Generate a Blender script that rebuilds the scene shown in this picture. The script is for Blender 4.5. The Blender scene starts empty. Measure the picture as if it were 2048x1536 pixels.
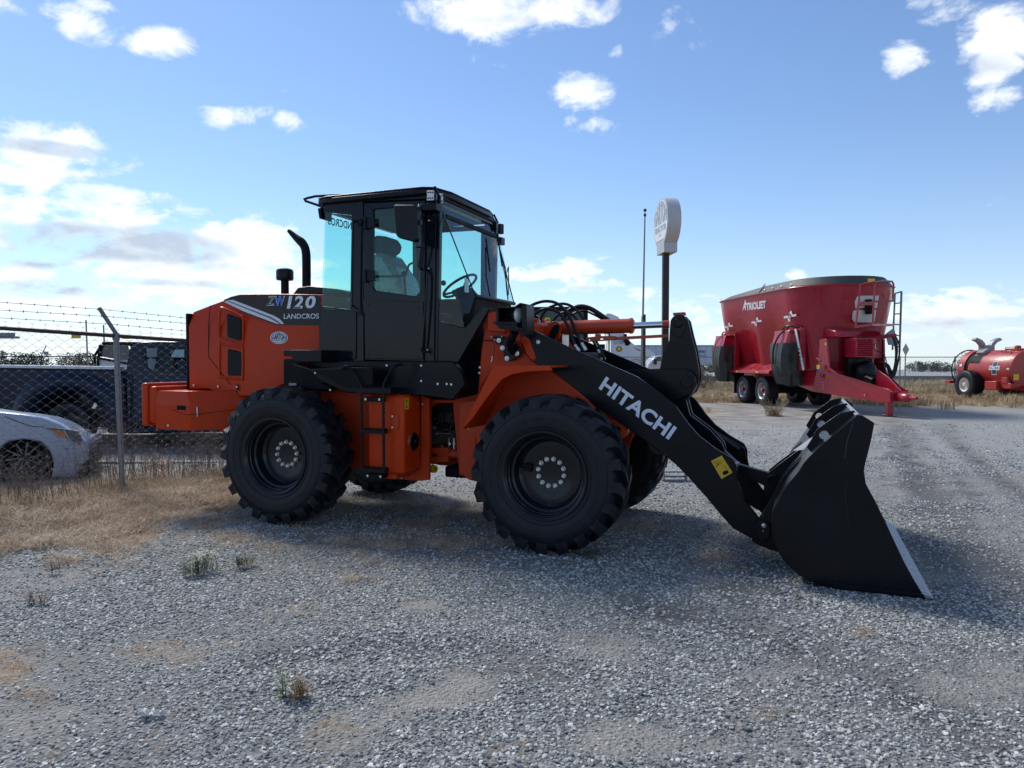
import bpy, math, random
import numpy as np
from mathutils import Vector, Matrix
from mathutils.geometry import tessellate_polygon
random.seed(7); rng = np.random.default_rng(7)
S = bpy.context.scene
COL = S.collection
R = math.radians

# ---------------------------------------------------------------- camera
FPX, HZ, CAMH = 1486.0, 723.0, 1.593          # focal length and horizon row for a 2048 px wide frame, eye height
PITCH = math.atan((768 - HZ) / FPX)
cd = bpy.data.cameras.new('camera'); cam = bpy.data.objects.new('camera', cd); COL.objects.link(cam)
cam.location = (0, 0, CAMH); cam.rotation_euler = (math.pi / 2 - PITCH, 0, 0)
cd.sensor_width = 36; cd.lens = FPX / 2048 * 36; cd.clip_start = .05; cd.clip_end = 6000
S.camera = cam
# ---------------------------------------------------------------- light
SUN_EL, SUN_AZ = R(46), R(-38)                # azimuth from +Y towards +X
sd = bpy.data.lights.new('sun', 'SUN'); sd.energy = 3.3; sd.angle = R(17); sd.color = (1, .95, .88)
sun = bpy.data.objects.new('sun', sd); COL.objects.link(sun)
sdir = Vector((math.sin(SUN_AZ) * math.cos(SUN_EL), math.cos(SUN_AZ) * math.cos(SUN_EL), math.sin(SUN_EL)))
sun.rotation_euler = sdir.to_track_quat('Z', 'Y').to_euler(); sun.location = (-20, 20, 30)
S.view_settings.view_transform = 'Standard'; S.view_settings.look = 'None'
S.view_settings.exposure = .12; S.view_settings.gamma = 1; S.view_settings.use_curve_mapping = False
S.render.engine = 'CYCLES'
S.cycles.max_bounces = 8; S.cycles.transparent_max_bounces = 24; S.cycles.caustics_reflective = False; S.cycles.caustics_refractive = False

SKY_STR = .10
def build_world():
    w = bpy.data.worlds.new('World'); S.world = w; w.use_nodes = True
    nt = w.node_tree; N = nt.nodes; L = nt.links; N.clear()
    out = N.new('ShaderNodeOutputWorld'); bg = N.new('ShaderNodeBackground'); bg.inputs['Strength'].default_value = SKY_STR
    L.new(bg.outputs[0], out.inputs[0])
    def mth(op, a, b=None, c=None, clamp=False):
        n = N.new('ShaderNodeMath'); n.operation = op; n.use_clamp = clamp
        for i, q in enumerate((a, b, c)):
            if q is None: continue
            if isinstance(q, (int, float)): n.inputs[i].default_value = q
            else: L.new(q, n.inputs[i])
        return n.outputs[0]
    tc = N.new('ShaderNodeTexCoord'); sp = N.new('ShaderNodeSeparateXYZ'); L.new(tc.outputs['Generated'], sp.inputs[0])
    x, y, z = sp.outputs
    zc = mth('MAXIMUM', z, .012)
    cb = N.new('ShaderNodeCombineXYZ'); L.new(x, cb.inputs[0]); L.new(y, cb.inputs[1]); L.new(zc, cb.inputs[2])
    sky = N.new('ShaderNodeTexSky'); sky.sky_type = 'NISHITA'; sky.sun_disc = False
    sky.sun_elevation = SUN_EL; sky.sun_rotation = SUN_AZ; sky.air_density = 1.0; sky.dust_density = .2; sky.ozone_density = 2.5
    L.new(cb.outputs[0], sky.inputs[0])
    grade = N.new('ShaderNodeMix'); grade.data_type = 'RGBA'; grade.blend_type = 'MULTIPLY'; grade.inputs[0].default_value = 1; L.new(sky.outputs[0], grade.inputs[6]); grade.inputs[7].default_value = (.98, 1.14, 1.34, 1)
    az = mth('ARCTAN2', x, y); el = mth('ARCSINE', mth('MINIMUM', mth('MAXIMUM', z, -1.0), 1.0))
    # cloud texture: flattened towards the horizon
    den = mth('ADD', zc, .42)
    pv = N.new('ShaderNodeCombineXYZ'); L.new(mth('DIVIDE', x, den), pv.inputs[0]); L.new(mth('DIVIDE', y, den), pv.inputs[1]); pv.inputs[2].default_value = 3.1
    def fbm(scale, det, rough, off=(0, 0, 0), dist=0.0):
        mp = N.new('ShaderNodeMapping'); mp.inputs['Location'].default_value = off; L.new(pv.outputs[0], mp.inputs[0])
        n = N.new('ShaderNodeTexNoise'); n.inputs['Scale'].default_value = scale; n.inputs['Detail'].default_value = det
        n.inputs['Roughness'].default_value = rough; n.inputs['Distortion'].default_value = dist
        L.new(mp.outputs[0], n.inputs['Vector']); return n.outputs['Fac']
    n1 = fbm(9.5, 10, .62, dist=.3); n1b = fbm(9.5, 6, .55, off=(.028, -.028, 0), dist=.3); n2 = fbm(1.6, 4, .5, off=(5, 2, 0))
    n3 = fbm(4.2, 7, .6, off=(9, 4, 1))
    def px2ae(px, py):
        d = ray(px, py); return math.atan2(d.x, d.y), math.asin(d.z / d.length)
    # (px, py, half width, half height, gain) of the clouds in view
    clouds = [(110, 22, 60, 26, .85), (170, 55, 66, 36, .85), (205, 15, 40, 16, .5), (300, 80, 84, 30, .9), (20, 8, 90, 26, .6), (1010, 20, 165, 55, .95), (1340, 60, 60, 50, .62), (1165, 190, 55, 48, .7), (1175, 245, 62, 28, .7),
              (1225, 105, 28, 20, .45), (1815, 122, 48, 36, .72), (1990, 90, 66, 84, .95), (2000, 200, 55, 26, .8), (1880, 10, 110, 26, .5), (440, 226, 44, 26, .8), (505, 232, 50, 24, .75), (568, 246, 44, 20, .75), (130, 315, 150, 62, .95), (210, 385, 130, 24, .9), (70, 350, 90, 40, .8), (420, 470, 150, 34, .95), (120, 425, 150, 30, .95),
              (190, 470, 330, 75, 1.05), (440, 495, 130, 50, .8), (60, 540, 160, 60, .8), (420, 555, 260, 52, 1.0), (560, 560, 160, 50, .75), (0, 600, 240, 40, .4), (300, 540, 120, 40, .7), (40, 430, 90, 30, .7), (385, 600, 36, 14, .9),
              (1175, 570, 70, 18, .9), (1130, 540, 110, 18, .6), (1240, 515, 60, 10, .6), (1060, 545, 60, 16, .7), (1600, 640, 420, 40, .5), (1900, 625, 220, 50, .8), (1360, 620, 60, 20, .6), (1300, 590, 60, 16, .45), (2000, 410, 40, 14, .55), (1590, 553, 24, 14, .7)]
    tot = None
    for (px, py, hw, hh, g) in clouds:
        a0, e0 = px2ae(px, py); a1, _ = px2ae(px + hw, py); _, e1 = px2ae(px, py - hh)
        da = mth('MULTIPLY', mth('SUBTRACT', az, a0), 1 / max(a1 - a0, 1e-3)); de = mth('MULTIPLY', mth('SUBTRACT', el, e0), 1 / max(e1 - e0, 1e-3))
        r2 = mth('ADD', mth('MULTIPLY', da, da), mth('MULTIPLY', de, de))
        b = mth('MULTIPLY', mth('SUBTRACT', 1.35, r2), g)
        b = mth('MAXIMUM', b, -1.0)
        tot = b if tot is None else mth('MAXIMUM', tot, b)
    # scattered clouds over the rest of the sky, of the same kind
    vx = mth('MULTIPLY', mth('ABSOLUTE', az), 1 / .66); vy = mth('MULTIPLY', el, 1 / .5)
    outw = mth('SUBTRACT', mth('MAXIMUM', vx, vy), 1.0, clamp=True); outw = mth('MULTIPLY', outw, 6.0, clamp=True)
    gen = mth('SUBTRACT', mth('MULTIPLY', mth('SUBTRACT', n2, .5), 7.0), .25)
    gen = mth('ADD', gen, mth('MULTIPLY', mth('SUBTRACT', outw, 1.0), 3.0))
    field = mth('MAXIMUM', tot, mth('MINIMUM', gen, 1.0))
    f = mth('ADD', mth('MULTIPLY', field, .9), mth('MULTIPLY', mth('SUBTRACT', n1, .5), 6.0))
    f = mth('ADD', f, mth('MULTIPLY', mth('SUBTRACT', n3, .5), 2.6))
    mr = N.new('ShaderNodeMapRange'); mr.interpolation_type = 'SMOOTHSTEP'; mr.inputs[1].default_value = .1; mr.inputs[2].default_value = 1.45
    L.new(f, mr.inputs[0]); cov = mth('MULTIPLY', mr.outputs[0], .96)
    # thin veil everywhere
    # grey bellies of the thick banks, slope towards the sun gives white edges
    gr = None
    for (px, py, hw, hh, g) in [(250, 492, 250, 42, 1.1), (60, 515, 110, 26, .9), (110, 298, 120, 16, .9), (330, 566, 130, 12, .8), (80, 575, 170, 22, .8), (420, 530, 90, 14, .5), (1175, 578, 50, 8, .5), (1000, 40, 120, 14, .5), (1990, 130, 60, 26, .45), (1900, 650, 200, 16, .6), (160, 70, 60, 12, .4)]:
        a0, e0 = px2ae(px, py); a1, _ = px2ae(px + hw, py); _, e1 = px2ae(px, py - hh)
        da = mth('MULTIPLY', mth('SUBTRACT', az, a0), 1 / max(a1 - a0, 1e-3)); de = mth('MULTIPLY', mth('SUBTRACT', el, e0), 1 / max(e1 - e0, 1e-3))
        b = mth('MAXIMUM', mth('MULTIPLY', mth('SUBTRACT', 1.3, mth('ADD', mth('MULTIPLY', da, da), mth('MULTIPLY', de, de))), g), -1.0); gr = b if gr is None else mth('MAXIMUM', gr, b)
    gr = mth('MAXIMUM', gr, mth('ADD', mth('MULTIPLY', outw, .8), -.6))
    gf = mth('ADD', gr, mth('MULTIPLY', mth('SUBTRACT', n1, .5), -2.4)); gf = mth('ADD', gf, mth('MULTIPLY', mth('SUBTRACT', n3, .5), 2.4))
    th = N.new('ShaderNodeMapRange'); th.interpolation_type = 'SMOOTHSTEP'; th.inputs[1].default_value = -.1; th.inputs[2].default_value = 1.2; L.new(gf, th.inputs[0])
    slope = mth('MULTIPLY', mth('SUBTRACT', n1b, n1), 1.6)
    lit = mth('ADD', mth('SUBTRACT', 1.0, mth('MULTIPLY', th.outputs[0], .85)), slope, clamp=True)
    mixc = N.new('ShaderNodeMix'); mixc.data_type = 'RGBA'
    L.new(lit, mixc.inputs[0]); mixc.inputs[6].default_value = (5.3, 6.2, 7.4, 1); mixc.inputs[7].default_value = (10.6, 11.0, 11.3, 1)
    veil = N.new('ShaderNodeMix'); veil.data_type = 'RGBA'
    vf = mth('MULTIPLY', mth('POWER', mth('SUBTRACT', 1.0, zc), 9.0), .55); vf = mth('ADD', vf, .035)
    L.new(vf, veil.inputs[0]); L.new(grade.outputs[2], veil.inputs[6]); veil.inputs[7].default_value = (8.5, 9.6, 11.0, 1)
    mx = N.new('ShaderNodeMix'); mx.data_type = 'RGBA'; L.new(cov, mx.inputs[0]); L.new(veil.outputs[2], mx.inputs[6]); L.new(mixc.outputs[2], mx.inputs[7])
    L.new(mx.outputs[2], bg.inputs[0])

# ---------------------------------------------------------------- measuring helpers (photo pixel -> point in the yard)
CP, SP = math.cos(PITCH), math.sin(PITCH)
def ray(px, py):
    x, u = (px - 1024) / FPX, (768 - py) / FPX
    return Vector((x, CP + u * SP, -SP + u * CP))
EYE = Vector((0, 0, CAMH))
def atY(px, py, Y):
    d = ray(px, py); return EYE + d * (Y / d.y)
def onG(px, py, z=0.0):
    d = ray(px, py); return EYE + d * ((z - CAMH) / d.z)
def to_px(X, Y, Z):
    dz = Z - CAMH; fw = Y * CP - dz * SP; up = Y * SP + dz * CP
    return 1024 + FPX * X / fw, 768 - FPX * up / fw
class Frame:
    """local frame: x forward, y left, z up; 'v' = -y is the side nearer to the camera"""
    def __init__(s, ox, oy, yaw, oz=0):
        s.o = Vector((ox, oy, oz)); s.yaw = yaw
        s.M = Matrix.Translation(s.o) @ Matrix.Rotation(-yaw, 4, 'Z'); s.I = s.M.inverted()
    def hit(s, px, py, P0, n):
        o = s.I @ EYE; d = s.I.to_3x3() @ ray(px, py); P0 = Vector(P0); n = Vector(n)
        return o + d * ((P0 - o).dot(n) / d.dot(n))
    def v(s, px, py, v):
        p = s.hit(px, py, (0, -v, 0), (0, 1, 0)); return (p.x, p.z)
    def pv(s, px, py, v): return s.hit(px, py, (0, -v, 0), (0, 1, 0))
    def u(s, px, py, u): return s.hit(px, py, (u, 0, 0), (1, 0, 0))
    def poly(s, pts, v): return [s.v(a, b, v) for a, b in pts]
build_world()

# ---------------------------------------------------------------- materials
MATS = {}
def pm(name, col, rough=.5, metal=0.0, coat=0.0, var=.08, vs=3.0, bump=0.0, bs=60.0, rv=.1, dust=0.0, spec=.5):
    m = bpy.data.materials.new(name); m.use_nodes = True; MATS[name] = m
    nt = m.node_tree; N = nt.nodes; L = nt.links; b = N['Principled BSDF']
    tc = N.new('ShaderNodeTexCoord')
    n = N.new('ShaderNodeTexNoise'); n.inputs['Scale'].default_value = vs; n.inputs['Detail'].default_value = 6; n.inputs['Roughness'].default_value = .6
    L.new(tc.outputs['Object'], n.inputs['Vector'])
    mr = N.new('ShaderNodeMapRange'); mr.inputs[1].default_value = .3; mr.inputs[2].default_value = .7; mr.inputs[3].default_value = 1 - var; mr.inputs[4].default_value = 1 + var
    L.new(n.outputs['Fac'], mr.inputs[0])
    mx = N.new('ShaderNodeMix'); mx.data_type = 'RGBA'; mx.blend_type = 'MULTIPLY'; mx.inputs[0].default_value = 1; mx.inputs[6].default_value = (*col, 1)
    L.new(mr.outputs[0], mx.inputs[7]); c = mx.outputs[2]
    if dust > 0:
        n2 = N.new('ShaderNodeTexNoise'); n2.inputs['Scale'].default_value = 14; n2.inputs['Detail'].default_value = 8; n2.inputs['Roughness'].default_value = .7
        L.new(tc.outputs['Object'], n2.inputs['Vector'])
        r2 = N.new('ShaderNodeMapRange'); r2.inputs[1].default_value = .45; r2.inputs[2].default_value = .8; r2.inputs[3].default_value = 0; r2.inputs[4].default_value = dust
        L.new(n2.outputs['Fac'], r2.inputs[0]); md = N.new('ShaderNodeMix'); md.data_type = 'RGBA'; L.new(r2.outputs[0], md.inputs[0]); L.new(c, md.inputs[6]); md.inputs[7].default_value = (.22, .2, .17, 1); c = md.outputs[2]
    L.new(c, b.inputs['Base Color'])
    rr = N.new('ShaderNodeMapRange'); rr.inputs[1].default_value = .3; rr.inputs[2].default_value = .7; rr.inputs[3].default_value = max(rough - rv, .02); rr.inputs[4].default_value = min(rough + rv, 1)
    L.new(n.outputs['Fac'], rr.inputs[0]); L.new(rr.outputs[0], b.inputs['Roughness'])
    b.inputs['Metallic'].default_value = metal; b.inputs['Coat Weight'].default_value = coat; b.inputs['Coat Roughness'].default_value = .08
    b.inputs['Specular IOR Level'].default_value = spec
    if bump > 0:
        nb = N.new('ShaderNodeTexNoise'); nb.inputs['Scale'].default_value = bs; nb.inputs['Detail'].default_value = 5; L.new(tc.outputs['Object'], nb.inputs['Vector'])
        bp = N.new('ShaderNodeBump'); bp.inputs['Strength'].default_value = bump; bp.inputs['Distance'].default_value = .01; L.new(nb.outputs['Fac'], bp.inputs['Height']); L.new(bp.outputs[0], b.inputs['Normal'])
    return m
def glass(name, tint, refl=1.0, rough=0.0):
    m = bpy.data.materials.new(name); m.use_nodes = True; MATS[name] = m; nt = m.node_tree; N = nt.nodes; L = nt.links; N.clear()
    o = N.new('ShaderNodeOutputMaterial'); t = N.new('ShaderNodeBsdfTransparent'); t.inputs[0].default_value = (*tint, 1)
    g = N.new('ShaderNodeBsdfGlossy'); g.inputs['Roughness'].default_value = rough; g.inputs[0].default_value = (refl, refl, refl, 1)
    fr = N.new('ShaderNodeFresnel'); ge = N.new('ShaderNodeNewGeometry'); io = N.new('ShaderNodeMapRange'); io.inputs[3].default_value = 1.5; io.inputs[4].default_value = 1 / 1.5; L.new(ge.outputs['Backfacing'], io.inputs[0]); L.new(io.outputs[0], fr.inputs[0]); mx = N.new('ShaderNodeMixShader')
    L.new(fr.outputs[0], mx.inputs[0]); L.new(t.outputs[0], mx.inputs[1]); L.new(g.outputs[0], mx.inputs[2]); L.new(mx.outputs[0], o.inputs[0]); return m
ORANGE = pm('orange_paint', (.52, .040, .004), .30, coat=.03, var=.06, bump=.02, bs=9, spec=.2)
ORANGE_D = pm('orange_cast', (.50, .046, .008), .5, var=.08, bump=.05, bs=40, spec=.3)
CYLOR = pm('cylinder_orange', (.50, .055, .016), .35, coat=.15, spec=.35)
BLACK = pm('black_paint', (.0035, .0048, .0085), .30, coat=.05, var=.15, bump=.015, bs=7, spec=.20)
BLACKM = pm('black_matt', (.004, .0045, .006), .6, var=.2, spec=.2)
CABP = pm('charcoal_cab_paint', (.006, .0085, .015), .13, coat=.0, var=.06, bump=.012, bs=5, rv=.04, spec=.27)
RUBBER = pm('tyre_rubber', (.009, .011, .016), .46, var=.3, vs=7, bump=.2, bs=90, dust=.05, spec=.30)
RIMP = pm('rim_black', (.006, .009, .014), .28, coat=.12, var=.15, spec=.35)
HOSE = pm('hose_rubber', (.006, .006, .007), .45, spec=.35)
PLAST = pm('black_plastic', (.006, .006, .008), .42, bump=.04, bs=200, spec=.3)
CHROME = pm('chrome', (.75, .76, .78), .12, metal=1, rv=.05)
ZINC = pm('zinc_plated', (.62, .62, .60), .35, metal=.9, var=.1, vs=40)
STEEL = pm('bare_steel', (.30, .31, .33), .45, metal=.6, var=.5, vs=22, bump=.05, bs=60)
GALV = pm('galvanised', (.22, .235, .245), .5, metal=.6, var=.15, vs=20)
PRIMER = pm('scuffed_grey_steel', (.30, .30, .31), .5, metal=.3, var=.2, vs=9)
YEL = pm('yellow_sticker', (.75, .48, .02), .45)
INK = pm('black_ink', (.004, .004, .005), .6, spec=.15)
NAVY = pm('navy_ink', (.01, .03, .10), .45)
WHITE = pm('white_paint', (.78, .79, .80), .45, var=.03)
SILVL = pm('silver_lettering', (.78, .83, .92), .4, var=.03)
BLUE1 = pm('light_blue_ink', (.02, .30, .75), .4)
BLUE2 = pm('deep_blue_ink', (.03, .05, .42), .4)
SEATM = pm('seat_fabric', (.010, .012, .015), .75, bump=.1, spec=.3)
FILM = pm('plastic_film', (.25, .30, .33), .2, coat=.8, var=.5, vs=30, bump=.5, bs=25)
TGLASS = glass('teal_glass', (.75, .965, .91), .8)
CGLASS = glass('clear_glass', (.88, .97, .95), .9)
DGLASS = glass('dark_glass', (.25, .32, .34), 1.0)
LENS = pm('lamp_lens', (.75, .77, .8), .08, coat=1, var=.25, vs=60)

# ---------------------------------------------------------------- mesh building
def fil(poly, r, n=4):
    """round the corners of a 2D polygon; r = one radius or one per corner"""
    out = []; L = len(poly); rs = r if isinstance(r, (list, tuple)) else [r] * L
    for i in range(L):
        p, a, b = Vector(poly[i]), Vector(poly[i - 1]), Vector(poly[(i + 1) % L]); rr = rs[i]
        da, db = a - p, b - p
        if rr <= 0 or da.length < 1e-6 or db.length < 1e-6: out.append(tuple(p)); continue
        q = min(rr, da.length * .45, db.length * .45); A = p + da.normalized() * q; B = p + db.normalized() * q
        for k in range(n + 1):
            t = k / n; out.append(tuple(A * (1 - t) ** 2 + p * 2 * t * (1 - t) + B * t ** 2))
    return out
def catmull(P, n=5, closed=False):
    P = [Vector(p) for p in P]; out = []; L = len(P)
    rngi = range(L if closed else L - 1)
    for i in rngi:
        g = lambda k: P[k % L] if closed else P[min(max(k, 0), L - 1)]
        p0, p1, p2, p3 = g(i - 1), g(i), g(i + 1), g(i + 2)
        for k in range(n):
            t = k / n; out.append(.5 * ((2 * p1) + (p2 - p0) * t + (2 * p0 - 5 * p1 + 4 * p2 - p3) * t * t + (3 * p1 - p0 - 3 * p2 + p3) * t ** 3))
    if not closed: out.append(P[-1])
    return out
def circ(cx, cz, r, n=16, a0=0, a1=2 * math.pi, rz=None):
    return [(cx + r * math.cos(a0 + (a1 - a0) * k / n), cz + (rz or r) * math.sin(a0 + (a1 - a0) * k / n)) for k in range(n)]
def basis(d):
    d = Vector(d).normalized(); a = Vector((0, 0, 1)) if abs(d.z) < .9 else Vector((1, 0, 0))
    x = d.cross(a).normalized(); return x, d.cross(x)
class MB:
    def __init__(s): s.v = []; s.f = []; s.mi = []; s.cur = 0
    def add(s, V, F):
        o = len(s.v); s.v += [tuple(p) for p in V]; s.f += [tuple(i + o for i in f) for f in F]; s.mi += [s.cur] * len(F); return s
    def box(s, a, b):
        x0, y0, z0 = [min(p, q) for p, q in zip(a, b)]; x1, y1, z1 = [max(p, q) for p, q in zip(a, b)]
        return s.add([(x0, y0, z0), (x1, y0, z0), (x1, y1, z0), (x0, y1, z0), (x0, y0, z1), (x1, y0, z1), (x1, y1, z1), (x0, y1, z1)],
                     [(0, 3, 2, 1), (4, 5, 6, 7), (0, 1, 5, 4), (1, 2, 6, 5), (2, 3, 7, 6), (3, 0, 4, 7)])
    def hexa(s, lo, hi):   # two quads of 4 points
        return s.add(list(lo) + list(hi), [(0, 3, 2, 1), (4, 5, 6, 7), (0, 1, 5, 4), (1, 2, 6, 5), (2, 3, 7, 6), (3, 0, 4, 7)])
    def obox(s, c, ax, half):
        c = Vector(c); X, Y, Z = [Vector(a).normalized() * h for a, h in zip(ax, half)]
        q = lambda i, j, k: c + X * i + Y * j + Z * k
        return s.hexa([q(-1, -1, -1), q(1, -1, -1), q(1, 1, -1), q(-1, 1, -1)], [q(-1, -1, 1), q(1, -1, 1), q(1, 1, 1), q(-1, 1, 1)])
    def prism(s, poly, y0, y1, holes=None, T=None):
        """poly in (x, z), extruded between y0 and y1; T maps the points afterwards"""
        if y0 > y1: y0, y1 = y1, y0
        poly = [tuple(p)[:2] for p in poly]; loops = [poly] + [[tuple(p)[:2] for p in h] for h in (holes or [])]
        flat = [p for l in loops for p in l]; n = len(flat)
        V = [Vector((a, y0, b)) for a, b in flat] + [Vector((a, y1, b)) for a, b in flat]
        area = sum(poly[i - 1][0] * poly[i][1] - poly[i][0] * poly[i - 1][1] for i in range(len(poly)))
        F = []
        if holes:
            for t in tessellate_polygon([[Vector((a, b, 0)) for a, b in l] for l in loops]):
                a, b, c = t; cr = (flat[b][0] - flat[a][0]) * (flat[c][1] - flat[a][1]) - (flat[b][1] - flat[a][1]) * (flat[c][0] - flat[a][0])
                if abs(cr) < 1e-12: continue
                if cr < 0: b, c = c, b
                F.append((a, b, c)); F.append((n + a, n + c, n + b))
        else:
            idx = list(range(n)); idx = idx if area > 0 else idx[::-1]
            F.append(tuple(idx)); F.append(tuple(n + i for i in reversed(idx)))
        o = 0
        for li, l in enumerate(loops):
            ar = sum(l[i - 1][0] * l[i][1] - l[i][0] * l[i - 1][1] for i in range(len(l))); fl = (ar > 0) == (li == 0)
            for i in range(len(l)):
                a, b = o + i, o + (i + 1) % len(l)
                F.append((b, a, n + a, n + b) if fl else (a, b, n + b, n + a))
            o += len(l)
        if T: V = [T @ p if isinstance(T, Matrix) else T(p) for p in V]
        return s.add(V, F)
    def tube(s, P, r, n=8, caps=True, closed=False):
        P = [Vector(p) for p in P]; L = len(P); rs = r if isinstance(r, (list, tuple)) else [r] * L
        V = []; X = None
        for i, p in enumerate(P):
            if closed: d = P[(i + 1) % L] - P[i - 1]
            else: d = P[min(i + 1, L - 1)] - P[max(i - 1, 0)]
            d.normalize()
            if X is None: X, Y = basis(d)
            else: X = (X - d * X.dot(d)).normalized(); Y = d.cross(X)
            V += [p + (X * math.cos(2 * math.pi * k / n) + Y * math.sin(2 * math.pi * k / n)) * rs[i] for k in range(n)]
        F = []
        for i in range(L if closed else L - 1):
            a, b = i * n, ((i + 1) % L) * n
            F += [(a + k, a + (k + 1) % n, b + (k + 1) % n, b + k) for k in range(n)]
        if caps and not closed: F += [tuple(range(n))[::-1], tuple((L - 1) * n + k for k in range(n))]
        return s.add(V, F)
    def cyl(s, p0, p1, r0, r1=None, n=16): return s.tube([p0, p1], [r0, r0 if r1 is None else r1], n)
    def lathe(s, prof, o, ax, n=32, closed=False):
        """prof = (radius, distance along the axis)"""
        X, Y = basis(ax); A = Vector(ax).normalized(); o = Vector(o); L = len(prof); V = []; F = []
        for r, h in prof:
            V += [o + A * h + (X * math.cos(2 * math.pi * k / n) + Y * math.sin(2 * math.pi * k / n)) * max(r, 1e-5) for k in range(n)]
        for i in range(L if closed else L - 1):
            a, b = i * n, ((i + 1) % L) * n
            F += [(a + k, b + k, b + (k + 1) % n, a + (k + 1) % n) for k in range(n)]
        return s.add(V, F)
    def loft(s, rings, closed=True, cap=True):
        n = len(rings[0]); V = [p for r in rings for p in r]; F = []
        for i in range(len(rings) - 1):
            for k in range(n if closed else n - 1): F.append((i * n + k, i * n + (k + 1) % n, (i + 1) * n + (k + 1) % n, (i + 1) * n + k))
        if cap: F += [tuple(range(n))[::-1], tuple((len(rings) - 1) * n + k for k in range(n))]
        return s.add(V, F)
    def ball(s, c, r, n=12, m=8):
        rx, ry, rz = r if isinstance(r, (list, tuple)) else (r, r, r)
        V = []; F = []
        for i in range(m + 1):
            t = math.pi * i / m
            for k in range(n): V.append((c[0] + rx * math.sin(t) * math.cos(2 * math.pi * k / n), c[1] + ry * math.sin(t) * math.sin(2 * math.pi * k / n), c[2] - rz * math.cos(t)))
        for i in range(m): F += [(i * n + k, i * n + (k + 1) % n, (i + 1) * n + (k + 1) % n, (i + 1) * n + k) for k in range(n)]
        return s.add(V, F)
    def mir(s):            # mirror everything so far in y
        o = len(s.v); n = len(s.f); s.v += [(a, -b, c) for a, b, c in s.v]
        s.f += [tuple(i + o for i in reversed(f)) for f in s.f[:n]]; s.mi += s.mi[:n]; return s
    def mesh(s, name, mats, ang=32):
        me = bpy.data.meshes.new(name); me.from_pydata(s.v, [], s.f); me.validate()
        for m in (mats if isinstance(mats, (list, tuple)) else [mats]): me.materials.append(m)
        if len(s.mi) == len(me.polygons): me.polygons.foreach_set('material_index', s.mi)
        if ang:
            me.polygons.foreach_set('use_smooth', [True] * len(me.polygons)); me.set_sharp_from_angle(angle=R(ang))
        me.update(); return me
    def build(s, name, mats, parent=None, bevel=0, ang=32, fix=False, seg=2):
        me = s.mesh(name, mats, ang)
        if fix:
            import bmesh
            bm = bmesh.new(); bm.from_mesh(me); bmesh.ops.remove_doubles(bm, verts=bm.verts, dist=1e-5); bmesh.ops.recalc_face_normals(bm, faces=bm.faces); bm.to_mesh(me); bm.free()
        o = bpy.data.objects.new(name, me); COL.objects.link(o); o.parent = parent
        if bevel:
            b = o.modifiers.new('bevel', 'BEVEL'); b.width = bevel; b.segments = seg; b.limit_method = 'ANGLE'; b.angle_limit = R(32); b.use_clamp_overlap = True
        return o
def pair(m, name, mats, parent=None, bevel=0, ang=32, fix=False, seg=2, loc=None):
    """the piece built so far and its twin on the other side, as two objects"""
    a = m.build(name, mats, parent, bevel, ang, fix, seg); m.v = [(x, -y, z) for x, y, z in m.v]; m.f = [tuple(reversed(f)) for f in m.f]
    return a, m.build(name, mats, parent, bevel, ang, fix, seg)
def ob(name, me, parent=None):
    o = bpy.data.objects.new(name, me); COL.objects.link(o); o.parent = parent; return o
def tag(o, label=None, cat=None, group=None, kind=None):
    for k, q in (('label', label), ('category', cat), ('group', group), ('kind', kind)):
        if q: o[k] = q
    return o
def thing(name, label, cat, loc=(0, 0, 0), yaw=0, group=None):
    o = bpy.data.objects.new(name, None); COL.objects.link(o); o.location = loc; o.rotation_euler = (0, 0, -yaw); o.empty_display_size = .2
    return tag(o, label, cat, group)
# lettering: turned into flat meshes, mapped onto a surface
def text_data(txt, bold=.0, depth=1.0, font=None, spacing=1.0):
    c = bpy.data.curves.new('t', 'FONT'); c.body = txt; c.offset = bold; c.space_character = spacing; c.resolution_u = 4
    o = bpy.data.objects.new('t', c); COL.objects.link(o); dg = bpy.context.evaluated_depsgraph_get()
    me = bpy.data.meshes.new_from_object(o.evaluated_get(dg)); V = [Vector(p.co) for p in me.vertices]; F = [tuple(p.vertices) for p in me.polygons]
    bpy.data.objects.remove(o); bpy.data.curves.remove(c); bpy.data.meshes.remove(me)
    x0, x1 = min(p.x for p in V), max(p.x for p in V); y0, y1 = min(p.y for p in V), max(p.y for p in V)
    return [((p.x - x0) / (x1 - x0), (p.y - y0) / (y1 - y0)) for p in V], F
def lettering(name, txt, P0, PX, PY, mat, parent, bold=0.0, spacing=1.0, warp=None, lift=.0015, flip=False, label=None):
    """P0 = lower left corner, PX = lower right, PY = upper left (local points)"""
    V, F = text_data(txt, bold, spacing=spacing); P0, PX, PY = Vector(P0), Vector(PX), Vector(PY)
    nrm = (PX - P0).cross(PY - P0).normalized()
    if flip: nrm = -nrm
    W = []
    for a, b in V:
        if warp: a, b = warp(a, b)
        W.append(P0 + (PX - P0) * a + (PY - P0) * b + nrm * lift)
    m = MB().add(W, F); o = m.build(name, mat, parent, ang=None)
    if label: o['label'] = label
    return o
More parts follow.
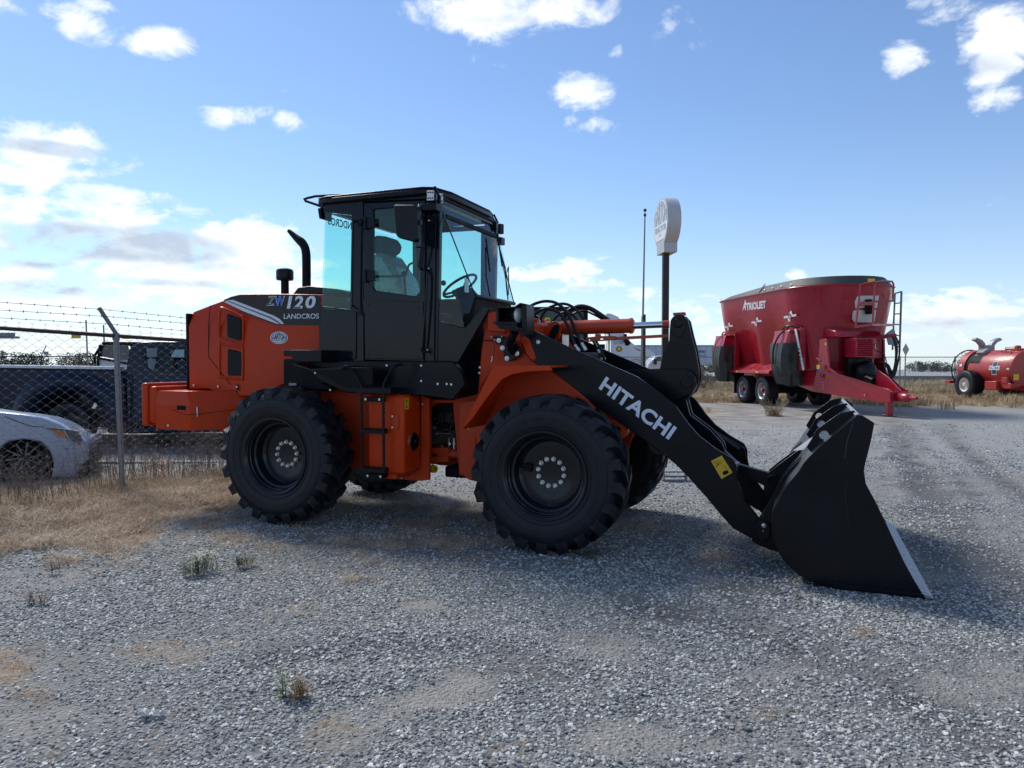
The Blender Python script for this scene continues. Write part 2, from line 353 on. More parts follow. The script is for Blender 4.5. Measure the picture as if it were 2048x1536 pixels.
# ================================================================= WHEEL LOADER
LD = Frame(-.6047, 7.612, .375)
loader = thing('wheel_loader', 'orange and black articulated wheel loader parked on gravel with its bucket lowered', 'wheel loader', LD.o, LD.yaw)
P = LD.poly
def plate(name, pts, v0, v1, mat, parent=None, bevel=.006, holes=None, raw=False, mir=False, r=0, ref=None):
    """plate between two side planes, outline given in photo pixels seen on plane ref (default v0)"""
    ref = v0 if ref is None else ref
    g = (lambda q: list(q)) if raw else (lambda q: P(q, ref))
    o = fil(g(pts), r) if r else g(pts)
    m = MB().prism(o, -v0, -v1, [g(h) for h in holes] if holes else None)
    if mir: return pair(m, name, mat, loader if parent is None else parent, bevel)[0]
    return m.build(name, mat, loader if parent is None else parent, bevel)
WB = 2.725 / 2; TR = .66; TV = .915; TW = .43
# ---------------------------------------------------------------- wheels
def tyre_mesh():
    m = MB(); h = TW / 2
    prof = [(.335, -h + .045), (.36, -h + .03), (.385, -h + .022), (.43, -h + .008), (.50, -h), (.555, -h + .008), (.592, -h + .03), (.607, -h + .06), (.612, -.1), (.613, 0)]
    prof = prof + [(r, -d) for r, d in reversed(prof[:-1])]
    m.lathe([(r, d) for r, d in prof], (0, 0, 0), (0, -1, 0), 66)      # d>0 = outwards (-y)
    N = 21
    # sections of one lug: (distance from the outer face, radius of foot, radius of top, angle shift in degrees, half width)
    sec = [(.012, .53, .548, -2.0, .034), (.006, .575, .606, -1.5, .040), (.028, .596, .655, -.6, .046), (.09, .60, .664, 2.5, .035), (.15, .60, .666, 7.0, .031), (.205, .60, .666, 12.5, .029), (.238, .60, .656, 15.5, .022)]
    for side in (1, -1):
        for k in range(N):
            base = 2 * math.pi * (k + (0 if side == 1 else .5)) / N; V = []
            for d, r0, r1, sh, hw in sec:
                y = -(h - d) * side
                for (rr, w) in ((r0, hw * 1.22), (r1, hw)):
                    for sgn in (-1, 1):
                        a = base + R(sh) + sgn * w / rr
                        V.append((rr * math.sin(a), y, rr * math.cos(a)))
            F = []; n = len(sec)
            for i in range(n - 1):
                a, b = i * 4, i * 4 + 4     # 0:foot-,1:foot+,2:top-,3:top+
                F += [(a + 2, a + 3, b + 3, b + 2), (a, a + 2, b + 2, b), (a + 3, a + 1, b + 1, b + 3)]
            F += [(0, 1, 3, 2), ((n - 1) * 4, (n - 1) * 4 + 2, (n - 1) * 4 + 3, (n - 1) * 4 + 1)]
            if side == -1: F = [tuple(reversed(f)) for f in F]
            m.add(V, F)
    # thin moulded rings on the side wall
    for s in (1, -1):
        for rr in (.405, .47, .545): m.lathe([(rr - .004, s * (h - .012)), (rr, s * (h + .003 - abs(rr - .5) * .12)), (rr + .004, s * (h - .012))], (0, 0, 0), (0, -1, 0), 66)
    return m.mesh('tyre', RUBBER, 40)
TYRE = tyre_mesh()
def rim_mesh():
    m = MB(); h = TW / 2
    pr = [(.0, .0), (.19, .0), (.20, .004), (.262, .002), (.275, .012), (.285, .02), (.292, .06), (.300, .10), (.318, .108), (.322, .15), (.330, .158), (.336, .182), (.345, .19), (.352, .205), (.358, .206), (.366, .196), (.372, .196), (.376, .204), (.371, .214), (.358, .214), (.345, .205)]
    m.lathe([(r, d - .012) for r, d in pr], (0, 0, 0), (0, -1, 0), 56)
    m.lathe([(.32, -.19), (.32, -.02), (.27, .0)], (0, 0, 0), (0, -1, 0), 40)
    return m.mesh('wheel', RIMP, 28)
RIMM = rim_mesh()
bm_ = MB().lathe([(.0215, -.012), (.0215, -.001), (.0205, .0), (.0165, .001)], (0, 0, 0), (0, -1, 0), 14).lathe([(.0175, -.0), (.0175, .015), (.013, .018), (.0, .018)], (0, 0, 0), (0, -1, 0), 6)
BOLT = bm_.mesh('wheel_bolt', ZINC, 30)
for i, (u, v, a, dz) in enumerate(((WB, TV, 11, 0), (-WB, TV, -4, .035), (WB, -TV, 0, 0), (-WB, -TV, 3, .035))):
    w = ob('wheel', RIMM, loader); w.location = (u, -v, TR + dz - .008); far = v < 0
    w.rotation_euler = (0, R(a), math.pi if far else 0)
    ob('tyre', TYRE, w)
    if not far:
        for k in range(12):
            b = ob('wheel_bolt', BOLT, w); t = 2 * math.pi * k / 12; b.location = (.117 * math.cos(t), .002, .117 * math.sin(t)); b.rotation_euler = (0, rng.uniform(0, 3), 0)
        if u > 0:
            mv = MB().box((-.235, -.035, -.03), (-.165, .012, .03)); mv.tube([(-.215, -.045, 0), (-.30, -.05, .0)], .006, 6); mv.build('valve_bracket', BLACKM, w, .004)
# axles
for u, dz in ((WB, 0), (-WB, .035)):
    MB().lathe([(.09, -.75), (.12, -.62), (.12, -.5), (.085, -.45), (.09, -.25), (.2, -.14), (.22, 0), (.2, .14), (.09, .25), (.085, .45), (.12, .5), (.12, .62), (.09, .75)], (u, 0, TR + dz), (0, 1, 0), 20).build('axle', BLACKM, loader)

# ---------------------------------------------------------------- rear body
# counterweight
cwz0, cwz1 = .88, 1.285
a0 = LD.v(311, 857, .95)[0]; a1 = LD.v(382, 857, .95)[0]
m = MB()   # box with chamfered front corners, plan outline extruded
def plan(pts, z0, z1): return [(x, y, z0) for x, y in pts], [(x, y, z1) for x, y in pts]
def planprism(m, pts, z0, z1, top=None):
    lo = [(x, y, z0) for x, y in pts]; hi = [(x, y, z1) for x, y in (top or pts)]; n = len(pts)
    return m.add(lo + hi, [tuple(range(n))[::-1], tuple(n + i for i in range(n))] + [(i, (i + 1) % n, n + (i + 1) % n, n + i) for i in range(n)])
q = [(a0, -.95), (a1, -.95), (a1 + .42, -.56), (a1 + .42, .56), (a1, .95), (a0, .95)]
qt = [(a0, -.93), (a1 - .07, -.93), (a1 + .38, -.53), (a1 + .38, .53), (a1 - .07, .93), (a0, .93)]
planprism(m, q, cwz0, 1.14); planprism(m, [(x, y) for x, y in q], 1.14, cwz1, qt)
cw = m.build('counterweight', ORANGE, loader, .008, fix=True)
r0 = LD.v(279, 850, .98)[0]; r1 = LD.v(294, 850, .98)[0]; zs0 = LD.v(285, 852, .98)[1]; zs1 = LD.v(285, 766, .98)[1]
planprism(MB(), [(r0, -.90), (r0 + .03, -.98), (r1, -.98), (r1, .98), (r0 + .03, .98), (r0, .90)], zs0, zs1).build('counterweight_slab', ORANGE, loader, .022, fix=True, seg=4)
planprism(MB(), [(r1 - .01, -.955), (a0 + .01, -.955), (a0 + .01, .955), (r1 - .01, .955)], zs0 + .03, zs1 - .035).build('counterweight_joint', ORANGE, loader, .03, seg=3)
MB().box((a0 + .30, -.952, 1.09), (a0 + .42, -.94, 1.135)).build('slot', INK, cw, 0)
for px, py, v in ((337, 851, .951), (437, 773, .63), (388, 771, .66)):
    p = LD.pv(px, py, v); MB().lathe([(.014, 0), (.014, .008), (.009, .012), (0, .012)], p, (0, -1, 0), 8).build('bolt', ZINC, cw)
p = LD.hit(399, 823, (a1, -.955, 1), (.39, -.42, 0)); MB().tube([p + Vector((-.012, -.02, .05)), p + Vector((0, -.03, 0)), p + Vector((-.008, -.02, -.05))], .008, 6).build('latch', ZINC, cw)
# seam of the lid
m = MB(); s0 = LD.hit(344, 819, (0, -.9515, 0), (0, 1, 0)); s1 = LD.hit(370, 829, (0, -.9515, 0), (0, 1, 0)); s2 = LD.hit(382, 830, (0, -.9515, 0), (0, 1, 0)); m.tube([s0, s1, s2, s2 + Vector((.4, .38, .06))], .0025, 5); m.build('lid_seam', INK, cw)
# hood: stations (photo x, bottom, crease, top)
HV, HVT = .62, .545
st = [(378, 778, 647, 624), (417, 778, 646, 609), (440, 786, 646, 601), (463, 792, 646, 592.5), (480, 792, 646, 588.5), (512, 792, 648, 588), (564, 770, 652, 588), (600, 753, 657, 588.5), (640, 735, 663, 589)]
m = MB(); rings = []
zc_ = sum(LD.v(x, c, HV)[1] for x, b, c, t in st) / len(st)
for x, b, c, t in st:
    u, zb = LD.v(x, b, HV); ut, zt = LD.v(x, t, HVT)
    rings.append([(u, -HV + .0, zb), (u, -HV, zc_ if zt > zc_ + .03 else zt - .03), (u, -HVT, zt), (u, HVT, zt), (u, HV, zc_ if zt > zc_ + .03 else zt - .03), (u, HV, zb)])
hood = m.loft(rings).build('engine_hood', ORANGE, loader, .012, fix=True, seg=3)
HN = Vector((0, -(rings[-1][2][2] - zc_), (HV - HVT) * 1.0)).normalized(); HP = Vector((0, -HV, zc_))
def hh(px, py):                                  # point on the hood flank, above or below the crease
    q = LD.pv(px, py, HV)
    if q.z <= zc_: return q
    n = Vector((0, -(rings[-1][2][2] - zc_), -(HV - HVT))).normalized(); return LD.hit(px, py, HP, n)
MB().box((rings[0][0][0] - .035, -HV - .004, rings[0][0][2] - .01), (rings[0][0][0] - .002, HV + .004, rings[0][2][2] - .02)).build('radiator_frame', BLACKM, hood, .01)
# black upper flank panel with the model lettering
def skin(name, pts, mat, parent, lift, holes=None, thick=.003):
    """thin sheet following the flank: every point projected to the surface"""
    Pn = [hh(*p) for p in pts]; off = Vector((0, -1, .1)).normalized() * lift
    n = len(Pn); V = [p + off for p in Pn] + [p + off - Vector((0, -thick, 0)) for p in Pn]
    F = [tuple(range(n)), tuple(n + i for i in reversed(range(n)))] + [((i + 1) % n, i, n + i, n + (i + 1) % n) for i in range(n)]
    return MB().add(V, F).build(name, mat, parent, ang=None)
DECAL = pm('dark_slate_decal', (.016, .024, .034), .3, coat=.3, var=.04)
skin('decal_panel', [(447, 600.5), (463, 593.5), (480, 589.5), (512, 589), (600, 589.6), (636, 590), (641, 594), (641, 651), (553, 650), (540, 645.5), (487, 625)], DECAL, hood, .004)
skin('trim_strip', [(449, 604), (457, 600.5), (467, 600), (547, 631), (560, 638), (569, 648), (555, 648), (540, 642.5), (487, 622.5)], SILVL, hood, .0065)
skin('trim_groove', [(455, 602.4), (458, 602), (543, 634.5), (556, 642), (563, 648), (560, 648), (541, 637)], pm('trim_shadow_grey', (.12, .15, .2), .4), hood, .008)
def flank_text(txt, bl, br, tl, mat, bold=0, lift=.011, spacing=1, name='lettering', shear=0):
    a, b, c = hh(*bl), hh(*br), hh(*tl); up = c - a; c = a + up + (b - a).normalized() * shear
    n = Vector((0, -1, .12)).normalized() * lift
    return lettering(name, txt, a + n, b + n, c + n, mat, hood, bold, spacing, lift=.0005)
flank_text('LANDCROS', (569, 638), (639, 637.5), (569, 628), SILVL, .012)
sh = .030
flank_text('1', (575, 617.6), (581.5, 617.6), (575, 592), SILVL, .035, shear=sh)
flank_text('2', (588, 617.4), (606, 617.4), (588, 592), SILVL, .035, shear=sh); flank_text('0', (610, 617.2), (630, 617.2), (610, 592), SILVL, .035, shear=sh)
GREYL = pm('lettering_shade_grey', (.10, .13, .18), .4)
flank_text('_', (589, 617), (603, 617), (589, 614), GREYL, .0, shear=.004, lift=.0125)
flank_text('Z', (534, 611.8), (549.5, 611.8), (534, 592.5), SILVL, .03, shear=sh * .8, lift=.011); flank_text('Z', (535.5, 610.8), (548.0, 610.8), (535.5, 593.8), INK, -.012, shear=sh * .8, lift=.013)
flank_text('W', (550.5, 611.8), (570, 611.6), (550.5, 592.5), SILVL, .05, shear=sh * .3, lift=.011); flank_text('W', (552, 610.8), (568.6, 610.7), (552, 593.6), BLUE2, .015, shear=sh * .3, lift=.013)
def quad(name, pts, mat, parent, lift=.009):
    off = Vector((0, -1, .12)).normalized() * lift; return MB().add([hh(*p) + off for p in pts], [tuple(range(len(pts)))]).build(name, mat, parent, ang=None)
quad('lettering_accent', [(559, 593.5), (563.5, 593.5), (559.5, 610.5), (555, 610.5)], BLUE1, hood, .0145)
# dealer sticker
cx, cy = 558.5, 675.5
def oval(rx, ry, n=28, lift=.003, mat=WHITE, name='sticker'):
    off = Vector((0, -lift, 0)); return MB().add([hh(cx + rx * math.cos(2 * math.pi * k / n), cy - ry * math.sin(2 * math.pi * k / n)) + off for k in range(n)][::1], [tuple(range(n))]).build(name, mat, hood, ang=None)
oval(17.6, 12.4); oval(16.2, 11.0, lift=.004, mat=NAVY, name='sticker_ring'); oval(14.8, 9.8, lift=.005, mat=WHITE, name='sticker_centre')
arch = lambda a, b: (a, (b - .0) * (1 - .55 * (2 * a - 1) ** 2))
o_ = Vector((0, -.006, 0)); lettering('lettering', 'GARTON', hh(545, 679) + o_, hh(572, 679) + o_, hh(545, 666.5) + o_, NAVY, hood, .03, warp=arch)
lettering('lettering', 'TRACTOR', hh(549, 682) + o_, hh(568, 682) + o_, hh(549, 679.5) + o_, NAVY, hood, .02)
# panel seams
def seam(name, pts, r=.003, parent=hood, mat=INK): return MB().tube([hh(*p) + Vector((0, -.001, 0)) for p in pts], r, 5).build(name, mat, parent)
seam('panel_gap', [(421, 611), (419, 630), (417.5, 646), (417, 700), (417.5, 714), (478, 790)], .004)
# vents: recessed frames with honeycomb grilles
for (fr, gr) in (([(441, 622), (450, 617), (484, 632), (486.5, 636), (486.5, 684), (481, 689), (446, 676), (440, 671)], [(455, 629), (458, 627.5), (482, 638), (484, 641), (484, 678), (481, 682), (457, 674.5), (455, 671.5)]),
                 ([(440, 690), (447, 689), (481, 696), (486, 701), (486, 754), (482, 758), (444, 754), (440, 750)], [(456, 700), (459, 698), (481, 703), (484, 706), (484, 749), (481, 752), (459, 751), (456, 748)])):
    Fp = [hh(*p) for p in fr]; m = MB()
    pts = catmull([p + Vector((0, -.006, 0)) for p in Fp], 4, True); m.tube([p for p in pts], .012, 8, closed=True); vf = m.build('vent_surround', ORANGE, hood)
    g = [hh(*p) for p in gr]; off = Vector((0, -.004, 0)); n = len(g)
    MB().add([p + off for p in g], [tuple(range(n))]).build('vent_backing', INK, hood, ang=None)
    zs = [p.z for p in g]; us = [p.x for p in g]; m = MB(); rr = .0125; row = 0; z = min(zs) + .01
    while z < max(zs) - .004:
        u = min(us) + .008 + (rr * .9 if row % 2 else 0)
        while u < max(us) - .006:
            f = (u - us[0]) / (max(us) - min(us)); 
            if True:
                V = [(u + .0098 * math.cos(R(60 * k + 30)), g[0].y - .006, z + .0098 * math.sin(R(60 * k + 30))) for k in range(6)] + [(u + .0074 * math.cos(R(60 * k + 30)), g[0].y - .006, z + .0074 * math.sin(R(60 * k + 30))) for k in range(6)]
                ztop = LD.hit(*((gr[1][0] + (gr[2][0] - gr[1][0]) * min(max(f, 0), 1)), gr[1][1] + (gr[2][1] - gr[1][1]) * min(max(f, 0), 1)), (0, -HV, 0), (0, 1, 0)).z
                if z < ztop - .012: m.add(V, [(k, (k + 1) % 6, 6 + (k + 1) % 6, 6 + k) for k in range(6)])
            u += rr * 1.8
        z += rr * 1.55; row += 1
    m.build('vent_grille', MATS.get('grille_grey') or pm('grille_grey', (.035, .038, .042), .4), hood, ang=None)
p = LD.v(462, 768, HV); m = MB(); m.box((p[0], -HV - .012, p[1] - .07), (p[0] + .12, -HV + .01, p[1])); m.build('door_latch', ORANGE_D, hood, .008)
m = MB(); m.box((p[0] + .085, -HV - .0135, p[1] - .062), (p[0] + .115, -HV, p[1] - .006)); m.build('latch_recess', INK, hood); q_ = LD.pv(474, 774, HV + .015); MB().lathe([(.012, 0), (.012, .006), (0, .008)], q_, (0, -1, 0), 8).build('bolt', ZINC, hood)
# exhaust and pre-cleaner
def LZ(px, py, v): u, z = LD.v(px, py, v); return Vector((u, -v, z))
m = MB(); path = catmull([LZ(613, 590, .12), LZ(613, 540, .12), LZ(612, 505, .12), LZ(606, 488, .12), LZ(592, 475, .12), LZ(577, 461, .12)], 5)
rr = [.047] * len(path); k = len(path); rr = [.047 if i < k - 9 else .047 - .028 * (i - (k - 9)) / 8 for i in range(k)]
m.tube(path, rr, 16); m.lathe([(.058, -.02), (.058, .06), (.048, .065)], LZ(613, 588, .12), (0, 0, 1), 16); m.build('exhaust_pipe', BLACKM, loader)
c = LZ(570, 588, .12); zt = LZ(570, 537, .12).z; m = MB(); m.cyl(c - Vector((0, 0, .03)), (c.x, c.y, zt - .11), .043); m.build('intake_pipe', BLACKM, loader)
m = MB(); m.lathe([(.0, .0), (.05, .0), (.085, -.012), (.094, -.035), (.094, -.11), (.088, -.128), (.06, -.132), (.0, -.13)], (c.x, c.y, zt), (0, 0, 1), 24); m.build('air_precleaner', PLAST, loader)
m = MB(); u0 = LD.v(607, 588, .3)[0]; zz = LD.v(610, 590, .3)[1]; m.prism([(u0, zz - .02), (u0 + .08, zz + .06), (u0 + .22, zz + .07), (u0 + .55, zz + .03), (u0 + .75, zz - .02)], -.5, .5); m.build('hood_cover', BLACK, hood, .012)

# ---------------------------------------------------------------- rear chassis
plate('rear_frame', [(430, 790), (700, 770), (858, 792), (858, 905), (853, 960), (790, 955), (700, 935), (600, 900), (520, 880), (462, 876), (430, 856)], .50, .44, ORANGE_D, mir=True)
MB().box((-2.5, -.44, .75), (-.05, .44, 1.3)).build('engine_block', BLACKM, loader, .02)
plate('frame_plate', [(842, 790), (858, 797), (858, 960), (842, 962), (792, 958), (792, 950), (840, 935)], .62, .58, ORANGE_D, mir=True)
plate('cab_mount', [(858, 798), (905, 800), (905, 806), (870, 806), (858, 815)], .5, .3, ORANGE_D)
# fuel tank with rounded edges
tv = .95; tu0 = LD.v(735, 860, tv)[0]; tu1 = LD.v(808, 860, tv)[0]; tz0 = LD.v(770, 948, tv)[1]; tz1 = LD.v(770, 790, tv)[1]
tank = MB().box((tu0, -tv, tz0), (tu1, -.62, tz1)).build('fuel_tank', ORANGE, loader, .035, seg=4)
MB().box((tu0 + .02, -tv + .03, tz0 - .05), (tu1 - .1, -.66, tz0)).build('tank_foot', ORANGE_D, tank, .01)
p = LD.u(827, 883, tu1); m = MB(); m.lathe([(.088, -.01), (.088, .012), (.078, .014)], p, (1, 0, 0), 28); m.build('filler_ring', CHROME, tank)
m = MB(); m.lathe([(.079, 0), (.079, .018), (.03, .02), (.025, .04), (0, .04)], p, (1, 0, 0), 28)
for k in range(6): t = R(60 * k + 20); m.lathe([(.008, .018), (.008, .028), (0, .028)], p + Vector((0, .062 * math.cos(t), .062 * math.sin(t))), (1, 0, 0), 6)
m.build('filler_cover', BLACK, tank)
for px0, py0, px1, py1 in ((809, 796, 818, 806), (809, 808, 818, 818)):
    a = LD.u(px0, py0, tu1 + .0015); b = LD.u(px1, py1, tu1 + .0015); MB().add([(a.x, a.y, b.z), (a.x, b.y, b.z), (a.x, b.y, a.z), (a.x, a.y, a.z)], [(0, 1, 2, 3)]).build('warning_sticker', YEL, tank, ang=None)
    MB().add([(a.x + .001, a.y * .75 + b.y * .25, b.z * .7 + a.z * .3), (a.x + .001, a.y * .35 + b.y * .65, b.z * .7 + a.z * .3), (a.x + .001, (a.y + b.y) / 2, a.z * .85 + b.z * .15)], [(0, 1, 2)]).build('pictogram', INK, tank, ang=None)
a = LD.v(787, 829, tv); b = LD.v(794, 858, tv); m = MB().box((a[0] - .01, -tv - .012, b[1]), (b[0] + .02, -tv + .01, a[1])); m.build('tank_bracket', ORANGE_D, tank, .006)
for px, py in ((785, 833), (785, 855), (803, 955), (845, 808)): q_ = LD.pv(px, py, tv + .012 if py < 900 and px < 800 else .64); MB().lathe([(.011, 0), (.011, .008), (0, .009)], q_, (0, -1, 0), 8).build('bolt', ZINC, tank)
# ladder
LV = 1.03
lad = MB()
def tp(pts, v, r, n=8, m=None): m = m or MB(); return m.tube(catmull([LZ(a, b, vv) for a, b, vv in [(p + (v,) if len(p) == 2 else p) for p in pts]], 4), r, n)
tp([(682, 738), (691, 733), (700, 737), (711, 752), (721, 770), (722.5, 780), (723, 860), (725, 946)], LV, .012, m=lad)
tp([(806, 729, .9), (795, 730, .95), (785, 737), (775, 754), (768, 768), (766.5, 780), (767, 860), (768, 946)], LV, .013, m=lad)
ladder = lad.build('access_ladder', BLACK, loader)
for y0, y1, x0, x1 in ((774, 786, 712, 782), (857, 866, 722, 766), (934, 944, 722, 768)):
    u0, z1 = LD.v(x0, y0, LV); u1, _ = LD.v(x1, y0, LV); z0 = LD.v(x0, y1, LV)[1]; m = MB().box((u0, -LV - .01, z0), (u1, -LV + .13, z1 - .008)); n = int((u1 - u0) / .022)
    for k in range(n): x = u0 + (k + .5) * (u1 - u0) / n; m.box((x - .006, -LV - .009, z1 - .008), (x + .006, -LV + .12, z1))
    m.build('step', BLACK, ladder, .002)
for (x0, x1, y) in ((733, 768, 798), (737, 770, 950)):
    u0, z = LD.v(x0, y, .98); u1, _ = LD.v(x1, y, .98); MB().box((u0, -1.02, z - .02), (u1, -.93, z + .02)).build('ladder_bracket', BLACKM, ladder, .004)
    for x in (u0 + .02, u1 - .02): MB().lathe([(.012, 0), (.012, .01), (0, .011)], (x, -1.02, z), (0, -1, 0), 8).build('bolt', ZINC, ladder)

# ---------------------------------------------------------------- articulation area between the frames
plate('front_frame', [(905, 800), (938, 792), (950, 790), (1000, 740), (1075, 740), (1230, 850), (1200, 955), (965, 962), (918, 950)], .50, .44, ORANGE_D, mir=True)
plate('frame_column', [(918, 805), (950, 800), (952, 962), (938, 960), (918, 945)], .62, .50, ORANGE_D, mir=True)
plate('hinge_lug', [(852, 897), (895, 895), (898, 900), (897, 906), (852, 908)], .42, .2, ORANGE_D); plate('hinge_lug', [(852, 914), (895, 912), (897, 918), (895, 924), (852, 926)], .42, .2, ORANGE_D)
MB().cyl(LZ(878, 907, .36), LZ(935, 908, .36), .045).build('steering_cylinder', CYLOR, loader); MB().cyl(LZ(874, 907, .36), LZ(902, 907, .36), .028).build('steering_rod', CHROME, loader)
MB().lathe([(.035, 0), (.04, .03), (.035, .06), (.02, .06)], LZ(862, 937, .42), (1, -.3, 0), 16).build('yellow_cap', YEL, loader)
for q_ in (((-.02, -.40, 1.1), (.60, .40, 1.6)), ((.05, -.3, .45), (.5, .3, .56))): MB().box(*q_).build('centre_hinge', BLACKM, loader, .02)
m = MB()
for pts, v in (([(900, 905), (900, 870), (905, 835), (915, 815), (905, 805)], .34), ([(908, 905), (909, 870), (917, 840), (912, 815), (895, 803)], .3), ([(880, 815), (905, 822), (915, 850), (908, 890)], .25), ([(865, 850), (885, 845), (900, 850), (925, 848)], .1), ([(865, 856), (885, 853), (905, 857), (925, 855)], .12), ([(866, 880), (875, 860), (885, 840), (880, 815)], .2), ([(870, 890), (885, 870), (905, 860), (920, 830)], .02)): tp(pts, v, .013, m=m)
m.build('hydraulic_hoses', HOSE, loader)
m = MB()
for px in (899, 908): m.cyl(LZ(px, 902, .34), LZ(px, 876, .34), .013); m.cyl(LZ(px, 890, .34), LZ(px, 885, .34), .018, n=6)
m.cyl(LZ(873, 867, .36), LZ(898, 867, .36), .007); m.ball(LZ(873, 867, .36), .014); m.ball(LZ(884, 893, .4), .016, 6, 4); m.box(LZ(865, 852, .4), LZ(872, 858, .38))
for q_ in ((870, 838), (876, 846), (868, 885)): m.ball(LZ(q_[0], q_[1], .35), .009, 6, 4)
m.build('hose_fitting', ZINC, loader)['kind'] = 'stuff'

# ---------------------------------------------------------------- platform below the cab
plate('cab_platform', [(600, 727), (640, 723), (905, 723), (920, 740), (930, 770), (905, 800), (850, 792), (808, 790), (760, 790), (690, 785), (640, 762), (615, 740)], .80, .72, BLACK, bevel=.01)
MB().box((-1.1, -.73, 1.36), (.35, .73, 1.60)).build('cab_floor_box', BLACKM, loader, .02)
plate('rear_step', [(566, 700), (642, 700), (642, 724), (594, 724), (581, 713), (567, 712)], .98, .66, BLACK, bevel=.006)
m = MB(); A = [LZ(587, 727, 1.0), LZ(622, 738, 1.0), LZ(692, 734, 1.0)]; B = [p + Vector((-.02, .3, .02)) for p in A]
m.loft([[a, b, b + Vector((0, 0, -.02)), a + Vector((0, 0, -.02))] for a, b in zip(A, B)]); m.build('fender_top', CABP, loader, .004)
plate('rear_fender', [(622, 738), (692, 735), (745, 735), (745, 770), (690, 775), (655, 756)], 1.0, .96, BLACKM)
for px, py in ((631, 746), (661, 780), (774, 731), (843, 731), (843, 762), (876, 768), (894, 768), (903, 769), (960, 735), (959, 746)): MB().lathe([(.011, 0), (.011, .008), (0, .009)], LZ(px, py, .802 if px < 950 else .6), (0, -1, 0), 8).build('bolt', ZINC, loader)
m = MB(); a = LZ(595, 757, .7); b = LZ(603, 772, .7); m.box(a, b + Vector((0, -.004, 0))); m.build('warning_sticker', YEL, loader)
m = MB(); a = LZ(578, 766, .72); b = LZ(593, 771, .72); m.box(a, b + Vector((0, -.004, 0))); m.build('data_plate', PRIMER, loader)
MB().box((LD.v(560, 0, .7)[0], -.71, 1.30), (-1.0, -.60, 1.62)).build('side_tank', BLACKM, loader, .02)

# ================================================================= CAB
CV = .70
frame_out = [(651, 393), (866, 380), (880, 393), (876, 642), (875, 726), (640, 724), (643, 612), (700, 619), (703, 430), (650, 424)]
door_hole = [(726, 403), (853, 397), (851, 725), (727, 722)]
def side(v0, v1, mirror):
    m = MB().prism(P(frame_out, CV), -v0, -v1, [P(door_hole, CV)]); return m
cabf = side(.70, .64, 0).mir()
# cross members
zr = 3.16
cabf.box((-1.10, -.66, 3.07), (-1.04, .66, 3.14)); cabf.box((-1.16, -.66, 1.6), (-1.08, .66, 1.98)); cabf.box((.12, -.64, 3.07), (.19, .64, 3.14)); cabf.box((-.81, .62, 1.6), (-.75, .70, 3.1))
cabf.prism(P([(876.5, 642), (930, 657), (966, 612), (979, 616), (914, 728), (875.5, 726)], CV), -.70, -.64); cabf.prism(P([(876.5, 642), (930, 657), (966, 612), (979, 616), (914, 728), (875.5, 726)], CV), .64, .70)
cab = cabf.build('cab_frame', CABP, loader, .012)
m = MB()
roof = [(-1.13, -.70), (-1.0, -.75), (.05, -.75), (.16, -.70), (.22, -.45), (.22, .45), (.16, .70), (.05, .75), (-1.0, .75), (-1.13, .70)]
planprism(m, roof, 3.135, 3.185, roof); planprism(m, roof, 3.186, 3.205, roof); m.build('roof', BLACK, cab, .01, fix=True)
MB().box((-1.06, -.62, 3.09), (.12, .62, 3.13)).build('headliner', BLACKM, cab)
# glass
def pane(name, pts, v, mat, parent=cab, th=.005):
    return MB().prism(P(pts, v), -v, -v + th).build(name, mat, parent, ang=None)
pane('rear_side_glass', [(650, 424), (704, 430), (701, 619), (643, 612)], .695, TGLASS)
g = P([(650, 424), (704, 430), (701, 619), (643, 612)], .695); MB().prism(g, .690, .695).build('rear_side_glass', TGLASS, cab, ang=None)
MB().add([(-1.10, -.66, 1.98), (-1.10, .66, 1.98), (-1.07, .66, 3.03), (-1.07, -.66, 3.03)], [(0, 1, 2, 3)]).build('rear_glass', TGLASS, cab, ang=None)
WTN, WTF, WBF, WBN = LZ(883, 398, .66), LZ(977, 442, -.66), LZ(1012, 594, -.5), LZ(969, 607, .5)
q_ = (WTN.x + WTF.x) / 2; zt_ = (WTN.z + WTF.z) / 2; ub = (WBF.x + WBN.x) / 2; zb_ = (WBF.z + WBN.z) / 2
W4 = [Vector((q_, -.66, zt_)), Vector((q_, .66, zt_)), Vector((ub, .5, zb_)), Vector((ub, -.5, zb_))]
WU = W4[0] * .86 + W4[3] * .14
MB().add(W4, [(0, 1, 2, 3)]).build('windshield', CGLASS, cab, ang=None)
for sg in (1, -1):
    A = [LZ(878, 396, .685), LZ(875, 642, .685), LZ(929, 656, .60), Vector((ub, -.5, zb_)), Vector((q_, -.66, zt_))]
    A = [Vector((p.x, p.y * sg, p.z)) for p in A]
    MB().add(A, [(0, 1, 2), (0, 2, 3), (0, 3, 4)] if sg > 0 else [(0, 2, 1), (0, 3, 2), (0, 4, 3)]).build('quarter_glass', TGLASS, cab, ang=None)
    MB().tube([A[3], A[4]], .006, 6).build('glass_edge', BLACKM, cab)
MB().tube([W4[3], W4[2]], .02, 8).build('windshield_bar', BLACK, cab); MB().tube([W4[0], W4[1]], .02, 8).build('windshield_bar', BLACK, cab)
m = MB().prism([(.10, 1.55), (.36, 1.55), (ub - .01, zb_ + .01), (ub - .10, zb_ + .0), (.14, 1.96)], -.46, .46); m.build('front_cowl', BLACKM, cab, .01)
# mirrored maker's name across the rear glass
lettering('lettering', 'LANDCROS', LD.u(716, 462, -1.082), LD.u(656, 449, -1.082), LD.u(716, 447, -1.082), pm('teal_print', (.01, .06, .07), .5), cab, .02)
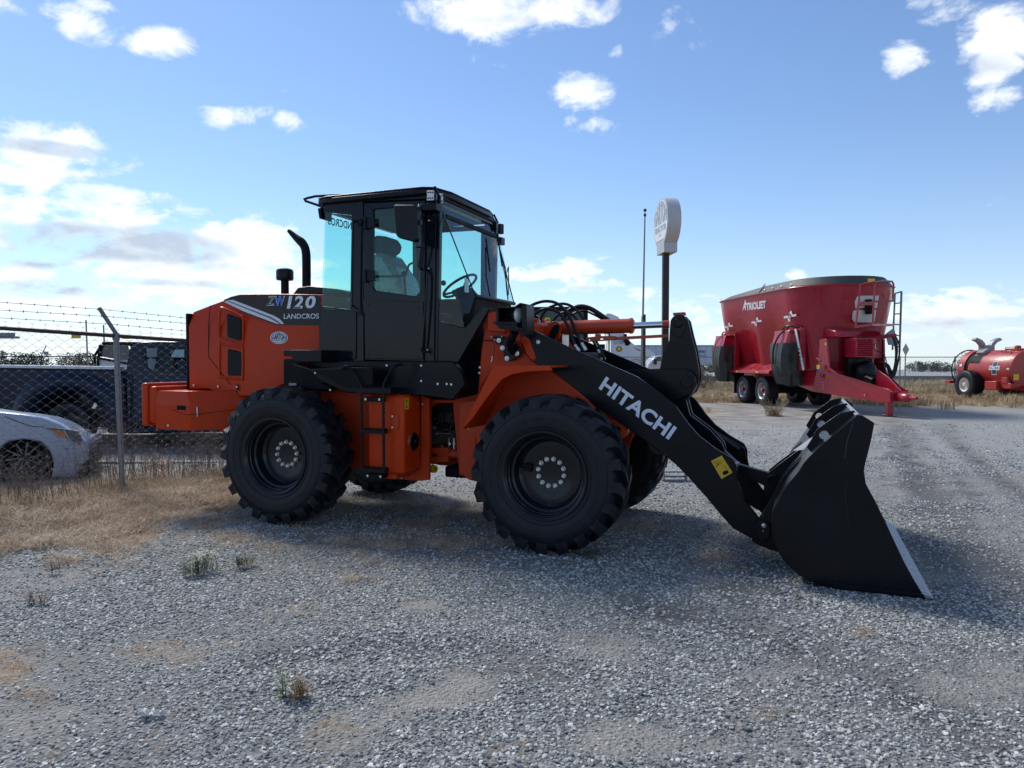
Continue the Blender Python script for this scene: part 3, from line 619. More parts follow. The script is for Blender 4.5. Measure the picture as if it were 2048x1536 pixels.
# door with window, one per side
DW = [(746, 418), (838, 411), (841, 414), (840, 583), (832, 591), (828, 592), (750, 581), (745, 576)]
for sg in (1, -1):
    m = MB().prism(P([(728, 406), (851, 400), (849, 723), (729, 720)], .71), -.712, -.672, [fil(P(DW, .71), .03)])
    if sg < 0: m.v = [(a, -b, c) for a, b, c in m.v]; m.f = [f[::-1] for f in m.f]
    door = m.build('door', CABP, cab, .006)
    m = MB().prism(P([(742, 414), (843, 407), (843, 595), (742, 586)], .70), -.692, -.687)
    if sg < 0: m.v = [(a, -b, c) for a, b, c in m.v]; m.f = [f[::-1] for f in m.f]
    m.build('door_glass', TGLASS, cab, ang=None)
    if sg > 0:
        m = MB().prism(P([(729, 598), (847, 604), (846, 719), (730, 717)], .72), -.722, -.712); dp = m.build('door_panel', CABP, cab, .004)
        for px, py in ((738, 609), (837, 617), (737, 709), (836, 713)): MB().lathe([(.009, 0), (.009, .003), (0, .004)], LZ(px, py, .722), (0, -1, 0), 8).build('bolt', BLACK, cab)
        for py in (446, 552):
            m = MB(); a = LZ(729, py - 10, .735); b = LZ(751, py + 10, .712); m.box(a, b); m.cyl(LZ(730, py - 13, .74), LZ(730, py + 13, .74), .014); m.build('hinge', BLACK, cab, .003)
        m = MB().prism(P([(641, 616), (713, 623), (712, 718), (642, 716)], .708), -.712, -.70); m.build('side_panel', CABP, cab, .004)
# grab rails
m = MB(); tp([(718, 442, .74), (709, 444, .78), (706, 455, .78), (704, 600, .78), (706, 610, .78), (718, 620, .74)], 0, .011, m=m); m.lathe([(.02, -.05), (.02, .02)], LZ(719, 441, .74), (0, 0, 1), 10); m.lathe([(.02, -.05), (.02, .02)], LZ(719, 620, .74), (0, 0, 1), 10); m.build('grab_rail', BLACK, cab)
m = MB(); tp([(842, 500, .76), (840, 520, .77), (838, 533, .77), (852, 543, .76), (855, 550, .76), (852, 600, .77), (845, 690, .77), (843, 700, .77), (856, 704, .74)], 0, .011, m=m); tp([(834, 494, .74), (842, 494, .76)], 0, .011, m=m); m.build('grab_rail', BLACK, cab)
for py in (441, 472, 545, 610, 702):
    a = LZ(862, py, .71); m = MB().lathe([(.013, 0), (.013, .012), (0, .014)], a, (0, -1, 0), 10); m.box(a + Vector((-.012, 0, -.035)), a + Vector((.02, -.008, .035))); m.build('bracket', BLACK, cab, .003)
for px, py in ((858, 441), (857, 537), (855, 700), (837, 413)): MB().ball(LZ(px, py, .74), .010, 8, 6).build('bolt', ZINC, cab)
# pillar strip
plate('front_pillar', [(855, 400), (872, 398), (868, 722), (850, 722)], .716, .70, CABP, parent=cab, bevel=.003)
# roof guard rail at the rear
m = MB(); a = LZ(700, 393, .60); b = LZ(640, 391, .62); c = LZ(611, 401, .62)
m.tube(catmull([LZ(705, 398, .62), LZ(694, 391, .62), LZ(640, 392, .62), LZ(625, 394, .62), LZ(611, 402, .62), (c.x + .02, 0, c.z), (c.x, .62, c.z), (b.x, .62, b.z), (a.x, .6, a.z)], 3), .013, 8); tp([(611, 402), (650, 416)], .6, .011, m=m); m.build('roof_guard', BLACK, cab)
MB().prism(P([(645, 420), (652, 418), (652, 440), (648, 440)], .6), -.68, -.5).build('lamp_bracket', BLACKM, cab, .003)
# mirror
m = MB().prism(fil(P([(788, 409), (828, 409), (834, 416), (834, 478), (828, 484), (797, 476), (791, 470), (786, 416)], 1.0), .02), -1.0, -.93); mir_ = m.build('mirror', PLAST, cab, .015, seg=3)
m = MB(); tp([(840, 405, .74), (842, 430, .85), (832, 445, .93)], 0, .012, m=m); tp([(842, 430, .85), (846, 500, .8), (840, 540, .78)], 0, .009, m=m); m.box(LZ(833, 440, .97), LZ(845, 450, .93)); m.build('mirror_arm', BLACK, mir_)
m = MB(); a = LZ(833, 408, .80); b = LZ(882, 424, .70); m.box(a, b); m.build('mirror_mount', BLACK, cab, .006); MB().ball(LZ(838, 412, .805), .014, 8, 6).build('bolt', ZINC, cab)
# work lamps
for k, (px, py, v, r) in enumerate(((862, 392, .80, -12), (878, 398, .66, 18))):
    c = LZ(px, py, v)
    m = MB().box((-.045, -.035, -.05), (.02, .035, .05)); w = m.build('work_lamp', BLACK, cab, .008); w.location = c; w.rotation_euler = (0, 0, R(-75 if k == 0 else -50))
    m = MB().box((.02, -.032, -.046), (.03, .032, .046)); m.build('lens', LENS, w, .008)
    m = MB()
    for i in range(3):
        for j in range(2): m.lathe([(.008, .03), (.006, .033), (0, .031)], (0, -.02 + .02 * i, -.025 + .05 * j), (1, 0, 0), 8)
    m.build('led', INK, w)
m = MB()
for px, py in ((991, 457), (1000, 458)):
    c = LZ(px, py, -.78); w = MB().box((-.03, -.035, -.055), (.03, .035, .055)).build('work_lamp', BLACK, cab, .008); w.location = c; w.rotation_euler = (0, 0, R(-20)); MB().box((-.034, -.03, -.048), (-.028, .03, .048)).build('lens', LENS, w)
m.cyl(LZ(995, 470, -.78), LZ(997, 485, -.75), .015); m.box(LZ(988, 478, -.8), LZ(1003, 488, -.7)); tp([(997, 488, -.75), (1003, 520, -.74), (1012, 560, -.72), (1016, 600, -.7)], 0, .008, m=m); tp([(1014, 545, -.72), (1017, 535, -.8), (1017, 590, -.8)], 0, .006, m=m); m.build('lamp_bracket', BLACK, cab, .003)
# roof visor
m = MB(); zf = 3.19
m.prism([(.13, 3.19), (.19, 3.10), (.195, 3.115), (.14, 3.208)], -.70, .70); v_ = m.build('sun_visor', BLACK, cab, .006)
m = MB(); m.tube([(.20, -.70, 3.115), (.20, .72, 3.115)], .012, 6); m.tube([(.16, -.70, 3.205), (.20, -.70, 3.115)], .012, 6); m.tube([(.16, .70, 3.205), (.20, .72, 3.115)], .012, 6); m.tube([(.20, .66, 3.115), (.22, .62, 3.02)], .008, 6); m.build('visor_rail', BLACK, cab)
m = MB(); m.box((.2, -.6, 2.93), (.235, .6, 2.965)); m.build('inner_crossbar', BLACKM, cab)
# wipers
for a, b in (((.56, 0.10, 2.26), (.33, .40, 2.85)),):
    m = MB(); a, b = Vector(a), Vector(b); m.tube([a, a * .5 + b * .5 + Vector((.03, 0, 0)), b], .007, 6); d = (b - a).normalized(); m.tube([b - d * .32 + Vector((-.01, .03, 0)), b + d * .12 + Vector((.0, .03, 0))], .009, 5); m.build('wiper', BLACKM, cab)
# interior: seat, column, wheel, console, rail
m = MB(); sz = LD.v(790, 590, 0)[1]; su = LD.v(790, 590, 0)[0]
top = LZ(772, 478, 0); bk = [(LZ(757, 512, 0).x, LZ(757, 512, 0).z), (LZ(785, 508, 0).x, LZ(785, 508, 0).z), (LZ(820, 560, 0).x, LZ(820, 560, 0).z), (LZ(832, 610, 0).x, LZ(832, 610, 0).z), (LZ(775, 612, 0).x, LZ(775, 612, 0).z), (LZ(755, 560, 0).x, LZ(755, 560, 0).z)]
seat = MB().prism(bk, -.21, .21).build('driver_seat', FILM, cab, .05, seg=3)
hp = [LD.v(a, b, 0) for a, b in ((752, 480), (765, 474), (785, 476), (794, 490), (790, 505), (778, 512), (758, 510), (748, 500))]
MB().prism(hp, -.14, .14).build('headrest', SEATM, seat, .04, seg=3)
MB().box((bk[4][0], -.26, 1.95), (bk[4][0] + .62, .26, 2.1)).build('cushion', SEATM, seat, .05, seg=3)
m = MB(); m.box((-.1, -.36, 2.12), (.2, -.28, 2.2)); m.ball(LZ(808, 548, .32), .03); m.cyl(LZ(808, 548, .32), LZ(812, 600, .32), .012); m.build('armrest', BLACKM, cab, .02)
m = MB(); tp([(752, 553), (800, 552), (812, 546), (818, 530), (828, 525)], .55, .011, m=m); m.box(LZ(826, 503, .57), LZ(832, 527, .55)); m.build('inner_handle', CABP, cab)
c = LZ(920, 572, .05); nrm = Vector((-.55, 0, .83)); X, Y = basis(nrm); ringp = [c + (X * math.cos(2 * math.pi * k / 24) + Y * math.sin(2 * math.pi * k / 24)) * .19 for k in range(24)]
m = MB().tube(ringp, .014, 8, closed=True)
for k in (0, 8, 16): m.tube([c - nrm * .05, ringp[k]], .013, 6)
m.ball(c - nrm * .05, .04); m.ball(ringp[3] + nrm * .03, .03, 8, 6); m.ball(LZ(887, 566, .22), .028, 8, 6); m.build('steering_wheel', BLACKM, cab)
m = MB(); m.prism([LD.v(a, b, 0) for a, b in ((912, 580), (935, 572), (950, 590), (962, 600), (965, 680), (925, 680), (922, 620))], -.09, .13); m.build('steering_column', BLACKM, cab, .03)
m = MB(); m.prism([LD.v(a, b, 0) for a, b in ((925, 610), (940, 592), (962, 596), (972, 680), (925, 680))], -.2, .3); m.build('dashboard', PLAST, cab, .04)
m = MB(); m.box((-.45, -.5, 1.6), (.1, -.35, 2.0)); m.box((-.45, .35, 1.6), (.25, .58, 2.05)); m.box((-1.0, -.6, 1.6), (.3, .6, 1.68)); m.build('floor_console', BLACKM, cab, .02)
hc_ = LD.u(933, 571, WBN.x - .2); MB().box(hc_ + Vector((0, -.045, -.065)), hc_ + Vector((.003, .045, .065))).build('hang_tag', WHITE, cab)

# ================================================================= FRONT FRAME, FENDERS, LAMP
FO = [(925, 855), (968, 768), (984, 737), (990, 732), (1098, 731), (1104, 741), (1055, 743), (1022, 749), (1002, 760), (985, 781), (970, 800), (945, 836), (931, 852)]
fz = P(FO, 1.12)
m = MB().prism(fz, -1.12, -1.095)
top = [fz[0], fz[1], fz[2], fz[3], fz[4]]
V = []; 
for a, b in top: V += [(a, -1.11, b - .002), (a, -.60, b - .002), (a, -.60, b - .018), (a, -1.11, b - .018)]
m.loft([V[i:i + 4] for i in range(0, len(V), 4)])
pair(m, 'front_fender', ORANGE, loader, .006)
plate('fender_wall', [(945, 830), (985, 750), (1075, 736), (1102, 741), (1170, 795), (1232, 860), (1180, 940), (960, 950)], .64, .60, ORANGE_D, mir=True)
plate('front_tower', [(974, 623), (1009, 625), (1012, 665), (1040, 672), (1062, 676), (1100, 735), (985, 738), (968, 765), (955, 790), (962, 700)], .60, .50, ORANGE, mir=True, bevel=.012)
plate('tower_gusset', [(1040, 676), (1048, 672), (1058, 678), (1072, 716), (1066, 724), (1052, 708)], .63, .60, ORANGE, bevel=.01)
plate('tower_top', [(974, 623), (1009, 626), (1011, 665), (974, 662)], .67, .60, ORANGE, bevel=.01)
plate('cylinder_bracket', [(1060, 690), (1080, 665), (1100, 645), (1110, 641), (1119, 648), (1121, 662), (1112, 690), (1100, 705)], .16, .10, ORANGE, mir=True, bevel=.01)
plate('lock_plate', [(1093, 676), (1108, 649), (1114, 648), (1119, 652), (1118, 660), (1106, 680), (1098, 684)], .185, .165, BLACK, bevel=.006)
MB().box((.55, -.5, 1.55), (1.05, .5, 1.95)).build('valve_block', ORANGE_D, loader, .03)
plate('lamp_base', [(1005, 678), (1018, 674), (1030, 684), (1043, 704), (1038, 714), (1022, 722), (1014, 722), (1008, 710), (1002, 690)], .665, .635, BLACK, bevel=.006)
for px, py in ((1025, 686), (1005, 696), (1034, 707), (1014, 717), (998, 681)):
    MB().lathe([(.022, 0), (.022, .004), (.013, .005), (.013, .014), (0, .015)], LZ(px, py, .665), (0, -1, 0), 14).build('bolt', ZINC, loader)
plate('hose_bracket', [(985, 671), (1006, 671), (1008, 690), (992, 688)], .655, .635, BLACK, bevel=.004)
for px, py in ((983, 674), (1004, 673), (990, 680)): MB().ball(LZ(px, py, .67), .009, 8, 6).build('bolt', ZINC, loader)
m = MB(); tp([(986, 683), (989, 695), (988, 708), (985, 716)], .68, .003, m=m); tp([(968, 681), (985, 681)], .68, .006, m=m); m.build('sensor_wire', HOSE, loader); MB().cyl(LZ(985, 712, .68), LZ(983, 724, .68), .006).build('wire_plug', ZINC, loader)
m = MB(); tp([(1026, 704, .67), (1020, 690, .74), (1024, 676, .82), (1030, 664, .86)], 0, .035, m=m, n=12); m.build('lamp_arm', BLACKM, loader)
lc = LZ(1030, 664, .86)
# lamp box: open bracket with round headlamp
hb = [LD.v(a, b, .98) for a, b in ((993, 615), (1029, 615), (1041, 607), (1053, 609), (1054, 657), (1040, 656), (1029, 643), (990, 644))]
m = MB().prism(hb, -.80, -.79); 
m.prism([LD.v(a, b, .98) for a, b in ((1043, 607), (1053, 609), (1054, 657), (1043, 656))], -.98, -.80)
m.prism([LD.v(a, b, .98) for a, b in ((993, 614), (1029, 614), (1041, 606), (1053, 608), (1053, 611), (1041, 609), (1029, 617), (993, 617))], -1.0, -.79)
m.prism([LD.v(a, b, .98) for a, b in ((989, 644), (1029, 644), (1041, 656), (1054, 657), (1054, 661), (1034, 661), (1024, 650), (989, 647))], -1.02, -.79)
m.prism([LD.v(a, b, .98) for a, b in ((992, 614), (997, 614), (997, 646), (992, 646))], -.98, -.79)
m.prism([LD.v(a, b, .98) for a, b in ((989, 646), (1024, 648), (1034, 660), (1054, 660), (1052, 668), (1010, 658), (999, 658))], -.98, -.80)
hl = m.build('headlamp_bracket', BLACK, loader, .003)
MB().add([LZ(993, 613, .98), LZ(1029, 613, .98), LZ(1041, 605.5, .98), LZ(1041, 605.5, .98) + Vector((0, .19, .0)), LZ(1029, 613, .98) + Vector((0, .19, 0)), LZ(993, 613, .98) + Vector((0, .19, 0))], [(0, 1, 4, 5), (1, 2, 3, 4)]).build('bracket_top', STEEL, hl, ang=None)
c = LZ(1036, 630, .90); dn = Vector((.88, -.32, -.05))
m = MB().lathe([(.02, -.13), (.03, -.12), (.032, -.05), (.05, -.035), (.078, -.005), (.078, .01), (.07, .014)], c, dn, 24); m.build('headlamp_housing', BLACKM, hl)
m = MB().lathe([(.071, .004), (.05, .022), (.02, .03), (0, .031)], c, dn, 24); m.build('headlamp_lens', LENS, hl)
# ================================================================= LIFT ARM, LINKAGE, BUCKET
AV = .62
arm_px = [(1040, 668), (1043, 658), (1054, 655), (1075, 665), (1137, 694), (1217, 728.5), (1273, 753), (1315, 782), (1352, 813), (1376, 847), (1398, 872), (1432, 898), (1466, 918), (1473, 932), (1475, 962), (1489, 999), (1517, 1036), (1534, 1040), (1543, 1056), (1540, 1076), (1524, 1087), (1504, 1078),
          (1484, 1067), (1466, 1057), (1440, 1028), (1410, 992), (1375, 953), (1349, 927), (1300, 888), (1262, 862), (1220, 832), (1190, 813), (1159, 791), (1132, 774), (1100, 750), (1085, 735), (1062, 722), (1046, 700)]
ap = [tuple(p)[:2] for p in P(arm_px, AV)]
m = MB().prism(ap, -AV, -AV + .045); arm2_ = MB().prism(ap, AV - .045, AV)
c0 = LD.v(1255, 862, .5); m.cyl((c0[0] + .30, -.60, c0[1] - .08), (c0[0] + .30, .60, c0[1] - .08), .11, n=20)
arm = m.build('lift_arm', BLACK, loader, .006); arm2_.build('lift_arm', BLACK, loader, .006)
# inner stiffeners and far arm ribs
m = MB(); u1, z1 = LD.v(1400, 915, .5); m.prism([LD.v(a, b, .55) for a, b in ((1380, 870), (1470, 925), (1474, 950), (1370, 900))], .50, .56); m.build('arm_rib', BLACKM, arm, .004)
m = MB(); 
for y in (.44, .40): m.tube([Vector((LD.v(1330, 800, 0)[0], y, LD.v(1330, 812, 0)[1])), Vector((LD.v(1400, 850, 0)[0], y, LD.v(1400, 862, 0)[1])), Vector((LD.v(1470, 905, 0)[0], y, LD.v(1470, 910, 0)[1]))], .02, 8)
m.build('arm_pipes', BLACK, arm)
MB().lathe([(.019, -.01), (.019, .012), (.01, .014), (0, .014)], LZ(1077, 684, AV), (0, -1, 0), 16).build('bolt', ZINC, arm)
# name on the arm
o_ = Vector((0, -.0025, 0)); lettering('lettering', 'HITACHI', LZ(1197, 777, AV) + o_, LZ(1337, 880, AV) + o_, LZ(1213, 752.5, AV) + o_, SILVL, arm, .035, spacing=1.04)
ws = MB().add([LZ(a, b, AV) + o_ for a, b in ((1422, 922), (1443, 958), (1465, 945), (1443.5, 911))], [(0, 1, 2, 3)]).build('warning_sticker', YEL, arm, ang=None)
o2 = o_ * 1.5
def wl(pts, closed, r=.0022): MB().tube([LZ(a, b, AV) + o2 for a, b in pts], r, 4, closed=closed).build('pictogram', INK, ws, ang=None)
wl([(1427, 925), (1434, 934), (1442, 919)], True); wl([(1432, 927), (1435, 924), (1434, 929), (1437, 927)], False); wl([(1443, 931), (1451, 933), (1455, 941)], False, .0015)
MB().add([LZ(a, b, AV) + o2 for a, b in ((1445, 945), (1449, 941), (1456, 941), (1458, 945), (1452, 949), (1447, 950))], [tuple(range(6))]).build('pictogram', INK, ws, ang=None); wl([(1431, 934.5), (1447, 922)], False, .0014)
# lift cylinder with orange eye
c = LZ(1238, 858, .52); m = MB(); m.lathe([(.03, -.05), (.085, -.05), (.088, .05), (.03, .05)], c, (0, -1, 0), 24); d0 = Vector((.45, -.45, .55)); d0.y = c.y; m.cyl(d0, c * .45 + d0 * .55, .06, n=18); m.build('lift_cylinder', CYLOR, loader)
m = MB(); m.cyl(c * .45 + d0 * .55, c, .035); m.build('lift_cylinder_rod', CHROME, loader); MB().lathe([(.095, -.02), (.10, -.005), (.095, .01)], c + Vector((.012, .06, 0)), (0, -1, 0), 24).build('pin_boss', BLACKM, loader)
# bell crank
cr = [(1341, 640), (1348, 631), (1357, 628.5), (1367, 631), (1376, 641), (1383, 672), (1392, 705), (1398, 742), (1397, 765), (1389, 782), (1372, 800), (1380, 830), (1420, 860), (1445, 888), (1450, 905), (1436, 912), (1400, 890), (1350, 850), (1325, 810), (1318, 770), (1320, 735), (1326, 705), (1332, 690), (1338, 682), (1339, 660)]
cp = P(cr, .10); m = MB().prism(cp, -.10, -.055); m.prism(cp, .055, .10); m.cyl(LZ(1357, 649, .12), LZ(1357, 649, .12) + Vector((0, .24, 0)), .03); crank = m.build('bell_crank', BLACK, loader, .006)
m = MB().prism(P([(1341, 645), (1345, 635), (1357, 631), (1368, 635), (1373, 646), (1370, 662), (1363, 673), (1357, 675), (1350, 672), (1343, 661)], .10), -.112, -.10); m.lathe([(.042, 0), (.042, .02), (.036, .024), (0, .024)], LZ(1357, 646, .10), (0, -1, 0), 24); m.build('pin_keeper', BLACK, crank, .003)
m = MB().prism(P([(1347, 626), (1370, 624.5), (1371, 630), (1366, 631), (1363, 637), (1352, 637), (1351, 632), (1347, 631)], .02), -.05, .03, [circ(*LD.v(1350.3, 628.6, .02), .007, 8), circ(*LD.v(1367.7, 627.6, .02), .007, 8)]); m.build('sensor_bracket', CYLOR, crank)
sup = P([(1225, 742), (1300, 738), (1368, 737), (1383, 743), (1391, 755), (1392, 772), (1384, 787), (1340, 806), (1300, 800), (1260, 780)], .18); m = MB().prism(sup, -.18, -.13); m.prism(sup, .13, .18); m.lathe([(.055, 0), (.055, .012), (0, .012)], LZ(1373, 765, .18), (0, -1, 0), 24); m.build('crank_support', BLACK, arm, .006)
# tilt cylinder
a, b, r2 = LZ(1118, 656, 0), LZ(1264, 651.5, 0), LZ(1338, 648.5, 0); dd = (b - a).normalized()
m = MB(); m.lathe([(.03, -.03), (.055, -.03), (.06, 0), (.066, .04), (.0675, .06), (.0675, (b - a).length - .02), (.074, (b - a).length - .02), (.074, (b - a).length + .005), (.05, (b - a).length + .02), (.02, (b - a).length + .02)], a, dd, 28); m.lathe([(.02, -.05), (.06, -.05), (.06, .05), (.02, .05)], a - dd * .05, (0, 1, 0), 20)
tc_ = m.build('tilt_cylinder', CYLOR, loader); MB().cyl(b, r2, .031, n=20).build('rod', CHROME, tc_); m = MB(); m.cyl(b.lerp(r2, .84), r2, .036, n=18); m.build('rod_eye', CYLOR, tc_)
m = MB(); z0 = LD.v(1262, 664, 0)[1]; q0, q1 = LZ(1212, 678, -.0), LZ(1336, 671.5, 0); m.obox((q0 + q1) / 2, ((q1 - q0), (0, 1, 0), (0, 0, 1)), ((q1 - q0).length / 2, .008, .014)); m.build('indicator_rod', CYLOR, tc_, .003)
plate('indicator_bracket', [(1171, 675), (1190, 673), (1190, 668), (1201, 668), (1201, 672), (1232, 672), (1232, 678), (1222, 681), (1173, 684)], .03, .01, CYLOR, parent=tc_, bevel=.003, holes=[[(1200, 677), (1206, 676.6), (1206, 679), (1200, 679.4)], [(1177, 679), (1180, 679), (1180, 681), (1177, 681)]])
m = MB()
for pts, v in (([(1186, 682), (1196, 700), (1205, 722)], .0), ([(1192, 682), (1203, 702), (1210, 722)], .03)): tp(pts, v, .012, m=m)
m.build('sensor_cable', HOSE, tc_); m = MB(); m.cyl(LZ(1199, 706, 0), LZ(1196, 699, 0), .018, n=8); m.box(LZ(1202, 715, .0), LZ(1210, 720, .03)); m.build('cable_clip', ZINC, tc_)
# hoses arching over the front frame
HS = [([(1061, 655), (1063, 640), (1072, 627), (1085, 619), (1100, 618), (1118, 626), (1130, 642), (1141, 665), (1149, 690), (1156, 702)], .22, .014),
      ([(1053, 621), (1063, 611), (1080, 604), (1096, 602.5), (1112, 606), (1128, 618), (1141, 638), (1153, 665), (1163, 690), (1170, 700)], .16, .015),
      ([(1080, 645), (1085, 630), (1096, 617), (1110, 610), (1126, 607.5), (1140, 611), (1155, 622), (1165, 636), (1172, 652)], -.05, .014),
      ([(1103, 648), (1110, 637), (1118, 629), (1130, 625), (1143, 628), (1154, 640), (1160, 655)], -.12, .013),
      ([(1125, 640), (1135, 625), (1148, 616), (1163, 613), (1180, 617), (1200, 629), (1222, 645), (1240, 660)], -.22, .024),
      ([(1130, 645), (1140, 632), (1155, 624), (1170, 622), (1185, 628), (1200, 636), (1215, 646)], -.3, .010)]
for pts, v, r in HS: m = MB(); tp(pts, v, r, m=m, n=10); m.build('hydraulic_hose', HOSE, loader)
m = MB()
for (x0, y0, x1, y1, v) in ((1061, 650, 1061, 660, .22), (1068, 658, 1066, 668, .24), (1149, 690, 1158, 703, .22), (1163, 686, 1171, 701, .16), (1080, 640, 1077, 652, -.05)): m.cyl(LZ(x0, y0, v), LZ(x1, y1, v), .018, n=10); m.cyl(LZ((x0 + x1) / 2, (y0 + y1) / 2, v), LZ(x1, y1, v), .023, n=6)
for q_ in ((1075, 655), (1085, 650), (1090, 656), (1072, 662), (1098, 652)): m.ball(LZ(q_[0], q_[1], .1), .016, 6, 4)
m.build('hose_fitting', ZINC, loader)['kind'] = 'stuff'
m = MB(); m.box(LZ(1125, 668, .3), LZ(1137, 700, .1)); m.build('steel_bush', ZINC, loader, .01); MB().box((1.0, -.45, 1.2), (1.45, .45, 1.68)).build('frame_interior', BLACKM, loader, .02)

# link between crank and bucket
lk = P([(1436, 905), (1445, 898), (1478, 929), (1505, 937), (1535, 945), (1556, 948), (1566, 958), (1560, 972), (1545, 978), (1528, 972), (1500, 958), (1470, 945), (1440, 920)], .05); MB().prism(lk, -.05, .05).build('bucket_link', BLACK, loader, .01)
m = MB(); m.cyl(LZ(1466, 925, .3), LZ(1477, 931, .3), .016, n=10); m.ball(LZ(1475, 928, .3), .022, 6, 5); m.build('grease_fitting', ZINC, arm)
# bucket
BV = 1.225
bs = [(1715, 830), (1725, 831), (1749, 846), (1744, 873), (1737, 903), (1731, 925), (1728, 942), (1732, 968), (1752, 1005), (1772, 1046), (1790, 1085), (1810, 1127), (1830, 1163), (1850, 1199), (1821, 1200), (1761, 1193), (1708, 1184), (1659, 1176), (1621, 1163), (1583, 1138), (1557, 1104), (1545, 1067), (1543, 1029), (1555, 1004), (1573, 972), (1595, 946), (1611, 922), (1640, 893), (1677, 862)]
bp_ = [tuple(p)[:2] for p in P(bs, BV)]; bp_ = [(a, max(b, .002)) for a, b in bp_]
back = bp_[14:] + [bp_[0]]; tipu = LD.v(1868, 1200, 1.25)[0]
prof = [(tipu - .20, .012)] + [p for p in back]
prof = [(prof[0][0], .018)] + [(a, b) for a, b in prof[1:]]
pc = [tuple(p) for p in catmull([(a, b, 0) for a, b in prof], 3)]
cx_, cz_ = 3.75, .62
inn = []
for i, p in enumerate(pc):
    a, b = Vector(pc[max(i - 1, 0)][:2]), Vector(pc[min(i + 1, len(pc) - 1)][:2]); t = (b - a).normalized(); n_ = Vector((t.y, -t.x))
    if n_.dot(Vector((cx_, cz_)) - Vector(p[:2])) < 0: n_ = -n_
    inn.append((p[0] + n_.x * .018, p[1] + n_.y * .018))
m = MB(); out = [(p[0], p[1]) for p in pc]
m.loft([[(a, -BV + .002, b) for a, b in out + inn[::-1]], [(a, BV - .002, b) for a, b in out + inn[::-1]]], cap=True)
bucket = m.build('bucket', BLACK, loader, ang=30, fix=True); pair(MB().prism(bp_, -BV, -BV + .022), 'side_plate', BLACK, bucket, .004)
# lip on the top edge, bare steel edge
tp0 = bp_[0]; MB().prism([(tp0[0] - .012, tp0[1] - .012), (tp0[0] + .016, tp0[1] - .002), (tp0[0] + .012, tp0[1] + .008), (tp0[0] - .014, tp0[1] + .0)], -BV + .02, BV - .02).build('bucket_lip', PRIMER, bucket, .002)
ue = tipu
MB().prism([(ue - .24, .004), (ue, .002), (ue, .008), (ue - .035, .028), (ue - .24, .03)], -1.20, 1.20).build('cutting_edge', STEEL, bucket, .003)
for k in range(9):
    y = -1.05 + k * 2.1 / 8; MB().lathe([(.022, 0), (.022, .012), (0, .014)], (ue - .20, y, .03), (0, 0, 1), 8).build('edge_bolt', BLACKM, bucket)
MB().prism([(ue - .10, .004), (ue, .002), (ue, .008), (ue - .035, .028), (ue - .10, .03)], -1.245, -1.201).build('edge_corner', STEEL, bucket, .003); MB().prism([(ue - .10, .004), (ue, .002), (ue, .008), (ue - .035, .028), (ue - .10, .03)], 1.201, 1.245).build('edge_corner', STEEL, bucket, .003); pair(MB().prism([(ue - .62, .003), (ue - .05, .001), (ue - .06, .03), (ue - .62, .045)], -BV - .022, -BV - .001), 'side_wear_plate', BLACK, bucket, .004)
# strip highlight weld bead and scratches
m = MB(); m.tube([LZ(1708, 842, BV) + Vector((0, -.001, 0)), LZ(1695, 880, BV), LZ(1690, 917, BV)], .005, 6); m.tube([LZ(1693, 962, BV), LZ(1690, 990, BV), LZ(1697, 1050, BV)], .003, 5); m.build('weld_bead', RIMP, bucket)
sc = pm('rubbed_steel', (.035, .038, .042), .35, var=.4, vs=30)
m = MB(); rs_ = random.Random(5)
for k in range(16):
    x, y = rs_.uniform(1622, 1700), rs_.uniform(922, 955); l = rs_.uniform(2, 14); a_, b_ = LZ(x, y, BV), LZ(x + l, y + rs_.uniform(-1, 3), BV); m.tube([a_, b_], rs_.uniform(.0006, .0018), 3)
for k in range(12):
    x, y = rs_.uniform(1560, 1800), rs_.uniform(1040, 1170); l = rs_.uniform(4, 26); a_, b_ = LZ(x, y, BV), LZ(x + l, y + rs_.uniform(-2, 8), BV); m.tube([a_, b_], rs_.uniform(.0005, .0012), 3)
m.build('scratches', sc, bucket)['kind'] = 'stuff'
m = MB()
for k in range(26):
    y = -1.2 + 2.4 * k / 25 + rs_.uniform(-.03, .03); w_ = rs_.uniform(.015, .05); d_ = rs_.uniform(.02, .07); m.add([(ue - .25, y - w_, .0335), (ue - .245 + d_ * rs_.uniform(.2, .8), y - w_ * .6, .0335), (ue - .245 + d_, y - w_ * .1, .0335), (ue - .245 + d_ * rs_.uniform(.3, .9), y + w_ * .5, .0335), (ue - .25, y + w_, .0335)], [(0, 1, 2, 3, 4)])
m.build('paint_remains', BLACKM, bucket)['kind'] = 'stuff'
# hinge ribs
RA = [(1613, 894), (1622, 880), (1633, 860), (1655, 843), (1680, 826), (1708, 821), (1716, 829), (1690, 855), (1655, 884), (1622, 905)]
hc = LD.v(1648, 870, 1.0); rp = [tuple(p)[:2] for p in P(RA, 1.0)]; hole = circ(hc[0], hc[1], .033, 18)
pair(MB().prism(rp, -1.0, -.975, [hole]), 'top_rib', BLACK, bucket, .003); MB().prism(rp, .0, .025, [hole]).build('top_rib', BLACK, bucket, .003)
RB = [(1503, 1082), (1510, 1050), (1524, 1030), (1545, 992), (1560, 962), (1582, 935), (1616, 903), (1625, 905), (1610, 924), (1590, 952), (1566, 985), (1548, 1020), (1548, 1060), (1560, 1105), (1540, 1100), (1512, 1088)]
rb = [tuple(p)[:2] for p in P(RB, .70)]
for v in (.70, .545): pair(MB().prism(rb, -v, -v + .028), 'hinge_rib', BLACK, bucket, .004)
RC = [(1527, 985), (1528, 962), (1536, 947), (1556, 930), (1590, 905), (1614, 888), (1622, 893), (1600, 925), (1572, 962), (1560, 990), (1550, 1010), (1535, 1000)]
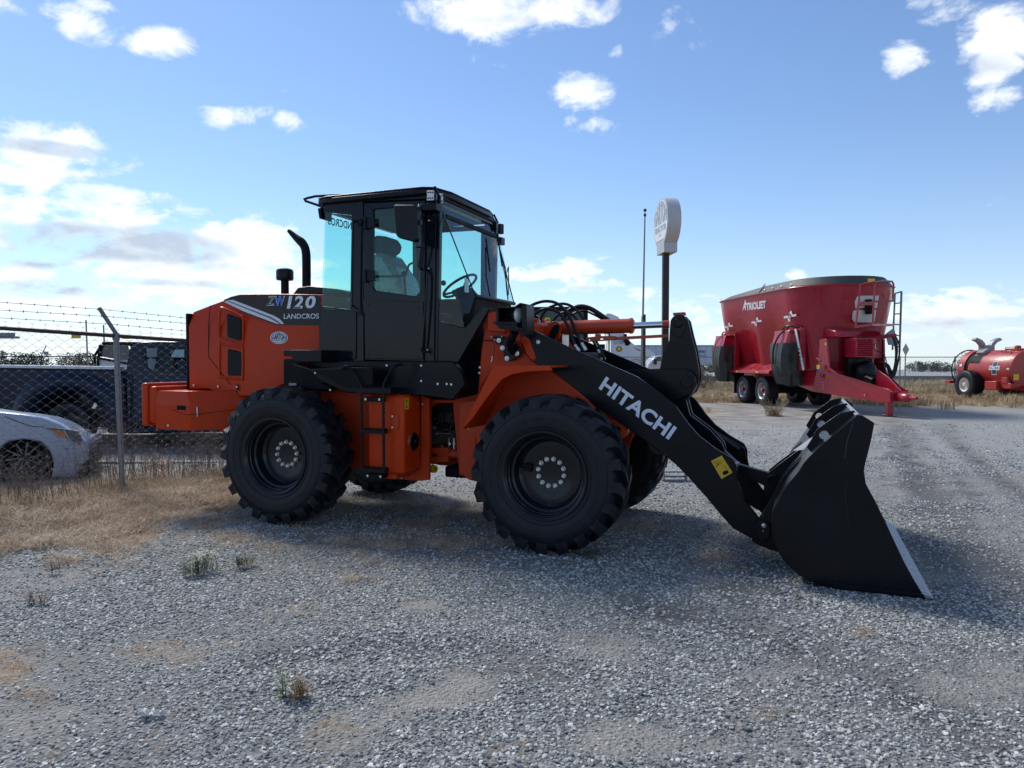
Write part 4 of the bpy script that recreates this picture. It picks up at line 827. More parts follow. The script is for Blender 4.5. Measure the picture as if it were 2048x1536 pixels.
rc = [tuple(p)[:2] for p in P(RC, .13)]; pair(MB().prism(rc, -.13, -.105), 'link_rib', BLACK, bucket, .004); MB().cyl(LZ(1546, 962, .17), LZ(1546, 962, .17) + Vector((0, .34, 0)), .05).build('link_pin', BLACKM, bucket)
# bright gussets at the top of the shell
for v0 in (.62, .12): a = LZ(1612, 903, v0); MB().add([a + Vector((-.02, 0, .012)), a + Vector((.05, 0, .09)), a + Vector((.05, .20, .10)), a + Vector((-.10, .20, -.02))], [(0, 1, 2, 3)]).build('gusset', PRIMER, bucket, ang=None)
pb = P([(1513, 1044), (1528, 1041), (1539, 1046), (1542, 1060), (1539, 1076), (1530, 1084), (1516, 1080), (1511, 1066)], .715); m = MB().prism(pb, -.722, -.70); pk = m.build('pin_keeper', BLACK, bucket, .008)
MB().lathe([(.019, 0), (.019, .01), (.012, .014), (0, .014)], LZ(1528, 1051, .722), (0, -1, 0), 14).build('bolt', ZINC, pk); MB().ball(LZ(1526, 1062, .725), .007, 6, 4).build('grease_nipple', ZINC, pk)
# yellow warning sticker below the fender
MB().add([LZ(a, b, .626) for a, b in ((932, 856), (938, 860), (939, 853))] , [(0, 1, 2)]).build('warning_sticker', YEL, loader, ang=None)
# ================================================================= BACKGROUND THINGS
MIXR = pm('mixer_red', (.36, .005, .022), .32, coat=.35, var=.05, bump=.01, bs=4)
TANKR = pm('tank_red', (.38, .024, .020), .42, coat=.15, var=.12, dust=.15)
TARP = pm('rubber_curtain', (.028, .034, .034), .48, var=.35, vs=5, bump=.2, bs=6)
OLIVE = pm('weathered_rubber_rim', (.05, .055, .05), .6, var=.25, vs=2)
RIMS = pm('wheel_steel', (.42, .45, .47), .35, metal=.6)
CREAM = pm('cream_rim', (.68, .66, .60), .5)
WOODP = pm('weathered_post', (.06, .045, .035), .85, bump=.3, vs=8)
DPOLE = pm('dark_pole_paint', (.012, .010, .010), .5)

def road_wheel(parent, c, ax, R_, w, rr, tyre=None, rim=None, hub=None, name='wheel', rib=True):
    """tyre with grooves + dished rim; c = centre of the outer face, ax = outward"""
    tyre = tyre or RUBBER; A = Vector(ax).normalized(); c = Vector(c)
    m = MB(); m.lathe([(.02, -.10 * w / .3), (rr * .45, -.09 * w / .3), (rr * .5, -.11), (rr * .82, -.13), (rr * .88, -.02), (rr * .97, .0), (rr, .008), (rr * 1.0, -.02)], c, A, 24)
    wo = m.build(name, rim or RIMS, parent)
    pr = [(rr * .97, -.01), (rr * 1.08, .012), ((R_ + rr) / 2, .022), (R_ * .93, .006), (R_ * .985, -.02)]
    if rib:
        for k in range(4): d = -.03 - k * (w - .06) / 4; e = d - (w - .06) / 4 + .012; pr += [(R_, d - .004), (R_, e), (R_ - .014, e - .001), (R_ - .014, e - .010)]
    pr += [(R_ * .985, -w + .02), (R_ * .9, -w), (rr, -w)]
    t = MB().lathe(pr, c, A, 32).build('tyre', tyre, wo)
    m = MB().lathe([(rr * .3, -.08), (rr * .28, .01), (rr * .2, .03), (0, .03)], c, A, 12); m.build('hub', hub or rim or RIMS, wo)
    return wo

# ---------------------------------------------------------------- feed mixer wagon
MX = Frame(10.25, 27.4, math.atan2(.9915, .13))      # forward = (cos yaw, -sin yaw)
mixer = thing('feed_mixer_wagon', 'tall dark red feed mixer wagon with black rubber curtains beyond the gravel', 'feed mixer', MX.o, MX.yaw)
YC = .27
def stadium(hw, half, cen, pinch, z, n=10, dx=0):
    """outline of the tub: straight flanks, round ends, optionally pinched between the augers"""
    pts = []; hw += YC
    xs = [-cen + 2 * cen * k / 24 for k in range(25)]
    def w(x):
        r = abs(((x + cen) / cen) % 1 - .5) * 2    # 1 at the auger centres, 0 between
        return hw - pinch * (1 - r ** 1.3)
    for x in xs: pts.append((x, YC - w(x), z))
    for k in range(1, n): a = -math.pi / 2 + math.pi * k / n; pts.append((cen + (half - cen) * math.cos(a), YC + hw * math.sin(a), z))
    for x in xs[::-1]: pts.append((x, YC + w(x), z))
    for k in range(1, n): a = math.pi / 2 + math.pi * k / n; pts.append((-cen + (half - cen) * math.cos(a), YC + hw * math.sin(a), z))
    return pts
m = MB(); rings = []
for z, hw, half, pn in ((1.28, 1.08, 3.62, .42), (1.6, 1.14, 3.68, .40), (2.1, 1.22, 3.76, .30), (2.7, 1.32, 3.87, .16), (3.2, 1.40, 3.97, .05), (3.6, 1.46, 4.05, .0), (4.04, 1.52, 4.12, .0)): rings.append(stadium(hw, half, 2.5, pn, z))
m.loft(rings, cap=False); inner = [[(x * .985, YC + (y - YC) * .97, z) for x, y, z in r] for r in rings[::-1]]; m.loft(inner, cap=False); m.add(rings[0], [tuple(range(len(rings[0])))])
tub = m.build('tub', MIXR, mixer, ang=50)
m = MB(); r0 = stadium(1.53, 4.13, 2.5, 0, 4.0)
def rimz(x): return .30 if x > .6 else .30 - .16 * min((.6 - x) / 4.2, 1) 
r1 = [(x * .965, YC + (y - YC) * .84, z + rimz(x)) for x, y, z in r0]; r2 = [(x * .95, YC + (y - YC) * .82, z + rimz(x) - .03) for x, y, z in r0]; r3 = [(x * .98, YC + (y - YC) * .97, z) for x, y, z in r0]
m.loft([r0, r1, r2, r3], cap=False); m.build('rubber_rim', OLIVE, mixer, ang=50)
MB().tube([(x * 1.003, y * 1.003, 4.0) for x, y, z in r0], .025, 6, closed=True).build('rim_rail', MIXR, mixer)
for x in (-2.9, .9, 1.5, 2.1, 2.7):
    MB().ball((x, -1.46 if x < 2.6 else -1.42, 4.12), (.045, .02, .03), 8, 6).build('rim_clamp', ZINC, mixer)
MB().hexa([(.46, -1.55, 4.0), (.54, -1.55, 4.0), (.54, -1.52, 4.0), (.46, -1.52, 4.0)], [(.46, -1.26, 4.38), (.54, -1.26, 4.38), (.54, -1.23, 4.38), (.46, -1.23, 4.38)]).build('rim_joint', TARP, mixer, .01)
def mside(px, py, z_ref=None):       # a point on the near flank, its width follows the height
    v = 1.4
    for _ in range(6):
        p = MX.pv(px, py, v); v = 1.08 + (min(max(p.z, 1.28), 4.04) - 1.28) * .16 + .0
    return MX.pv(px, py, v + .012)
def decal(name, pts, mat, parent, off=0.0): return MB().add([mside(*p) + Vector((0, -off, 0)) for p in pts], [tuple(range(len(pts)))]).build(name, mat, parent, ang=None)
lettering('lettering', 'TRIOLIET', mside(1493, 621), mside(1532, 616.5), mside(1492, 606), WHITE, tub, .05)
decal('logo', [(1484, 623.5), (1490.5, 599.5), (1493, 606), (1491, 622), (1488.5, 614.5)], WHITE, tub); decal('logo', [(1487, 623), (1489, 613), (1492, 611), (1493, 606), (1490, 600)], WHITE, tub, .003)
for (cx, cy, s) in ((1457, 653, .78), (1513, 643.5, .92), (1580, 632.5, 1.12)):
    for k in range(2):
        g = 1 if k == 0 else -1
        decal('emblem', [(cx - 1.5 * s * g, cy - 5.5 * s * g), (cx + 1 * s * g, cy - 10 * s * g), (cx + 3.0 * s * g, cy - 9 * s * g), (cx + 4.5 * s * g, cy - 3 * s * g), (cx + 11 * s * g, cy - 4 * s * g), (cx + 11 * s * g, cy - .2 * s * g), (cx + 2 * s * g, cy + 1.5 * s * g), (cx, cy)], WHITE, tub)
    p = mside(cx, cy); MB().lathe([(.06 * s, .012), (.075 * s, .014), (.09 * s, .012)], p, (0, -1, -.2), 14).build('emblem_ring', MIXR, tub)
# side skirt over the axles
m = MB(); m.prism([(-3.3, 1.16), (1.2, 1.16), (1.2, 1.26), (-3.3, 1.26)], -1.42, -1.36); m.hexa([(-3.3, -1.42, 1.25), (1.2, -1.42, 1.25), (1.2, -1.05, 1.25), (-3.3, -1.05, 1.25)], [(-3.3, -1.38, 1.27), (1.2, -1.38, 1.27), (1.0, -.95, 1.52), (-3.1, -.95, 1.52)]); pair(m, 'side_skirt', MIXR, mixer, .01, fix=True)
for x in (-2.6, -1.5, .2): MB().box((x, -1.428, 1.18), (x + .18, -1.41, 1.24)).build('reflector', YEL, mixer)
# chassis beam, tower plate, drawbar
m = MB(); m.prism([(-3.4, .95), (3.9, .72), (3.9, 1.30), (-3.4, 1.2)], -.55, .55); m.box((-3.3, -.45, .9), (3.6, .45, 1.15)); m.build('chassis_beam', MIXR, mixer, .01)
m = MB(); m.prism([(.9, 1.27), (3.2, 1.27), (3.9, 1.2), (3.9, .62), (3.3, .62), (1.2, .98)], -.98, -.92); pair(m, 'chassis_side', MIXR, mixer, .01)
m = MB(); m.prism([(3.3, .62), (4.0, .60), (4.45, .55), (5.9, .42), (6.25, .42), (6.25, .78), (5.85, .86), (4.5, 1.22), (4.2, 1.42), (4.1, 2.30), (3.72, 2.30), (3.6, 1.4)], -.99, -.93); 
m.v = [(x, (y if x < 4.1 else y * (1 - .72 * min((x - 4.1) / 1.9, 1))), z) for x, y, z in m.v]; drawbar = pair(m, 'drawbar', MIXR, mixer, .01)[0]; MB().box((5.8, -.24, .45), (6.25, .24, .75)).build('hitch_block', MIXR, mixer, .01)
m = MB(); 
for z in (.75, .85, .95, 1.05, 1.35, 1.45, 1.55, 1.65): m.lathe([(.018, 0), (.018, .012), (0, .012)], (3.98, -1.0, z), (0, -1, 0), 6)
m.lathe([(.025, 0), (.02, .01), (0, .01)], (5.4, -.52, .6), (0, -1, 0), 8); m.build('bolt', ZINC, drawbar)
m = MB(); m.box((4.05, -1.0, 2.10), (4.12, -.99, 2.18)); m.build('warning_sticker', YEL, drawbar)
m = MB(); m.lathe([(.10, 0), (.13, .05), (.13, .35), (.09, .45), (.05, .5), (.05, .75), (0, .76)], (6.25, 0, .58), (1, 0, 0), 16); m.build('hitch_eye', MIXR, drawbar)
m = MB(); m.box((5.72, -.09, .03), (5.88, .09, .55)); m.box((5.65, -.16, .0), (5.95, .16, .035)); m.build('jack_leg', MIXR, mixer, .01)
m = MB(); m.prism([(5.1, .8), (6.3, .75), (5.7, 1.15), (5.2, 1.35)], .0, .05); m.build('hose_stand', MIXR, mixer, .01)
# louvred cabinet
cy0 = MX.u(1713, 700, 4.75).y; cy1 = MX.u(1753, 700, 4.75).y; m = MB(); m.box((4.1, cy0, 1.72), (4.73, cy1, 2.32)); cab2 = m.build('cabinet', MIXR, mixer, .02)
for k in range(8): z = 1.76 + k * .066; MB().add([(4.735, cy0 + .04, z), (4.735, cy1 - .12, z), (4.775, cy1 - .12, z + .03), (4.775, cy0 + .04, z + .03), (4.735, cy0 + .04, z + .055), (4.735, cy1 - .12, z + .055)], [(0, 1, 2, 3), (3, 2, 5, 4), (0, 3, 4), (1, 5, 2)]).build('louvre', MIXR, cab2, ang=None)
MB().tube([(4.735, cy1 - .05, 1.95), (4.77, cy1 - .05, 1.97), (4.77, cy1 - .05, 2.12), (4.735, cy1 - .05, 2.14)], .01, 6).build('handle', ZINC, cab2)
m = MB(); m.prism([(3.2, 2.35), (4.35, 2.35), (4.2, 2.55), (3.2, 2.75)], -.75, .75); m.build('front_cowl', MIXR, mixer, .03)
m = MB(); m.tube([(4.3, .2, 2.33), (4.6, .5, 2.36), (4.7, .95, 2.40)], .05, 8); m.box((3.9, .2, 1.7), (4.3, .75, 2.3)); m.build('hose_arm', MIXR, mixer)
m = MB()
for i in range(9):
    a = rng.uniform(-.06, .06); b = rng.uniform(.0, .25); l = rng.uniform(1.15, 1.35)
    m.tube(catmull([(4.55, .62 + a, 2.30), (4.66, .80 + a + b * .3, 2.42), (4.70, .92 + a + b * .6, 2.1), (4.7, .95 + a + b * .4, 1.7), (4.7, .88 + a, 2.42 - l), (4.68, .80 + a, 2.5 - l), (4.6, .72 + a, 1.5), (4.5, .55 + a, 1.6)], 4), .017, 6)
for c_, r_ in (((4.42, -.05, 1.95), .22), ((4.45, .0, 2.0), .18), ((4.5, .45, 1.55), .33), ((4.4, .25, 2.1), .25)): m.tube([(c_[0], c_[1] + r_ * math.cos(k * .4), c_[2] + r_ * 1.1 * math.sin(k * .4)) for k in range(16)], .016, 6, closed=True)
m.build('hydraulic_hoses', HOSE, mixer)
m = MB(); m.ball((4.5, .1, 1.25), (.35, .3, .38), 14, 10); m.cyl((4.2, 0, 1.2), (5.1, .0, 1.0), .12); m.box((3.95, -.3, 1.1), (4.2, .5, 1.7)); m.build('driveline_guard', PLAST, mixer)
# operator platform, rail, ladder, big figure emblem, lamp
def fr(px, py, u=4.13):
    p = MX.u(px, py, u); return p
E1 = [(1716, 592), (1757, 591.5), (1753, 613), (1749, 615), (1750, 604), (1737, 603), (1722, 604), (1720, 613), (1711, 614), (1709, 606), (1711, 597)]
for pts in ([(1714, 593), (1719, 591.5), (1758, 591), (1754, 616), (1710, 616), (1709.5, 603)], [(1706, 622), (1711, 620), (1753, 620), (1749, 643), (1742, 645), (1708, 644), (1704, 637)]):
    def on_end(px, py):
        p = MX.u(px, py, 4.0)
        for _ in range(6):
            t = (min(max(p.z, 1.28), 4.04) - 1.28) / 2.76; hw = 1.08 + .44 * t; half = 3.62 + .5 * t
            hw += YC; s = max(min((p.y - YC) / hw, .995), -.995); p = MX.u(px, py, 2.5 + (half - 2.5) * math.sqrt(1 - s * s) + .02)
        return p
    n_ = 6; top_ = [pts[0], pts[1], pts[2]]
    dens = []
    for i in range(len(pts)):
        a, b = pts[i], pts[(i + 1) % len(pts)]
        for k in range(n_): t = k / n_; dens.append((a[0] + (b[0] - a[0]) * t, a[1] + (b[1] - a[1]) * t))
    cxm = sum(p[0] for p in dens) / len(dens); cym = sum(p[1] for p in dens) / len(dens); V = [on_end(*p) for p in dens]
    mid = [on_end(cxm + (p[0] - cxm) * .5, cym + (p[1] - cym) * .5) for p in dens]; n = len(V)
    MB().add(V + mid + [on_end(cxm, cym)], [(i, (i + 1) % n, n + (i + 1) % n, n + i) for i in range(n)] + [(n + i, n + (i + 1) % n, 2 * n) for i in range(n)]).build('figure_emblem', CREAM, tub, ang=None)
m = MB(); m.cyl(on_end(1733, 600) + Vector((.12, 0, .0)), on_end(1733, 628) + Vector((.12, 0, 0)), .11, n=14); m.build('lamp', BLACKM, mixer)
def rail(pts, u, r, name='rail', mat=MIXR, par=None): return MB().tube([MX.u(a, b, uu) for a, b, uu in [(p + (u,) if len(p) == 2 else p) for p in pts]], r, 8).build(name, mat, par or mixer)
plat = MB().hexa([MX.u(1709, 656, 5.0) , MX.u(1745, 652, 5.0), MX.u(1788, 652, 4.2), MX.u(1738, 655, 4.1)], [p + Vector((0, 0, .07)) for p in (MX.u(1709, 656, 5.0), MX.u(1745, 652, 5.0), MX.u(1788, 652, 4.2), MX.u(1738, 655, 4.1))]).build('platform', MIXR, mixer, fix=True)
rail([(1711, 655), (1718, 600), (1721, 570), (1730, 567), (1750, 564)], 4.9, .03, par=plat); rail([(1745, 652, 4.9), (1748, 600, 4.9), (1750, 564, 4.9), (1770, 562, 4.6), (1784, 563, 4.3), (1787, 568, 4.3), (1786, 602, 4.3)], 4.9, .03, par=plat)
rail([(1716, 611, 4.9), (1750, 603, 4.9), (1786, 602, 4.3)], 4.9, .028, par=plat); rail([(1762, 652), (1768, 620), (1768, 592), (1764, 587)], 4.4, .028, par=plat); MB().obox(MX.u(1732, 607, 4.95), ((0, 1, 0), (0, 0, 1), (1, 0, 0)), (.26, .05, .01)).build('rail_board', MIXR, plat)
lad2 = MB(); 
A = [MX.u(1790, 587, 3.6), MX.u(1785, 700, 3.6)]; B = [MX.u(1803, 583, 3.6), MX.u(1799, 705, 3.6)]; lad2.tube(A, .03, 6); lad2.tube(B, .035, 6)
lad2.tube([A[0], B[0]], .025, 6)
for k in range(1, 6): lad2.tube([A[0].lerp(A[1], k / 5.5), B[0].lerp(B[1], k / 5.5)], .022, 6)
lad2.build('ladder', GALV, mixer)
m = MB(); m.hexa([MX.u(1770, 668, 3.9), MX.u(1787, 656, 3.9), MX.u(1795, 690, 3.9), MX.u(1776, 690, 3.9)], [p + Vector((.04, 0, 0)) for p in (MX.u(1770, 668, 3.9), MX.u(1787, 656, 3.9), MX.u(1795, 690, 3.9), MX.u(1776, 690, 3.9))]); m.build('folding_steps', GALV, mixer, .01)
p = on_end(1742, 562); MB().obox(p + Vector((.02, 0, 0)), ((0, 1, 0), (0, 0, 1), (1, 0, 0)), (.11, .07, .01)).build('warning_sticker', YEL, tub)
# discharge doors with rubber curtains
for (P1, x0) in ((0, -2.95), (1, 2.02)):
    wd = .95
    m = MB(); m.prism([(x0 - .05, 2.62), (x0 + wd, 2.62), (x0 + wd, 2.50), (x0 - .05, 2.5)], -1.62, -1.2)
    m.hexa([(x0, -1.75, 2.12), (x0 + wd, -1.75, 2.12), (x0 + wd, -1.1, 2.12), (x0, -1.1, 2.12)], [(x0, -1.62, 2.6), (x0 + wd, -1.62, 2.6), (x0 + wd, -1.2, 2.6), (x0, -1.2, 2.6)])
    m.prism([(x0 + wd, 1.3), (x0 + wd + .12, 1.3), (x0 + wd + .12, 2.7), (x0 + wd, 2.7)], -1.30, -1.1); m.prism([(x0 - .12, 1.3), (x0, 1.3), (x0, 2.7), (x0 - .12, 2.7)], -1.30, -1.1)
    d_ = m.build('discharge_door', MIXR, mixer, .015, fix=True)
    # draped curtain: a folded sheet round the chute, front and both sides
    V = []; F = []; nx = 22; nz = 10
    path = [(x0 - .04, -1.15), (x0 - .05, -1.78), (x0 + wd + .04, -1.80), (x0 + wd + .05, -1.15)]
    L_ = [0, .63, .63 + wd + .09, 1.26 + wd + .14]
    for j in range(nz + 1):
        t = j / nz; z = 2.2 - t * 1.35
        for i in range(nx + 1):
            s_ = L_[-1] * i / nx; k = 0
            while k < 2 and s_ > L_[k + 1]: k += 1
            f = (s_ - L_[k]) / (L_[k + 1] - L_[k]); px_ = path[k][0] + (path[k + 1][0] - path[k][0]) * f; py_ = path[k][1] + (path[k + 1][1] - path[k][1]) * f
            cx0 = x0 + wd * .62; sw = .05 * math.sin(i * 1.9 + 1) * t + .03 * math.sin(i * 3.3 + j * .4) * t
            V.append((px_ + (cx0 - px_) * .52 * t + sw, py_ + .12 * t + sw * .8 + .10 * math.sin(math.pi * t) * (-1 if k == 1 else 0), z + (.0 if k == 1 else -.05 * t)))
    for j in range(nz): F += [(j * (nx + 1) + i, j * (nx + 1) + i + 1, (j + 1) * (nx + 1) + i + 1, (j + 1) * (nx + 1) + i) for i in range(nx)]
    # second sheet just inside gives it thickness
    n = len(V); V += [(a, b + .012, c) for a, b, c in V]; F += [tuple(n + q for q in reversed(f)) for f in F[:]]
    MB().add(V, F).build('rubber_curtain', TARP, mixer, ang=60)
    m = MB(); m.tube(catmull([(x0 + wd * .75, -1.5, 2.72), (x0 + wd * .55, -1.75, 2.45), (x0 + wd * .42, -1.88, 2.0), (x0 + wd * .40, -1.88, 1.5)], 4), .03 if P1 else .02, 6); m.tube(catmull([(x0 + wd * .3, -1.5, 2.66), (x0 + wd * .7, -1.55, 2.76), (x0 + wd + .05, -1.3, 2.7)], 4), .03, 6); m.build('hydraulic_hoses', HOSE if P1 else ORANGE_D, mixer)
m = MB(); x0 = 2.02 + .95 + .14; pl = m.obox((x0 + .12, -1.40, 1.98), ((1, 0, 0), (.18, .12, -1), (0, 1, 0)), (.05, .68, .012)); ru = m.build('scale_rule', WHITE, mixer)
for k in range(9): MB().obox((x0 + .0 + k * .03 + .0, -1.418 + .0, 2.52 - k * .13), ((1, 0, 0), (0, 0, 1), (0, 1, 0)), (.025, .03, .004)).build('rule_mark', INK, ru)
decal('blue_sticker', [(1636, 740), (1645, 739), (1645, 743), (1636, 744)], BLUE2, mixer, .03); decal('warning_sticker', [(1635, 730), (1641, 729.5), (1641, 738), (1635, 738.5)], YEL, mixer, .03)
MB().tube([mside(1637, 690) + Vector((0, -.08, 0)), mside(1638, 715) + Vector((0, -.08, 0)), mside(1646, 722) + Vector((0, -.08, 0))], .03, 6).build('lever', MIXR, mixer)
# wheels
for i, x in enumerate((-1.35, .25)):
    for s in (-1, 1): road_wheel(mixer, (x, s * 1.22, .53), (0, s, 0), .53, .42, .30, hub=MIXR); 
for i, x in enumerate((-1.35, .25)):
    MB().cyl((x, -.9, .53), (x, .9, .53), .09).build('axle', BLACKM, mixer)
m = MB(); m.prism([(-2.05, .35), (-1.98, .35), (-1.98, 1.15), (-2.05, 1.15)], -1.25, -.85); m.build('mudflap', BLACKM, mixer, .005)
m = MB(); m.prism([(-1.6, .6), (.6, .6), (.6, .95), (-1.6, .95)], -.5, -.35); pair(m, 'suspension', BLACKM, mixer)

# ---------------------------------------------------------------- sprayer tank trailer at the right edge
SP_ = Frame(20.7, 32.1, math.atan2(.996, .105)); spr = thing('tank_sprayer_trailer', 'round red tank sprayer trailer with grey outlet horns at the right edge', 'tank trailer', SP_.o, SP_.yaw)
# measured: wheel at photo x 1940, ground row 797
R1 = .86; zc2 = 1.22
m = MB(); m.lathe([(.0, -.02), (R1 * .9, .0), (R1 - .02, .04), (R1, .1), (R1, 2.42), (R1 - .015, 2.45), (0, 2.47)], (-.35, 0, zc2), (1, 0, 0), 48); tank2 = m.build('tank', TANKR, spr, ang=30)
m = MB(); m.lathe([(.7, 0), (R1 + .01, .0), (R1 + .02, .42), (.80, .42)], (-.95, 0, zc2), (1, 0, 0), 48); m.build('fan_housing', TANKR, spr)
m = MB(); m.lathe([(R1 - .03, 0), (R1 - .03, .25)], (-.58, 0, zc2), (1, 0, 0), 40); m.build('housing_gap', INK, spr)
m = MB()
for rr_ in (R1 + .02, R1 - .2, R1 - .45, .2): m.tube([(-1.28 + (R1 - rr_) * -.12, rr_ * math.cos(2 * math.pi * k / 32), zc2 + rr_ * math.sin(2 * math.pi * k / 32)) for k in range(32)], .016 if rr_ < R1 else .028, 6, closed=True)
for k in range(12): a = 2 * math.pi * k / 12; m.tube([(-1.36, .2 * math.cos(a), zc2 + .2 * math.sin(a)), (-1.28, (R1 + .02) * math.cos(a), zc2 + (R1 + .02) * math.sin(a)), (-.95, R1 * math.cos(a), zc2 + R1 * math.sin(a))], .014, 5)
m.build('fan_guard', BLACKM, spr)
m = MB(); th0 = R(-62); a_ = []
for th in (R(18), R(44)): a_.append((math.cos(th), math.sin(th)))
V = []; 
for x in (-.28, .32):
    for k in range(6): th = R(20 + 26 * k / 5); V.append((x, -(R1 + .004) * math.cos(th), zc2 + (R1 + .004) * math.sin(th)))
MB().add(V, [(k, k + 1, 7 + k, 6 + k) for k in range(5)]).build('outlet_opening', INK, spr, ang=None)
m = MB(); th = R(58); c = Vector((.12, -(R1 + .06) * math.cos(th), zc2 + (R1 + .06) * math.sin(th))); m.obox(c, ((1, 0, .0), (0, math.sin(th), math.cos(th)), (0, -math.cos(th), math.sin(th))), (.20, .16, .08)); m.build('vent_box', PRIMER, spr, .01)
m = MB()
m.box((-.5, -.24, zc2 + R1 - .06), (-.1, .24, zc2 + R1 + .22))
horns = m.build('horn_base', PRIMER, spr, .02)
for s in (1, -1):
    m = MB(); path = [Vector((-.3, s * .16, zc2 + R1 + .05)), Vector((-.3, s * .22, zc2 + R1 + .25)), Vector((-.3, s * .36, zc2 + R1 + .40)), Vector((-.3, s * .60, zc2 + R1 + .50))]
    m.loft([[p + Vector((-w, -s * .06, .05)), p + Vector((w, -s * .06, .05)), p + Vector((w, s * .06, -.05)), p + Vector((-w, s * .06, -.05))] for p, w in zip(path, (.12, .13, .13, .12))]); m.build('outlet_horn', PRIMER, horns, .01)
def tanksurf(x, th, r=R1 + .006): return Vector((x, -r * math.cos(th), zc2 + r * math.sin(th)))
def tquad(name, x0, x1, t0, t1, mat, r=R1 + .006, par=None): n = 5; V = [tanksurf(x0 if i == 0 else x1, R(t0 + (t1 - t0) * k / n), r) for i in (0, 1) for k in range(n + 1)]; return MB().add(V, [(k, k + 1, n + 2 + k, n + 1 + k) for k in range(n)]).build(name, mat, par or tank2, ang=None)
tquad('logo_cross', 1.10, 1.36, -12, 26, WHITE); tquad('logo_cross', .94, 1.52, 1, 13, WHITE, R1 + .008); tquad('logo_field', 1.12, 1.34, -10, 24.5, NAVY, R1 + .010); tquad('logo_field', .96, 1.50, 2, 12, WHITE, R1 + .012)
lettering('lettering', 'PUL-TANK', tanksurf(.97, R(3.5), R1 + .014), tanksurf(1.49, R(3.5), R1 + .014), tanksurf(.97, R(11), R1 + .014), NAVY, tank2, .02)
lettering('lettering', 'S', tanksurf(1.16, R(-10), R1 + .015), tanksurf(1.30, R(-10), R1 + .015), tanksurf(1.16, R(24), R1 + .015), PRIMER, tank2, .02)
tquad('sticker', -.80, -.66, 10, 17, WHITE, R1 + .03); tquad('sticker', 1.9, 2.04, 3, 7, CREAM)
m = MB(); m.box((2.12, -.74, zc2 - .38), (2.13, -.50, zc2 - .14)); m.build('sticker', YEL, tank2)
m = MB(); m.tube(catmull([tanksurf(1.1, R(62)), tanksurf(1.13, R(62), R1 + .08), tanksurf(1.65, R(58), R1 + .09), tanksurf(1.72, R(54), R1)], 4), .018, 6); m.build('handle', TANKR, spr)
m = MB(); m.box((1.12, -.3, zc2 + R1 - .05), (1.9, .25, zc2 + R1 + .05)); m.tube([(1.15, -.32, zc2 + R1 - .05), (1.18, -.32, zc2 + R1 + .10), (1.8, -.32, zc2 + R1 + .10), (1.82, -.32, zc2 + R1 - .05)], .015, 6); m.lathe([(.12, 0), (.12, .12), (.05, .15), (0, .15)], (1.45, 0, zc2 + R1 + .03), (0, 0, 1), 16); m.build('hatch', TANKR, spr, .005)
m = MB(); m.box((.95, -1.05, .42), (1.6, -.1, .78)); m.build('side_locker', TANKR, spr, .02)
m = MB(); m.prism([(-.9, .42), (3.2, .42), (3.2, .62), (-.9, .62)], -.45, .45); m.box((1.6, -.9, .50), (2.2, .9, .70)); m.box((1.7, -.92, .70), (2.0, -.70, .95)); m.build('frame', TANKR, spr, .01)
m = MB(); m.box((-1.6, -.95, .62), (-1.3, .5, .74)); m.build('rear_bar', TANKR, spr, .01); 
w_ = road_wheel(spr, (.0, -1.25, .60), (0, -1, 0), .60, .48, .30, rim=CREAM, rib=False)
w2_ = road_wheel(spr, (.0, 1.25, .60), (0, 1, 0), .60, .48, .30, rim=CREAM, rib=False)
m = MB()
for s in (-1, 1):
    for row in range(4):
        for k in range(26): a = 2 * math.pi * (k + .5 * (row % 2)) / 26; y = s * (.83 + row * .115); c = Vector((.60 * math.sin(a), y, .60 + .60 * math.cos(a))); m.obox(c, ((math.cos(a), 0, -math.sin(a)), (0, 1, 0), (math.sin(a), 0, math.cos(a))), (.05, .045, .016))
m.build('tread_blocks', RUBBER, w_)
MB().cyl((0, -.8, .6), (0, .8, .6), .07).build('axle', BLACKM, spr)
m = MB(); m.cyl((2.3, 0, .28), (2.3, .25, .28), .28, n=20); m.build('spare_drum', BLACKM, spr)

# ---------------------------------------------------------------- dealer pole sign
SG = atY(1330, 723, 35.0); sx, sy = SG.x, SG.y
sign = thing('pole_sign', 'tall white oval dealer sign on a dark square pole behind the loader', 'sign', (sx, sy, 0))
m = MB().box((-.145, -.145, 0), (.145, .145, 6.9)); m.build('pole', DPOLE, sign, .01)
def so(px, py, Y=35.): return atY(px, py, Y) - Vector((sx, sy, 0))
T_ = .62; Wf = 2.5; fd = Vector((-.075, .997, 0)); nd = Vector((.997, .075, 0)); cor = so(1333, 450, 34.2); near0 = Vector((cor.x, -1.15, 0)); zt = so(1345, 396).z; zn = so(1330, 484).z; zb = so(1330, 507).z
ol = []; zc3 = (zt + zn - .25) / 2; hz = (zt - zn + .25) / 2
for k in range(33): a = R(-58) + R(296) * k / 32; ol.append((Wf / 2 + Wf / 2 * math.cos(a), zc3 + hz * math.sin(a)))
ol = [(Wf / 2 + .64, zb), (Wf / 2 + .64, zn - .05)] + ol + [(Wf / 2 - .64, zn - .05), (Wf / 2 - .64, zb)]
Tm = lambda p: near0 + fd * p.x + nd * p.y + Vector((0, 0, p.z))
m = MB().prism(ol, 0, T_, T=Tm); sbox = m.build('sign_box', pm('sign_box_grey', (.48, .49, .50), .5), sign, .02, fix=True)
face = [(Wf / 2 + (a - Wf / 2) * .93, zc3 + (b - zc3) * .94) for a, b in ol if b > zn - .04]
MB().prism(face, -.012, -.004, T=Tm).build('sign_face', WHITE, sbox, ang=None)
far = Tm(Vector((Wf * .92, -.02, zc3 - .05))); nr = Tm(Vector((Wf * .08, -.02, zc3 - .05)))
SGL = pm('faded_sign_ink', (.46, .50, .56), .5)
